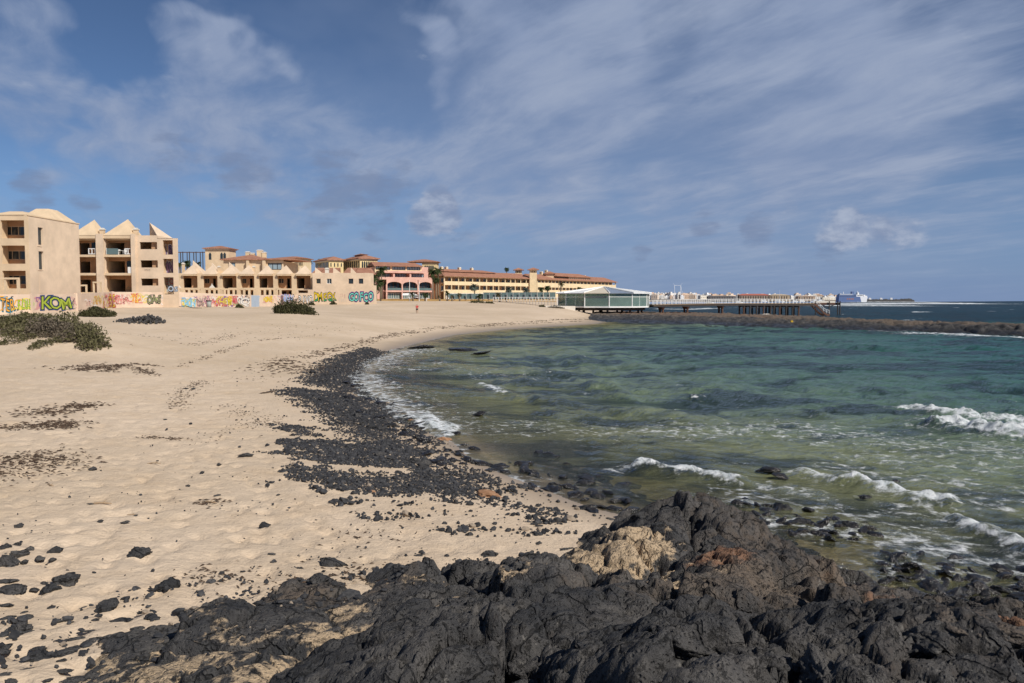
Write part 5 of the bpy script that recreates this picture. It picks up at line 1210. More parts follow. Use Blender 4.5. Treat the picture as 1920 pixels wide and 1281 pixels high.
def graffiti(word, p0, p1, z0, z1, par, fill, line=K, second=None, halo=None, off=.05, wob=.16, label=None, seed=1, extra=None):
    """sprayed word: halo, outline and fill as flat layers on the wall from p0 to p1"""
    r = random.Random(seed); p0, p1 = Vector(p0), Vector(p1); d = p1 - p0; d.z = 0; L = d.length; d.normalize(); nrm = Vector((d.y, -d.x, 0)); n = len(word); cw = L / n; hh = (z1 - z0)
    mats = [paint(halo or line), paint(line), paint(fill), paint(second or fill)]; b = MB()
    org = p0 - Vector(par.location) ; org.z = z0 - par.location.z
    for i, ch in enumerate(word):
        ang = r.uniform(-wob, wob); sh = r.uniform(-.15, .15); sx, sz = cw * 1.42 * r.uniform(.9, 1.15), hh / .72 * r.uniform(.9, 1.05); oz = r.uniform(-.06, .08) * hh
        layers = [(1, off * 1.0, .012)] + [(2, off * .12, .020)]
        if halo: layers = [(0, off * 1.9, .006)] + layers
        for mi, o_, dep in layers:
            v, f = letter_mesh(ch, o_)
            q = []
            for x, y, _ in v:
                X, Z = x + sh * y, y; X, Z = X * math.cos(ang) - Z * math.sin(ang), X * math.sin(ang) + Z * math.cos(ang)
                q.append(tuple(org + d * (cw * (i + .5) + X * sx) + nrm * (dep + .0007 * i) + Vector((0, 0, Z * sz + oz))))
            fs2 = f; b.add(q, fs2, mi)
            if mi == 2 and second:
                for k in range(len(fs2)):
                    if sum(q[j][2] for j in fs2[k]) / len(fs2[k]) < org.z + hh * .34: b.mi[-len(fs2) + k] = 3
    o = b.build('graffiti', mats, par)
    if label: o['label'] = label
    return o


def wg(word, u0, u1, v0, v1, **k):
    a, d = wall_pt(u0); b_, _ = wall_pt(u1); um = (u0 + u1) / 2; m, _ = wall_pt(um); n = Vector((d.y, -d.x, 0)) * .02
    # keep to the plane of one wall panel
    return graffiti(word, a + n, b_ + n, vz(v1, m.y), vz(v0, m.y), gw, **k)


wg('TER', 1, 29, 559, 583, fill=(.62, .30, .04), halo=(.05, .25, .33), seed=3, label='orange letters with black outline and a blue edge')
wg('FLUS', 33, 61, 560, 579, fill=(.36, .46, .03), line=(.10, .16, .03), seed=4, label='yellow green letters', off=.045)
wg('KOM', 76, 136, 557, 580, fill=(.36, .45, .05), halo=(.04, .09, .20), seed=5, label='lime letters on dark blue', off=.045)
wg('OAS', 277, 303, 553, 569, fill=(.25, .25, .13), seed=6, label='khaki bubble letters', off=.07)
wg('CHON', 339, 366, 561, 575, fill=(.25, .52, .68), line=(.12, .30, .42), halo=(.55, .50, .15), seed=7, label='light blue letters')
wg('SHEM', 403, 435, 558, 573, fill=(.60, .50, .04), line=(.20, .05, .12), second=(.52, .12, .10), seed=8, label='many-coloured wild letters')
wg('ONE', 497, 511, 556, 566, fill=(.68, .46, .02), line=(.60, .36, .02), seed=9, label='plain yellow letters')
wg('8E', 205, 217, 551, 575, fill=(.64, .56, .04), line=(.55, .06, .05), seed=10, label='yellow and red figure')
wg('WRM', 222, 240, 556, 567, fill=(.60, .24, .20), line=(.62, .34, .28), seed=11, off=.02); wg('I2', 248, 257, 552, 567, fill=(.66, .34, .05), line=(.6, .15, .08), seed=12, off=.03); wg('SR', 179, 191, 557, 567, fill=(.68, .42, .12), line=(.66, .46, .2), seed=13, off=.02)
wg('HIE', 320, 334, 552, 572, fill=(.62, .36, .12), line=(.6, .2, .2), seed=14, off=.02); wg('NO', 310, 317, 556, 570, fill=(.42, .42, .44), line=(.5, .48, .46), seed=15, off=.03)
wg('MR', 436, 447, 557, 570, fill=(.55, .08, .10), line=(.3, .35, .28), seed=16, off=.03); wg('tag', 368, 382, 558, 574, fill=(.22, .14, .12), line=(.45, .32, .26), seed=17, off=.0); wg('Q', 450, 468, 557, 572, fill=(.62, .58, .52), line=(.30, .28, .27), seed=18, off=.05, label='white grey patch')
wg('HAW', 528, 549, 552, 565, fill=(.24, .34, .58), line=(.40, .45, .60), seed=19, off=.04, label='blue streaked letters'); wg('tk', 384, 398, 557, 575, fill=(.30, .10, .16), line=(.36, .2, .2), seed=20, off=.0)
def scrawl(u0, u1, v0, v1, cols, n, seed, w=.05):
    """illegible sprayed strokes between the words"""
    r = random.Random(seed); a, d = wall_pt(u0); e, _ = wall_pt(u1); nrm = Vector((d.y, -d.x, 0)); z0, z1 = vz(v1, a.y), vz(v0, a.y); b = MB(); org = Vector(gw.location)
    for i in range(n):
        q = r.random(); p = a.lerp(e, q); s, z, an = 0.0, z0 + (z1 - z0) * r.random(), r.uniform(0, 6.28); k = r.randrange(len(cols)); pts = []; wd = w * r.uniform(.6, 1.6)
        for j in range(9):
            pts.append((s, z)); an += r.gauss(0, .9); s += .17 * math.cos(an); z = min(max(z + .17 * math.sin(an), z0), z1)
        for j in range(8):
            (s1, zA), (s2, zB) = pts[j], pts[j + 1]; L = math.hypot(s2 - s1, zB - zA) + 1e-6; ox, oz = -(zB - zA) / L * wd, (s2 - s1) / L * wd
            b.add([tuple(Vector((*(p + d * x).xy, 0)) + nrm * (.026 + .002 * i / n + .0001 * j) - org + Vector((0, 0, y))) for x, y in ((s1 - ox, zA - oz), (s2 - ox, zB - oz), (s2 + ox, zB + oz), (s1 + ox, zA + oz))], [(0, 1, 2, 3)], k)
    o = b.build('graffiti', [paint(c) for c in cols], gw); o['kind'] = 'stuff'


YE, RE, OR_, PU, BK, GR_, BL, PK_, WH = (.66, .54, .08), (.55, .10, .09), (.66, .34, .06), (.22, .10, .26), (.05, .045, .05), (.28, .36, .12), (.20, .36, .52), (.62, .32, .30), (.66, .62, .58)
for q in [(2, 30, 556, 582, (OR_, BL, BK), 14, .04), (31, 62, 560, 580, (GR_, YE), 14, .05), (72, 82, 558, 580, (PU, PK_), 16, .07), (125, 143, 556, 580, (BK, GR_, PK_), 16, .03), (146, 176, 562, 577, (PK_, WH), 8, .04), (176, 196, 555, 570, (YE, OR_), 14, .05), (194, 218, 551, 577, (RE, YE, PK_), 46, .06), (216, 246, 553, 570, (PK_, RE, WH, BK), 34, .035), (246, 260, 551, 568, (OR_, RE, YE), 22, .045), (262, 275, 556, 568, (YE, WH), 8, .04),
          (276, 304, 553, 569, (BK, GR_), 12, .03), (309, 318, 554, 572, (BL, WH), 12, .05), (319, 335, 552, 573, (OR_, RE, YE), 34, .05), (338, 367, 559, 577, (BL, YE, WH), 26, .07), (368, 383, 556, 576, (BK, PK_, PU), 26, .025), (383, 402, 555, 577, (PU, PK_, BK), 26, .03), (402, 437, 556, 575, (YE, RE, PU, WH, OR_), 70, .06), (436, 449, 555, 573, (RE, GR_, BK, PK_), 34, .04), (449, 468, 555, 573, (WH, PK_, BK), 16, .07), (471, 486, 556, 575, (BL, WH, BK), 26, .05), (494, 514, 555, 568, (YE, PK_), 18, .05), (514, 527, 556, 572, (PK_, WH), 8, .03), (526, 550, 552, 568, (BL, WH, PU, PK_), 46, .06), (549, 557, 551, 570, (BK, WH, PK_), 14, .04)]:
    scrawl(q[0], q[1], q[2], q[3], q[4], q[5], int(q[0]) + 7, q[6])
# painted metal doors in the wall
for u0, u1, c, lab in ((470.3, 486.2, (.34, .40, .47), 'grey blue sprayed double door'), (527, 531.5, (.18, .10, .10), 'brown door post')):
    a, d = wall_pt(u0); e, _ = wall_pt(u1); n = Vector((d.y, -d.x, 0)); b = MB(); z0, z1 = vz(576, a.y), vz(554, a.y); o = Vector(gw.location); m_ = (a + e) / 2
    for p, q in ((a, m_ - d * .03), (m_ + d * .03, e)):
        b.add([tuple(Vector((*s.xy, 0)) + n * k - o + Vector((0, 0, z))) for z in (z0, z1) for s, k in ((p, .06), (q, .06), (q, -.02), (p, -.02))], [(0, 3, 2, 1), (4, 5, 6, 7), (0, 1, 5, 4), (1, 2, 6, 5), (2, 3, 7, 6), (3, 0, 4, 7)])
    dr = b.build('door', paint(c), gw); dr['label'] = lab
wg('NW', 471, 486, 555.5, 563.5, fill=(.55, .60, .66), line=(.12, .17, .25), seed=21, off=.03); wg('HZ', 471, 486, 567, 575, fill=(.60, .62, .64), line=(.10, .14, .18), seed=22, off=.03)


def dg_(word, u0, u1, v0, v1, **k):
    a = Dh.t; return graffiti(word, (ux(u0, 165), 164.985, 0), (ux(u1, 165), 164.985, 0), vz(v1, 165), vz(v0, 165), a, **k)


dg_('PIVO', 559, 588, 554, 569, fill=(.74, .74, .72), seed=31, label='white letters with black outline', off=.06); dg_('DMEGX', 589, 631, 549, 565, fill=(.70, .50, .02), second=(.04, .30, .12), seed=32, label='yellow letters with green feet', off=.06)
dg_('GOFCO', 655, 700, 548.5, 565, fill=(.16, .56, .48), halo=(.16, .07, .26), seed=33, label='turquoise letters on black and purple', off=.06); dg_('IIII', 635, 650, 561, 566, fill=(.52, .50, .48), line=(.55, .48, .42), seed=34, off=.0, wob=.02); dg_('tag', 637, 649, 548, 557, fill=(.62, .42, .33), line=(.62, .44, .34), seed=35, off=.0)


def bg_(word, u0, u1, v0, v1, y=124.985, **k): return graffiti(word, (ux(u0, y), y, 0), (ux(u1, y), y, 0), vz(v1, y), vz(v0, y), B.t, **k)


bg_('anzo', 273, 284, 503.5, 507.5, fill=(.22, .17, .14), line=(.3, .22, .18), seed=41, off=.0)
for v0, v1, wd, f, s in ((459, 478, 'SB', (.16, .11, .24), 42), (490, 511, 'AW', (.28, .17, .30), 43), (521, 533, 'EO', (.45, .12, .14), 44), (533, 545, 'OE', (.42, .47, .52), 45)):
    bg_(wd, 309, 327, v0, v1, 126.48, fill=f, line=(.07, .06, .10) if s < 44 else (.16, .2, .14), halo=(.5, .5, .55), seed=s, off=.08, wob=.4)
bg_('OS', 318, 336, 536, 546, fill=(.45, .52, .60), line=(.1, .12, .16), seed=46, off=.07); bg_('GR', 238, 251, 537, 547, 126.88, fill=(.25, .2, .12), line=(.35, .28, .18), seed=47, off=.02)


# ------------------------------------------------------------------ hotels behind
def slots(par, xs, z0, z1, y, w, mat='darkglass', name='window'):
    for x in xs: MB().box(x - w / 2, x + w / 2, y - .05, y + .03, z0, z1 - w * .5).prism([(x - w / 2, z1 - w * .5 + .003), (x + w / 2, z1 - w * .5 + .003), (x, z1 + w * .3)], y - .05, y + .03).build(name, M[mat], par)


T1 = Fac('hotel_tower', 'square ochre tower with a red hipped roof behind the row houses', 'tower', 387.3, 240, 431, 240, 3.5)
w = T1.w; T1.part('wall', MB().box(0, w, 0, w * .9, 0, T1.Z(468)), M['tan']); T1.part('roof', MB().hip(-.7, w + .7, -.7, w * .9 + .7, T1.Z(466.5), T1.Z(460), .2), M['tile']); T1.part('cornice', MB().box(-.3, w + .3, -.3, w * .9 + .3, T1.Z(468) + .003, T1.Z(466.5) - .003), M['offwhite'])
slots(T1.t, [T1.X(396.5), T1.X(418), T1.X(423.7)], T1.Z(487), T1.Z(474.5), -.02, .75)
T2 = Fac('hotel', 'ochre hotel wing with a wide red tiled roof and white chimneys behind the row houses', 'building', 421, 232, 533, 232, 3.5)
w = T2.w; T2.part('wall', MB().wall(0, w, 0, T2.Z(488), 0, .3, [(T2.X(430), T2.X(443), T2.Z(501.5), T2.Z(492.5)), (T2.X(504), T2.X(530), T2.Z(506), T2.Z(493.5))]).box(0, w, .31, 16, 0, T2.Z(488) - .3), M['tan'])
window(T2.t, T2.X(430), T2.X(443), T2.Z(501.5), T2.Z(492.5), .18, 'paleglass', .15, 'dark', 1); window(T2.t, T2.X(504), T2.X(530), T2.Z(506), T2.Z(493.5), .18, 'paleglass', .18, 'dark', 2)
T2.part('roof', MB().hip(-.8, w * .72, -.8, 17, T2.Z(488) + .003, T2.Z(475), .25, 8), M['tile']); T2.part('roof', MB().hip(w * .60, w + 4, -1.0, 15, T2.Z(488) + .06, T2.Z(481), .25, 7), M['tile'])
T2.part('buttress', MB().box(T2.X(466), T2.X(470), -1.2, -.003, 0, T2.Z(489)).box(T2.X(496), T2.X(501), -1.2, -.003, 0, T2.Z(489)), M['tan'])
for u, z in ((451, 471), (460, 473.5), (474, 467.5), (482, 471.5)): chimney(T2.t, T2.X(u), 7, T2.Z(481), T2.Z(z), 1.2 if u != 474 else 1.5, 'cream', 'offwhite')
T3 = Fac('hotel_tower', 'pale ochre block with columns and red roof right of the wide roofed wing', 'building', 541, 250, 573, 250, 3.5)
w = T3.w; T3.part('wall', MB().box(0, w, 0, 8, 0, T3.Z(485)), M['cream']); T3.part('roof', MB().hip(-3.5, w + .7, -.7, 8.7, T3.Z(485) + .003, T3.Z(480), .2, 4), M['tile']); slots(T3.t, [T3.X(555 + 2.6 * i) for i in range(6)], T3.Z(498), T3.Z(488), -.02, .22, 'dark')
T3.part('loggia_roof', MB().add([(T3.X(532), -2, T3.Z(488)), (T3.X(560), -2, T3.Z(500)), (T3.X(560), 1, T3.Z(496)), (T3.X(532), 1, T3.Z(484))], [(0, 1, 2, 3)]).add([(T3.X(532), -2, T3.Z(488.6)), (T3.X(560), -2, T3.Z(500.6)), (T3.X(560), -2, T3.Z(502)), (T3.X(532), -2, T3.Z(490))], [(0, 1, 2, 3)]), M['tile'])
for i in range(8): T3.part('column', MB().box(T3.X(534 + 3.2 * i), T3.X(534 + 3.2 * i) + .25, -1.9, -1.6, 0, T3.Z(490.5 + 1.35 * i)), M['cream'])
for u0, um, u1, v0, v1, Yc, lab in ((592.5, 618, 645, 488, 481.5, 285, 'yellow hotel block with slotted loggia left of the bigger yellow block'), (642, 676, 709, 485.5, 478.5, 280, 'bigger yellow hotel block with dark tall windows and a ridge turret')):
    # corner towards the beach: the left face turns from the sun
    xc, yc = ux(um, Yc), Yc; rz = R(30); t = thing('hotel_block', lab, 'building', (xc, yc, 4.0), rz)
    kR = (u1 - 960) / F; wd = (kR * yc - xc) / (math.cos(rz) - kR * math.sin(rz)); kL = (u0 - 960) / F; dp = (kL * yc - xc) / (-math.sin(rz) - kL * math.cos(rz)); zz = lambda v: vz(v, Yc) - 4.0
    MB().box(0, wd, 0, dp, 0, zz(v0)).build('wall', M['yellow'], t); MB().hip(-.8, wd + .8, -.8, dp + .8, zz(v0) + .003, zz(v1 - 1.5), .25).build('roof', M['tile'], t); MB().box(-.2, wd + .2, -.2, dp + .2, zz(v0 + 1.6), zz(v0) - .003).build('cornice', M['offwhite'], t)
    n = 4 if um < 650 else 7
    slots(t, [wd * (.14 + .72 * i / (n - 1)) for i in range(n)], zz(v0 + (12 if n == 4 else 22)), zz(v0 + 5), -.02, wd * (.07 if n == 4 else .085))
    for i in range(9): y = dp * (.08 + .84 * i / 8); MB().box(-.05, .02, y - dp * .026, y + dp * .026, zz(v0 + 16), zz(v0 + 3.4)).build('window', M['darkglass'], t)
    if n == 7: MB().box(wd * .4, wd * .75, dp * .3, dp * .65, zz(v0), zz(475.5)).build('turret', M['tile'], t); MB().pyr(wd * .35, wd * .8, dp * .25, dp * .7, zz(475.5) + .003, wd * .57, dp * .48, zz(472.5)).build('turret_roof', M['tile'], t)

PK = Fac('hotel', 'pink hotel front with three wide arches and a red tiled roof', 'building', 712.5, 270, 812.5, 278, 3.9)
w = PK.w; X, Z = PK.X, PK.Z
PK.part('upper_wall', MB().wall(X(711), X(800), Z(511), Z(497), 5, 5.4, [(X(a), X(b), Z(505), Z(498)) for a, b in ((713, 740), (744, 769), (772, 797))]), M['cream'])
for a, b in ((713, 740), (744, 769), (772, 797)): window(PK.t, X(a), X(b), Z(505), Z(498), 5.25, 'paleglass', .14, 'dark', 4)
PK.part('roof', MB().add([(X(708), 4.0, Z(497.3)), (X(801), 4.0, Z(497.3)), (X(796), 11, Z(489)), (X(712), 11, Z(488.5)), (X(708), 4.0, Z(498.3)), (X(801), 4.0, Z(498.3)), (X(801), 14, Z(497.3)), (X(708), 14, Z(497.3))], [(0, 1, 2, 3), (4, 5, 1, 0), (1, 6, 2), (0, 3, 7), (3, 2, 6, 7)]), M['tile'])
PK.part('balcony_slab', MB().box(X(714), X(803), 2.2, 5, Z(511), Z(507)), M['hpink'])
PK.part('middle_wall', MB().wall(X(712), X(806), Z(520), Z(511) - .003, 5, 5.4, [(X(a), X(b), Z(519), Z(511.8)) for a, b in ((716, 741), (747, 771), (777, 804))]), M['hpink'])
for a, b in ((716, 741), (747, 771), (777, 804)): window(PK.t, X(a), X(b), Z(519), Z(511.8), 5.25, 'paleglass', .14, 'dark', 4)
PK.part('terrace', MB().box(X(713), X(813), .0, 5, Z(524), Z(519.3)), M['hpink'])
for u in (742, 773): PK.part('divider', MB().box(X(u), X(u + 3), 2.6, 4.98, Z(519.3) + .003, Z(511) - .004), M['hpink'])
# arches
for i, (a, b) in enumerate(((726.8, 753.5), (756.3, 782.3), (786.5, 810))):
    pts = [(X(a - 1.5), Z(524) - .003), (X(b + (1.4 if i < 2 else 2.5)), Z(524) - .003), (X(b + (1.4 if i < 2 else 2.5)), Z(533.5)), (X(b), Z(533.5))]
    for k in range(1, 10):
        s = math.pi * k / 10; pts.append((X((a + b) / 2) + (X(b) - X(a)) / 2 * math.cos(s), Z(533.5) + (Z(528.2) - Z(533.5)) * math.sin(s)))
    pts += [(X(a), Z(533.5)), (X(a - 1.5), Z(533.5))]; PK.part('arch', MB().prism(pts, 0, .5), M['hpink'])
    window(PK.t, X(a), X(b), Z(544.5), Z(527.5), 1.6, 'darkglass', .2, 'rust', 3); PK.part('balustrade', MB().box(X(a), X(b), .2, .24, Z(544.3), Z(540)), M['tealglass'])
for u in (724.5, 753.6, 783.2, 810.2): PK.part('column', MB().box(X(u), X(u + 2.4), .02, .52, 0, Z(533.5) - .003), M['hpink'])
PK.part('arch_floor', MB().box(X(724), X(813), -.1, 4.9, Z(547.5), Z(544.6)), M['hpink']); PK.part('back_wall', MB().box(X(712), X(813), 5.5, 14, 0, Z(498.4)), M['hpink'])
for a, b in ((727, 753), (757, 782), (787, 810)): window(PK.t, X(a), X(b), Z(560), Z(549), 1.2, 'tealglass', .12, 'offwhite', 5)
PK.part('side_wing', MB().box(X(708), X(724), 2.5, 5, 0, Z(524.5)), M['hpink']); PK.part('sunshade', MB().add([(X(746), -5, Z(554)), (X(776), -5, Z(554)), (X(770), -3, Z(549.5)), (X(751), -3, Z(550))], [(0, 1, 2, 3)]).box(X(757), X(776), -5.1, -5, Z(558), Z(556.8)), M['white'])
PY = Fac('hotel_block', 'small yellow block with a red hipped roof just behind the pink hotel', 'building', 792, 300, 819, 300, 4.0)
PY.part('wall', MB().box(0, PY.w, 0, 9, 0, PY.Z(491.5)), M['yellow']); PY.part('roof', MB().hip(-5.5, PY.w + .8, -.8, 9.8, PY.Z(491.5) + .003, PY.Z(485.5), .22, 5), M['tile']); slots(PY.t, [PY.X(798 + 3.6 * i) for i in range(5)], PY.Z(508), PY.Z(498), -.02, .55)


def arcade(fc, posts, rows, name, roof):
    """hotel front: rows of balcony bays between posts, each with its window and guard"""
    x0, x1 = posts[0], posts[-1]; pw = .16; h = []
    for zb, zt_, zg in rows: h += [(posts[i] + pw, posts[i + 1] - pw, zb, zt_) for i in range(len(posts) - 1)]
    zr = rows[0][1] + .35
    fc.part('wall', MB().wall(x0 - .3, x1 + .3, 0, zr, 0, .3, h), M['cream'])
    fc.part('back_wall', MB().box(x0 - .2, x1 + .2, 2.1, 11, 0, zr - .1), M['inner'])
    for zb, zt_, zg in rows:
        fc.part('floor_slab', MB().box(x0 - .2, x1 + .2, .31, 2.09, zb - .25, zb - .02), M['cream'])
        for i in range(len(posts) - 1):
            a, b = posts[i] + pw, posts[i + 1] - pw
            window(fc.t, a + .1, a + (b - a) * .62, zb + .05, zt_ - .25, 2.04, 'darkglass', .08, 'offwhite', 1); fc.part('guard', MB().box(a + .003, b - .003, .06, .14, zb + .003, zg), M['cream'])
    if roof: fc.part('roof', MB().add([(x0 - .9, -.9, zr + .05), (x1 + .9, -.9, zr + .05), (x1 + .9, 7, zr + roof), (x0 + 1.5, 7, zr + roof), (x0 - .9, -.9, zr - .12), (x1 + .9, -.9, zr - .12), (x1 + .9, 12, zr + .05), (x0 - .9, 12, zr + .05)], [(0, 1, 2, 3), (4, 5, 1, 0), (0, 3, 7), (1, 6, 2), (3, 2, 6, 7)]), M['tile'])


HF = Fac('hotel', 'long cream hotel front with two rows of balconies under a red roof', 'building', 832, 285, 1000, 325, 3.8)
ps = [HF.X(820 + q / 5.333) for q in (75, 145, 215, 280, 355, 425, 495, 560, 615, 680, 735, 780, 835, 890, 945)]; Zf = lambda y: HF.Z(480 + y / 5.333)
arcade(HF, ps, [(Zf(268), Zf(210), Zf(252)), (Zf(352), Zf(290), Zf(336))], 'h', 2.2)
HF.part('ground_wall', MB().box(ps[0], ps[-1], -.6, -.32, 0, Zf(372)), M['offwhite'])
for i in range(0, 14): window(HF.t, ps[i] + .4, ps[i + 1] - .3, Zf(418), Zf(374), -.66, 'tealglass', .08, 'offwhite', 1)
HF.part('penthouse', MB().wall(HF.X(876), HF.X(946), Zf(190), Zf(148), 5, 5.3, []).box(HF.X(850), HF.X(946), 5.31, 14, Zf(190), Zf(148)), M['cream'])
for g in range(6):
    for k in range(4): xx = HF.X(820 + (306 + 63 * g + 14 * k) / 5.333); HF.part('window', MB().box(xx - .16, xx + .16, 4.95, 5.02, Zf(178), Zf(158)), M['darkglass'])
HF.part('penthouse_roof', MB().hip(HF.X(848), HF.X(947), 4.2, 15, Zf(148) + .003, Zf(118), .2, 4), M['tile'])
for u in (863, 872, 896, 919): chimney(HF.t, HF.X(u), 9, Zf(125), Zf(100), 1.0, 'cream', 'offwhite')
for u0, u1, v0, v1, vb, Y, lab in ((966, 978.5, 507, 503, 514, 335, 'smaller of two roof turrets on the long cream hotel'), (993, 1006.5, 506.5, 502.5, 548, 322, 'taller cream turret tower at the joint of the two hotel wings')):
    t = Fac('turret', lab, 'tower', u0, Y, u1, Y, vz(vb, Y)); t.part('wall', MB().box(0, t.w, 0, t.w, 0, t.Z(v0)), M['cream']); t.part('roof', MB().hip(-.9, t.w + .9, -.9, t.w + .9, t.Z(v0) + .003, t.Z(v1 - 1), .2), M['tile']); slots(t.t, [t.w * .35, t.w * .65], t.Z(v0 + 4.6), t.Z(v0 + 2), -.02, .3, 'dark')
HG = Fac('hotel', 'receding right wing of the cream hotel ending above the glass pavilion', 'building', 1006, 330, 1156, 395, 3.5)
Zg = lambda y: HG.Z(480 + y / 5.333); n = 22; ps = [HG.X(1008 + 146 * i / n) for i in range(n + 1)]
arcade(HG, ps, [(Zg(276), Zg(240), Zg(266)), (Zg(352), Zg(312), Zg(338))], 'g', 2.4)
b0, b1 = HG.X(1072), HG.X(1112); HG.part('upper_block', MB().box(b0, b1, 1.5, 12, Zg(236), Zg(192)), M['cream']); HG.part('upper_roof', MB().hip(HG.X(1046), b1 + 1, .6, 14, Zg(192) + .003, Zg(150), .2, 5), M['tile'])
for i in range(11): x = b0 + (b1 - b0) * (.06 + .088 * i); HG.part('window', MB().box(x - .2, x + .2, 1.44, 1.52, Zg(224), Zg(204)), M['darkglass'])
HG.part('upper_wall', MB().box(HG.X(1046), b0 - .01, 3, 11, Zg(236), Zg(194)), M['tan'])
TG = Fac('turret', 'low red roofed turret behind the right hotel wing', 'tower', 1023, 345, 1038, 345, 12); TG.part('wall', MB().box(0, TG.w, 0, TG.w, 0, TG.Z(513.5)), M['tan']); TG.part('roof', MB().hip(-.8, TG.w + .8, -.8, TG.w + .8, TG.Z(513.5) + .003, TG.Z(508.5), .2), M['tile'])
for u, v in ((1043, 510), (1052, 507), (1122, 520)): chimney(HG.t, HG.X(u), 7, HG.Z(516, u), HG.Z(v, u), 1.1, 'cream', 'offwhite')

# pylon frame far left, between tower and block
pf = thing('steel_frame', 'dark rusty steel frame of an unfinished building behind the row houses', 'frame', (ux(362, 300), 300, 4)); b = MB()
for i in range(7):
    for k in range(2): b.box(-6 + 2.5 * i, -5.75 + 2.5 * i, 4 * k, 4 * k + .25, 0, vz(472 if i < 5 else 471, 300) - 4)
for i in range(6): MB().box(-5.75 + 2.5 * i, -3.5 + 2.5 * i, 0.02, .22, vz(472, 300) - 4.4, vz(472, 300) - 4.1).build('beam', M['rust'], pf)
b.build('post', M['dsteel'], pf)['kind'] = 'stuff'

# garden wall, glass fence and beach boardwalk
gwl = thing('garden_wall', 'low ochre garden wall along the hotel beach front', 'wall', (ux(700, 262), 262, 3.0)); xr = ux(1042, 240) - ux(700, 262)
for i in range(12):
    x0, x1 = xr * i / 12, xr * (i + 1) / 12; yy = lambda x: (240 - 262) * x / xr
    MB().add([(x0, yy(x0), -.6), (x1, yy(x1), -.6), (x1, yy(x1) + .3, -.6), (x0, yy(x0) + .3, -.6), (x0, yy(x0), 1.0), (x1, yy(x1), 1.0), (x1, yy(x1) + .3, 1.0), (x0, yy(x0) + .3, 1.0)], [(4, 5, 6, 7), (0, 1, 5, 4), (1, 2, 6, 5), (2, 3, 7, 6), (3, 0, 4, 7)]).build('wall_panel', M['ochrewall'], gwl)
gf = thing('glass_fence', 'teal glass windbreak fence standing on the hotel garden wall', 'fence', (ux(700, 262), 262.15, 4.0))
for i in range(14, 32):
    x0, x1 = xr * i / 32, xr * (i + 1) / 32; ym = yy((x0 + x1) / 2)
    MB().box(x0 + .08, x1 - .08, ym - .02, ym + .02, .05, 1.7 if i < 20 else 2.1).build('panel', M['tealglass'], gf); MB().box(x0 - .06, x0 + .06, ym - .06, ym + .06, 0, 1.8 if i < 20 else 2.2).build('post', M['steel'], gf)
bw = thing('boardwalk', 'low grey beach boardwalk with white posts left of the pavilion', 'boardwalk', (ux(925, 225), 225, gz(ux(925, 225), 225))); L = ux(1045, 205) - ux(925, 225)
for i in range(22): MB().box(L * i / 22, L * (i + 1) / 22 - .05, -20 * i / 22, -20 * i / 22 + 2.2, .25, .37).build('plank', M['offwhite'], bw)
for i in range(23): MB().box(L * i / 22 - .06, L * i / 22 + .06, -20 * i / 22 - .1, -20 * i / 22 + .02, -.8, 1.3).build('post', M['white'], bw)
rl = MB()
for i in range(22): rl.box(L * i / 22, L * (i + 1) / 22, -20 * i / 22 - .06, -20 * i / 22 - .02, 1.2, 1.28)
rl.build('handrail', M['white'], bw)
for u, v0, v1, lab in ((768.3, 527, 566, 'tall white flagpole before the middle pink arch'), (786.2, 531, 565.5, 'tall white flagpole before the right pink arch'), (800, 551, 566, 'short white lamp post beside the pink hotel')):
    Y = 240; t = thing('flagpole' if v0 < 545 else 'lamp_post', lab, 'pole', (ux(u, Y), Y, vz(v1, Y))); MB().tube([(0, 0, -.5), (0, 0, vz(v0, Y) - vz(v1, Y))], [.11, .07], 8).build('pole', M['white'], t); MB().tube([(0, 0, vz(v0, Y) - vz(v1, Y)), (0, 0, vz(v0, Y) - vz(v1, Y) + .22)], [.13, .1], 8).build('cap', M['white'], t)


# ---- palms
def palm_mesh(seed, n=30, arch=.9, mat='palm'):
    r = random.Random(seed); V, Fq = [], []
    for i in range(n):
        az = r.uniform(0, 6.28); el = r.uniform(-.5, 1.35); L = r.uniform(.8, 1.1); ca, sa = math.cos(az), math.sin(az); p = Vector((0, 0, 0)); e = el; prev = []
        for k in range(7):
            d = Vector((ca * math.cos(e), sa * math.cos(e), math.sin(e))); side = Vector((-sa, ca, 0)); wd = .15 * math.sin(math.pi * (k + .6) / 7.4) * L
            if k:
                for sgn in (-1, 1):                              # leaflets hang in pairs from the rib
                    b = len(V); q = p + side * sgn * wd * 1.5 + d * .10 - Vector((0, 0, .05 + .05 * k / 7)); V += [tuple(p - d * .045), tuple(p + d * .035), tuple(q + d * .03), tuple(q - d * .01)]; Fq.append((b, b + 1, b + 2, b + 3))
                    b = len(V); p2 = p - d * .075; q = p2 + side * sgn * wd * 1.4 + d * .08 - Vector((0, 0, .06)); V += [tuple(p2 - d * .03), tuple(p2 + d * .02), tuple(q + d * .02), tuple(q - d * .01)]; Fq.append((b, b + 1, b + 2, b + 3))
            p = p + d * L / 7; e -= arch * (.20 + .06 * k) * (1.2 - .3 * math.sin(el))
    me = bpy.data.meshes.new('crown'); me.from_pydata(V, [], Fq); me.materials.append(M[mat]); return me


CROWN = [palm_mesh(1, 34), palm_mesh(2, 30, .7), palm_mesh(3, 40, 1.0)]; CBL = palm_mesh(4, 44, .5, 'blue_palm'); CDRY = palm_mesh(5, 20, 1.3, 'dry_palm')


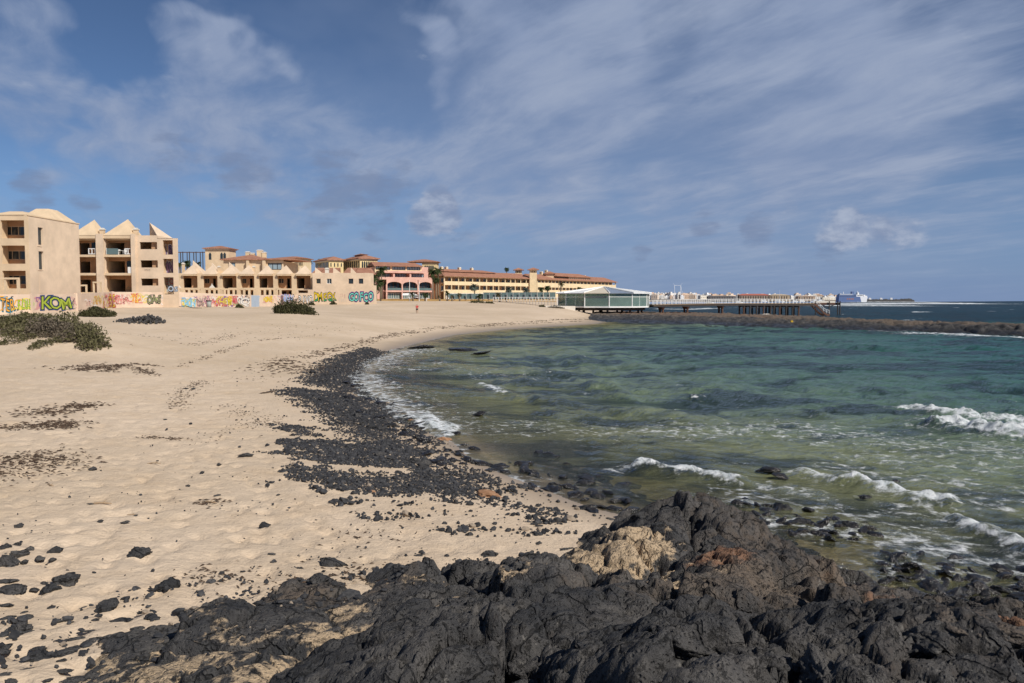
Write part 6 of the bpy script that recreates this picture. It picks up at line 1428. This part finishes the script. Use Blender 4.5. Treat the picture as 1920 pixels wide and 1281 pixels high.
def palm(u, vc, Y, rpx, label, crown, group=None, lean=0.0, vb=None):
    x = ux(u, Y); z0 = gz(x, Y) if vb is None else vz(vb, Y); hgt = max(.4, vz(vc, Y) - z0); r = rpx * Y / F
    t = thing('palm_tree', label, 'palm', (x, Y, z0), 0, group)
    b = MB().tube([(0, 0, -.3), (lean * .3, 0, hgt * .45), (lean, 0, hgt)], [.30, .22, .20], 8); b.build('trunk', M['trunk'], t, True)
    o = link_part('crown', crown, t, (lean, 0, hgt), (0, 0, rr.uniform(0, 6)), (r, r, r)); o['kind'] = 'stuff'


G1 = 'tall palms left of the pink hotel'
palm(702, 522, 250, 15, 'tall palm against the left edge of the pink hotel, leftmost of its clump', CROWN[0]); palm(716, 510, 262, 17, 'tallest palm of the clump left of the pink hotel', CROWN[1]); palm(706, 540, 235, 15, 'lower bushy palm at the foot of the clump left of the pink hotel', CROWN[2]); palm(694, 508, 285, 10, 'thin far palm behind the turquoise lettering house', CROWN[0]); palm(714, 530, 240, 12, 'mid height palm nearest the pink arches in the left clump', CROWN[2])
palm(812, 512, 262, 15, 'tall palm at the right edge of the pink hotel', CROWN[0]); palm(822, 510, 268, 14, 'tall palm between the pink hotel and the long cream hotel', CROWN[1]); palm(818, 525, 255, 11, 'shorter palm squeezed between the two tall ones', CROWN[2])
palm(950, 505, 380, 7, 'lone dark palm rising behind the roof of the long cream hotel', CROWN[2], vb=530)
for u, vc, Y, r, lab, c in [(891, 539, 250, 11, 'silver blue fan palm before the long hotel, left one of three', CBL), (953, 544, 250, 10, 'silver blue fan palm in the middle of the hotel garden', CBL), (986, 545, 250, 9, 'silver blue fan palm nearest the turret tower', CBL),
                            (1013, 543, 250, 8, 'dark green palm right of the turret tower', CROWN[0]), (1027, 540, 252, 9, 'bushy dark palm before the right hotel wing', CROWN[2]), (1050, 534, 260, 8, 'slim palm against the right hotel wing', CROWN[1]), (1087, 541, 270, 6, 'small palm top peeping over the pavilion roof', CROWN[2]),
                            (839, 550, 235, 8, 'young palm with drooping fronds left of the hotel lawn', CROWN[1]), (862, 553, 236, 8, 'dry ragged palm beside the young palm', CDRY), (897, 556, 225, 9, 'small wind-blown palm on the beach edge', CROWN[1]), (937, 553, 225, 10, 'wind-torn palm leaning on the beach before the glass fence', CDRY),
                            (950, 559, 226, 6, 'stunted dry palm beside the wind-torn one', CDRY), (797, 553, 236, 9, 'low palm before the right pink arch', CROWN[0]), (775, 552, 238, 8, 'low palm beside the middle flagpole', CROWN[1]), (848, 556, 232, 6, 'tiny brown palm on the beach edge', CDRY), (825, 556, 234, 5, 'small dark palm at the corner of the long hotel', CDRY),
                            (603, 490, 300, 9, 'spiky palm between the ochre wing and the yellow block', CROWN[0]), (583, 494, 300, 8, 'palm crown left of the spiky palm behind the roofs', CROWN[1]), (352, 494, 262, 12, 'dark palm under the steel frame behind the row houses', CROWN[2]), (372, 497, 262, 11, 'dark palm against the square ochre tower', CROWN[0]), (340, 497, 255, 10, 'dark palm beside the right end of the pyramid block', CROWN[1])]:
    palm(u, vc, Y, r, lab, c, None, rr.uniform(-.4, .4))

# ------------------------------------------------------------------ glass pavilion on the rocks
PX, PYc, PR = ux(1135.5, 176), 180.0, 10.2
pv = thing('glass_pavilion', 'round glass beach pavilion with a low white tent roof standing over the rocks', 'pavilion', (PX, PYc, 0)); zf, ze, zk = vz(574.5, 171), vz(549.5, 171), vz(537.8, 180)
ang = [-math.pi / 2 + i * math.pi / 6 for i in range(12)]; cn = [(PR * math.cos(a), PR * math.sin(a)) for a in ang]
def ring(b, r0, r1, z0, z1):
    for i in range(12):
        j = (i + 1) % 12; (a, c), (d, e) = [(math.cos(ang[q]), math.sin(ang[q])) for q in (i, j)]
        b.add([(r * x, r * y, z) for z in (z0, z1) for r, x, y in ((r1, a, c), (r1, d, e), (r0, d, e), (r0, a, c))], [(0, 1, 2, 3), (4, 5, 6, 7), (0, 1, 5, 4), (1, 2, 6, 5), (2, 3, 7, 6), (3, 0, 4, 7)])
    return b
ring(MB(), 0, PR + .25, zf - .30, zf).build('base_slab', M['white'], pv); ring(MB(), 0, PR - .8, zf - .9, zf - .303).build('under_frame', M['dsteel'], pv)
for i in range(12):
    j = (i + 1) % 12; (a, c), (d, e) = cn[i], cn[j]; v = Vector((d - a, e - c, 0)); n = Vector((v.y, -v.x, 0)).normalized() * .03; v.normalize()
    p0, p1 = Vector((a, c, 0)) + v * .12, Vector((d, e, 0)) - v * .12; zm = zf + (ze - zf) * .70
    for z0, z1 in ((zf + .003, zm - .06), (zm + .06, ze - .003)): MB().add([tuple(q + s * n + Vector((0, 0, z))) for z in (z0, z1) for q, s in ((p0, 1), (p1, 1), (p1, -1), (p0, -1))], [(0, 1, 5, 4), (1, 2, 6, 5), (2, 3, 7, 6), (3, 0, 4, 7), (4, 5, 6, 7), (0, 3, 2, 1)]).build('glass_panel', M['pavglass'], pv)
    MB().tube([(a, c, zf + .003), (a, c, ze)], .12, 6).build('mullion', M['white'], pv); MB().tube([(a, c, zm), (d, e, zm)], .06, 6).build('transom', M['white'], pv)
    mid = (Vector((a, c, 0)) + Vector((d, e, 0))) / 2
    if i in (1, 10, 2): MB().tube([tuple(mid + Vector((0, 0, zf))), tuple(mid + Vector((0, 0, ze)))], .05, 6).build('mullion', M['white'], pv)
    k = 1.06; mt = 'creampanel' if i == 11 else 'greypanel' if i == 0 else 'membrane'
    MB().add([(a * k, c * k, ze + .02), (d * k, e * k, ze + .02), (0, 0, zk), (a * k, c * k, ze - .14), (d * k, e * k, ze - .14)], [(0, 1, 2), (3, 4, 1, 0), (3, 2, 4)]).build('roof_panel', M[mt], pv); MB().tube([(a * k, c * k, ze + .06), (0, 0, zk + .04)], [.16, .10], 6).build('roof_rib', M['white'], pv)
for r, n in ((PR - 1.6, 10), (4.5, 5)):
    for i in range(n): an = 6.28 * i / n + .3; MB().tube([(r * math.cos(an), r * math.sin(an), -.5), (r * math.cos(an), r * math.sin(an), zf - .9)], .22, 8).build('pile', M['dsteel'], pv)
MB().box(-4, 4, -1, -.8, zf + .003, zf + 2.2).box(2, 2.2, -5, 3, zf + .003, zf + 2.0).build('inner_screen', M['offwhite'], pv); MB().box(-6, -2, 1, 2, zf + .003, zf + 1.1).build('counter', M['creampanel'], pv)
tag(MB().box(ux(1049, 172) - 3, ux(1078, 172), 171.2, 176, .6, vz(574, 172)).build('podium', M['offwhite']), 'pale concrete podium under the left end of the pavilion', 'podium')

# ------------------------------------------------------------------ jetty
j0, j1 = Vector((ux(1221, 177), 177, vz(571.5, 177))), Vector((ux(1519, 186), 186, vz(568.9, 186))); jd = j1 - j0; JL = jd.xy.length
jt = thing('jetty', 'long low jetty on rusty piles with a white railing', 'jetty', j0, math.atan2(jd.y, jd.x)); dz = jd.z
zj = lambda s: dz * s + .16 * math.sin(math.pi * min(1, s * 1.1))
nb = 70
for i in range(nb): MB().add([(JL * q / nb, y, zj(q / nb) + z) for q in (i, i + .94) for y in (-1.4, 1.4) for z in (-.12, 0)], [(0, 1, 3, 2), (4, 6, 7, 5), (1, 5, 7, 3), (0, 2, 6, 4), (0, 4, 5, 1), (2, 3, 7, 6)]).build('plank', M['wood'], jt)
for y in (-1.3, 1.15):
    b = MB()
    for i in range(14): q0, q1 = i / 14, (i + 1) / 14; b.add([(JL * q, yy_, zj(q) - .125 + z) for q in (q0, q1) for yy_ in (y, y + .15) for z in (-.42, 0)], [(0, 1, 3, 2), (4, 6, 7, 5), (1, 5, 7, 3), (0, 2, 6, 4), (0, 4, 5, 1), (2, 3, 7, 6)])
    b.build('girder', M['dsteel'], jt)
for y in (-1.36, 1.36):
    for i in range(45): s = i / 44; MB().box(JL * s - .05, JL * s + .05, y - .04, y + .04, zj(s) + .003, zj(s) + .95).build('rail_post', M['white'], jt)
    b = MB()
    for hgt, r in ((.95, .05), (.62, .02), (.32, .02)): b.tube([(JL * s, y, zj(s) + hgt) for s in np.linspace(0, 1, 24)], r, 5)
    b.build('handrail', M['white'], jt)
jx = lambda u: ((u - 960) / F * j0.y - j0.x) / ((jd.x / JL) - (u - 960) / F * (jd.y / JL))
for u in (1240, 1286, 1351):
    for y in (-.7, .8): MB().tube([(jx(u), y, -4), (jx(u), y, zj(jx(u) / JL) - 1.2), (jx(u), y, zj(jx(u) / JL) - .6)], [.24, .24, .55], 10).build('pile', M['rust'], jt)
for i, u in enumerate((1390, 1401.5, 1414, 1427, 1440, 1446, 1457, 1469, 1481, 1492.5)):
    for y in (-.95, .95): MB().tube([(jx(u), y, -4.5), (jx(u), y, zj(jx(u) / JL) - .56)], .2, 8).build('pile', M['rust'] if i % 3 == 0 else M['dsteel'], jt)
    MB().box(jx(u) - .14, jx(u) + .14, -1.25, 1.25, zj(jx(u) / JL) - .80, zj(jx(u) / JL) - .56).build('crossbeam', M['dsteel'], jt); MB().tube([(jx(u) - 1.1, -.95, zj(jx(u) / JL) - .6), (jx(u), -.95, zj(jx(u) / JL) - 1.3), (jx(u) + 1.1, -.95, zj(jx(u) / JL) - .6)], .06, 5).build('brace', M['dsteel'], jt)
st = thing('jetty_stairs', 'rusty brown stairs curving down from the jetty end into the sea', 'stairs', j1, math.atan2(jd.y, jd.x))
arc = [(0, 0), (.9, -.35), (1.8, -1.15), (2.7, -2.0), (3.5, -2.45), (4.3, -2.6)]
for y in (-1.2, .9): MB().add([(x, y + k, z + h) for x, z in arc for k in (0, .15) for h in (-.42, .1)], [(4 * i + a, 4 * i + b_, 4 * i + 4 + b_, 4 * i + 4 + a) for i in range(5) for a, b_ in ((0, 1), (1, 3), (3, 2), (2, 0))]).build('stringer', M['rust'], st)
for i in range(12): t_ = i / 11 * 4.2; MB().box(t_, t_ + .3, -1.03, .88, np.interp(t_, [a for a, _ in arc], [b_ for _, b_ in arc]) - .05, np.interp(t_, [a for a, _ in arc], [b_ for _, b_ in arc])).build('tread', M['rust'], st)
MB().tube([(x, -1.1, z + .95) for x, z in arc], .05, 5).tube([(x, -1.1, z + .5) for x, z in arc], .035, 5).build('handrail', M['white'], st)
for x, z in arc: MB().tube([(x, -1.1, z), (x, -1.1, z + .95)], .04, 5).build('rail_post', M['white'], st)
fl_ = thing('mooring_platform', 'small mooring platform with dark posts off the jetty end', 'platform', (ux(1527, 215), 215, vz(568, 215))); L = ux(1575, 215) - ux(1527, 215)
MB().box(0, L, 0, 3, -.5, 0).build('deck', M['rust'], fl_); MB().box(0, L * .8, .1, .2, .003, .5).build('curb', M['offwhite'], fl_); MB().tube([(L * .25, 0, -.5), (L * .5, 0, -1.1), (L * .8, 0, -.5)], .12, 6).build('brace', M['dsteel'], fl_)
for q in (.02, .55, .88, .97): MB().tube([(L * q, -.3, -6), (L * q, -.3, .45)], .17, 8).build('post', M['dsteel'], fl_)

# ------------------------------------------------------------------ far town, harbour and ferry
fx0, fx1 = ux(1150, 1500), ux(1640, 1450)
tl = MB().add([(fx0 - 600, 1250, -1), (ux(1560, 1290), 1290, -1), (ux(1628, 1480), 1480, -1), (ux(1628, 1900), 1900, -1), (fx0 - 600, 2200, -1), (fx0 - 600, 1260, 1.6), (ux(1560, 1290) - 4, 1300, 1.6), (ux(1625, 1480), 1490, 1.6), (ux(1620, 1890), 1890, 9), (fx0 - 600, 2190, 13)], [(0, 1, 6, 5), (1, 2, 7, 6), (2, 3, 8, 7), (5, 6, 7, 8, 9)])
tag(tl.build('far_land', plain('far_ground', (.20, .17, .14), .95, .2, .05)), 'low land under the far harbour town', None, None, 'structure')
HM = []
for i in range(9):
    r = random.Random(50 + i); c = [(.80, .79, .77), (.79, .79, .79), (.72, .66, .56), (.72, .58, .46), (.80, .80, .80), (.70, .67, .63), (.60, .44, .33), (.78, .76, .72), (.78, .75, .70)][i]
    m_ = plain('town_wall', c, .85, .08, .3); b = MB(); wd, dp, hg = r.uniform(7, 15), 9, r.uniform(5.0, 9.0); b.box(-wd / 2, wd / 2, 0, dp, -2, hg, 0)
    if r.random() < .6: b.box(-wd * .3, wd * .1, 2, dp - 2, hg + .003, hg + 2.2, 0)
    n = max(2, int(wd / 3))
    for st_ in range(int(hg / 3)):
        for k in range(n): x = -wd / 2 + wd * (k + .5) / n; b.box(x - .55, x + .55, -.06, .05, .8 + 3 * st_, 2.2 + 3 * st_, 1)
    o = b.build('town_house', [m_, M['dark']]); COL.objects.unlink(o); HM.append(o.data); bpy.data.objects.remove(o)
rr2 = random.Random(12)
for i in range(290):
    u = rr2.uniform(1216, 1622) if i > 60 else rr2.uniform(1216, 1400); Yd = rr2.uniform(1300, 1620) if u < 1560 else rr2.uniform(1340, 1600)
    o = bpy.data.objects.new('town_house', rr2.choice(HM)); COL.objects.link(o); o.location = (ux(u, Yd), Yd, 1.6 + (Yd - 1290) * .016 + (2.6 if u < 1330 else 0)); o.rotation_euler = (0, 0, rr2.uniform(-.5, .5)); s = rr2.uniform(.5, .95); o.scale = (s * 1.1, s, s * rr2.uniform(.75, 1.1))
    tag(o, 'small pale flat-roofed house in the far harbour town', 'house', 'houses of the far harbour town')
for u0, u1, v0, v1, wc, rc, lab in [(1386, 1442, 554, 551, (.30, .22, .16), (.40, .13, .09), 'long brown harbour building with a red roof in the far town'), (1328, 1378, 556, 554.5, (.17, .15, .14), (.22, .19, .17), 'long dark building left of the red roofed one in the far town'), (1444, 1480, 554.2, 552, (.42, .31, .20), (.46, .36, .25), 'ochre terrace right of the red roofed building in the far town'), (1496, 1528, 556, 554.5, (.45, .32, .22), (.5, .36, .26), 'long tan harbour shed in the far town')]:
    Yd = 1280; t = Fac('harbour_building', lab, 'building', u0, Yd, u1, Yd, 1.5); m_ = plain('harbour_wall', wc, .9, .15, .2); t.part('wall', MB().box(0, t.w, 0, 12, -1, t.Z(v0)), m_); t.part('roof', MB().hip(-.5, t.w + .5, -.5, 12.5, t.Z(v0) + .003, t.Z(v1), .3), plain('harbour_roof', rc, .9, .15, .2))
    for k in range(int(t.w / 4)): t.part('window', MB().box(4 * k + 1.2, 4 * k + 2.8, -.06, .05, 1.2, t.Z(v0) - 1.2), M['dark'])
# boats moored before the town
def boat_mesh(L):
    b = MB(); W_ = L * .16; prof = [(-.5, .7), (-.2, 1), (.2, .9), (.5, .05)]
    b.add([(L * x, s * W_ * k * y, z) for x, y in prof for k, z in ((1, L * .11), (.6, -L * .03)) for s in (-1, 1)], [(4 * i + a, 4 * i + c, 4 * i + 4 + c, 4 * i + 4 + a) for i in range(3) for a, c in ((0, 2), (2, 3), (3, 1), (1, 0))] + [(0, 1, 3, 2)], 0)
    b.box(-.28 * L, .12 * L, -W_ * .6, W_ * .6, L * .112, L * .24, 0).box(-.26 * L, .13 * L, -W_ * .62, W_ * .62, L * .16, L * .2, 1); return b
def boat(u, Y, L, label, mast=0.0, grp=None):
    t = thing('motor_boat' if not mast else 'sailing_boat', label, 'boat', (ux(u, Y), Y, .1), rr2.uniform(-.4, .4), grp); boat_mesh(L).build('hull', [M['white'], M['darkglass']], t)
    if mast: MB().tube([(0, 0, L * .2), (0, 0, mast)], [.14, .09], 6).build('mast', M['white'], t); MB().tube([(0, 0, L * .27), (-L * .4, 0, L * .26)], .1, 5).build('boom', M['white'], t)
boat(1461, 900, 11, 'sailing boat with the tallest mast in the far harbour', 14); boat(1503, 1000, 9, 'sailing boat right of the tallest mast', 10); boat(1432, 1050, 9, 'sailing boat before the red roofed harbour building', 8); boat(1538, 1100, 12, 'white motor boat left of the ferry')
boat(1330, 700, 7, 'small white motor boat behind the left part of the jetty'); boat(1385, 760, 8, 'white motor boat behind the middle of the jetty'); boat(1528, 1050, 12, 'white motor boat just above the jetty stairs'); boat(1490, 950, 8, 'small white motor boat right of the tall mast')
# twin white masts with a crossbar
cm = thing('harbour_gantry', 'thin white twin-mast gantry standing above the far town', 'gantry', (ux(1264, 1250), 1250, 1.6)); zt = vz(535, 1250) - 1.6; x2 = ux(1275.5, 1250) - ux(1264, 1250)
for x in (0, x2): MB().tube([(x, 0, 0), (x, 0, zt)], [.5, .4], 6).build('mast', M['white'], cm)
MB().tube([(0, 0, zt - .3), (x2, 0, zt - .5)], .28, 6).build('crossbar', M['white'], cm); MB().tube([(x2, 0, zt), (x2 + 3.2, 0, zt * .35)], .22, 5).build('stay', M['white'], cm); MB().tube([(0, 0, zt), (-2.2, 0, zt + 2.6)], .13, 5).tube([(x2, 0, zt), (x2 + 2.2, 0, zt + 3.2)], .13, 5).build('spar', M['white'], cm)
# ferry
Yf = 1180; fe = thing('ferry', 'blue and white car ferry in the harbour right of the far town', 'ship', (ux(1572, Yf), Yf, 0)); L = ux(1625.5, Yf) - ux(1572, Yf); bl = plain('hazed_ferry_blue', (.115, .165, .30), .5, .06, .2)  # hull blue is lightened, distance haze put into the paint colour
hl = [(0, -1), (L * .97, -1), (L, 6.0), (L * .985, 7.2), (0, 6.6)]
MB().prism(hl, 0, 11).build('hull', bl, fe); MB().prism([(L * .79, -1.0), (L * .972, -1), (L * 1.003, 6.02), (L * .987, 7.23), (L * .74, 7.0)], -.06, 11.06).build('bow', M['white'], fe)
MB().box(0.4, L * .62, .8, 10.2, 6.7, 9.4).build('lower_deck', bl, fe); MB().box(L * .62 + .01, L * .86, .8, 10.2, 7.1, 10.2).build('bridge', M['white'], fe); MB().box(2, L * .5, 1.6, 9.4, 9.41, 11.2).build('upper_deck', plain('ferry_deck', (.40, .42, .46), .6), fe)
MB().box(L * .48, L * .56, 3.5, 7.5, 11.2, 14.6).build('funnel', bl, fe); MB().box(L * .68, L * .735, 3, 8, 10.21, 13.2).box(L * .70, L * .712, 5, 5.4, 13.2, 15.5).build('mast_house', M['white'], fe); MB().box(L * .2, L * .215, 5, 5.5, 11.2, 14.2).build('mast', M['white'], fe)
for i in range(16): MB().box(1.2 + i * L * .036, 1.2 + i * L * .036 + .8, .72, .82, 7.4, 8.5).build('window', M['darkglass'], fe)
for i, u in enumerate((.28, .35, .415, .475)):
    MB().prism([(L * u, 2.8), (L * u + 1.7, 2.8), (L * u + 1.9, 4.4), (L * u + .2, 4.4)], -.05, .05).build('hull_mark', paint((.45, .16, .05)), fe)
MB().box(L * .645, L * .84, .72, .82, 8.6, 9.4).build('bridge_window', M['darkglass'], fe)
Yb = 1300; bk_ = MB(); r = random.Random(4); xs = np.linspace(ux(1618, Yb), ux(1711, Yb), 60)
V = [(x, Yb + y, (z * r.uniform(.8, 1.25) if z > 0 else z)) for x in xs for y, z in ((-7, -1.5), (-4, 1.5), (0, 3.0 + (.6 if x > xs[44] else 0) - (x > xs[57]) * 1.6), (5, 2.4), (9, -1.5))]
tag(MB().add(V, [(5 * i + a, 5 * i + 5 + a, 5 * i + 6 + a, 5 * i + 1 + a) for i in range(59) for a in range(4)]).build('breakwater', M['rubble']), 'long low dark stone breakwater right of the ferry', 'breakwater')
for u, lab in ((1630, 'white van parked on the breakwater beside the ferry bow'), (1651, 'white hut on the middle of the breakwater'), (1670, 'small white shed right of the breakwater hut')):
    t = thing('hut', lab, 'hut', (ux(u, Yb), Yb - 1, 2.6)); MB().box(-1.8, 1.8, 0, 2.2, 0, 2.0).build('wall', M['white'], t); MB().hip(-2, 2, -.2, 2.4, 2.003, 2.7, .1).build('roof', M['offwhite'], t)

# ------------------------------------------------------------------ person and small things on the beach
pp_ = ground1(782, 588.3); hs = 1.74
pr = thing('person', 'person in a red top and dark shorts walking on the far sand', 'person', pp_, .2)
skin = plain('skin', (.42, .25, .17), .6, .05); red = plain('red_top', (.50, .045, .05), .8, .08); blk = plain('dark_shorts', (.03, .03, .035), .8); hair = plain('dark_hair', (.035, .024, .018), .7)
def skinned(name, V, E, rad, mat, par, sub=1):
    me = bpy.data.meshes.new(name); me.from_pydata(V, E, []); me.materials.append(mat); o = bpy.data.objects.new(name, me); COL.objects.link(o); o.parent = par
    o.modifiers.new('skin', 'SKIN'); sv = me.skin_vertices or None
    if not me.skin_vertices:
        bpy.context.view_layer.objects.active = o
    for i, r_ in enumerate(rad): me.skin_vertices[0].data[i].radius = r_ if isinstance(r_, tuple) else (r_, r_)
    me.skin_vertices[0].data[0].use_root = True
    o.modifiers.new('smooth', 'SUBSURF').levels = sub; o.modifiers['smooth'].render_levels = sub; return o
try:
    BV = [(0, 0, .92), (0, 0, 1.12), (0, .01, 1.36), (0, 0, 1.47), (0, -.01, 1.56), (0, -.02, 1.68), (.10, 0, .88), (.12, -.10, .50), (.12, -.02, .10), (.12, -.16, .04), (-.10, 0, .88), (-.11, .14, .50), (-.11, .34, .14), (-.11, .26, .05),
          (.19, .01, 1.40), (.26, .08, 1.15), (.24, -.08, .95), (.24, -.15, .87), (-.19, .01, 1.40), (-.26, -.05, 1.15), (-.24, -.22, 1.02), (-.24, -.30, .98)]
    BE = [(0, 1), (1, 2), (2, 3), (3, 4), (4, 5), (0, 6), (6, 7), (7, 8), (8, 9), (0, 10), (10, 11), (11, 12), (12, 13), (2, 14), (14, 15), (15, 16), (16, 17), (2, 18), (18, 19), (19, 20), (20, 21)]
    BR = [(.14, .10), (.13, .095), (.15, .10), .055, .085, .07, .085, .06, .04, .035, .085, .06, .04, .035, .055, .042, .034, .03, .055, .042, .034, .03]
    skinned('body', BV, BE, BR, skin, pr)
    skinned('top', [(0, 0, .90), (0, 0, 1.12), (0, .01, 1.36), (0, 0, 1.45), (.19, .01, 1.40), (.235, .05, 1.25), (-.19, .01, 1.40), (-.235, -.02, 1.25)], [(0, 1), (1, 2), (2, 3), (2, 4), (4, 5), (2, 6), (6, 7)], [(.165, .125), (.15, .115), (.175, .12), .06, .075, .065, .075, .065], red, pr)
    skinned('shorts', [(0, 0, .93), (.10, 0, .84), (.118, -.07, .58), (-.10, 0, .84), (-.11, .09, .58)], [(0, 1), (1, 2), (0, 3), (3, 4)], [(.155, .12), .105, .095, .105, .095], blk, pr)
    skinned('hair', [(0, .03, 1.62), (0, .015, 1.70)], [(0, 1)], [.088, .078], hair, pr)
except Exception as e: print('person', e)
a, d = wall_pt(392); bz = gz(a.x + 1, a.y - 2.5)
bn = thing('litter_bin', 'grey metal litter bin with a dark rim before the graffiti wall', 'bin', (ux(392.5, a.y - 2.5), a.y - 2.5, bz)); MB().tube([(0, 0, -.2), (0, 0, .95)], [.33, .40], 14).build('body', plain('bin_grey', (.30, .31, .29), .6), bn, True); MB().tube([(0, 0, .953), (0, 0, 1.12)], [.45, .45], 14).build('rim', M['dsteel'], bn)
p = ground1(355, 578); tag(MB().tube([(p.x - 1.6, p.y, p.z + .25), (p.x - .6, p.y - .1, p.z + .35), (p.x + .6, p.y, p.z + .05), (p.x + 2.0, p.y - .2, p.z + .03)], [.05, .07, .06, .03], 6).build('driftwood', M['dsteel']), 'dark bent branch on the sand before the light blue graffiti', 'driftwood')
p = ground1(1440, 609, y0=100); rz_ = gz(p.x, p.y)
tag(MB().tube([(ux(1431, 165), 163, .7), (ux(1431, 165), 163, 1.1)], [1.6, .5], 9).build('foam_rock', M['offwhite']), 'white rounded boulder at the foot of the jetty piles', 'rock')
tag(MB().box(ux(1466, 122), ux(1470, 122), 118, 118.3, .7, .95).build('buoy', paint((.55, .35, .03))), 'small yellow float stranded on the dark side of the reef', 'buoy')
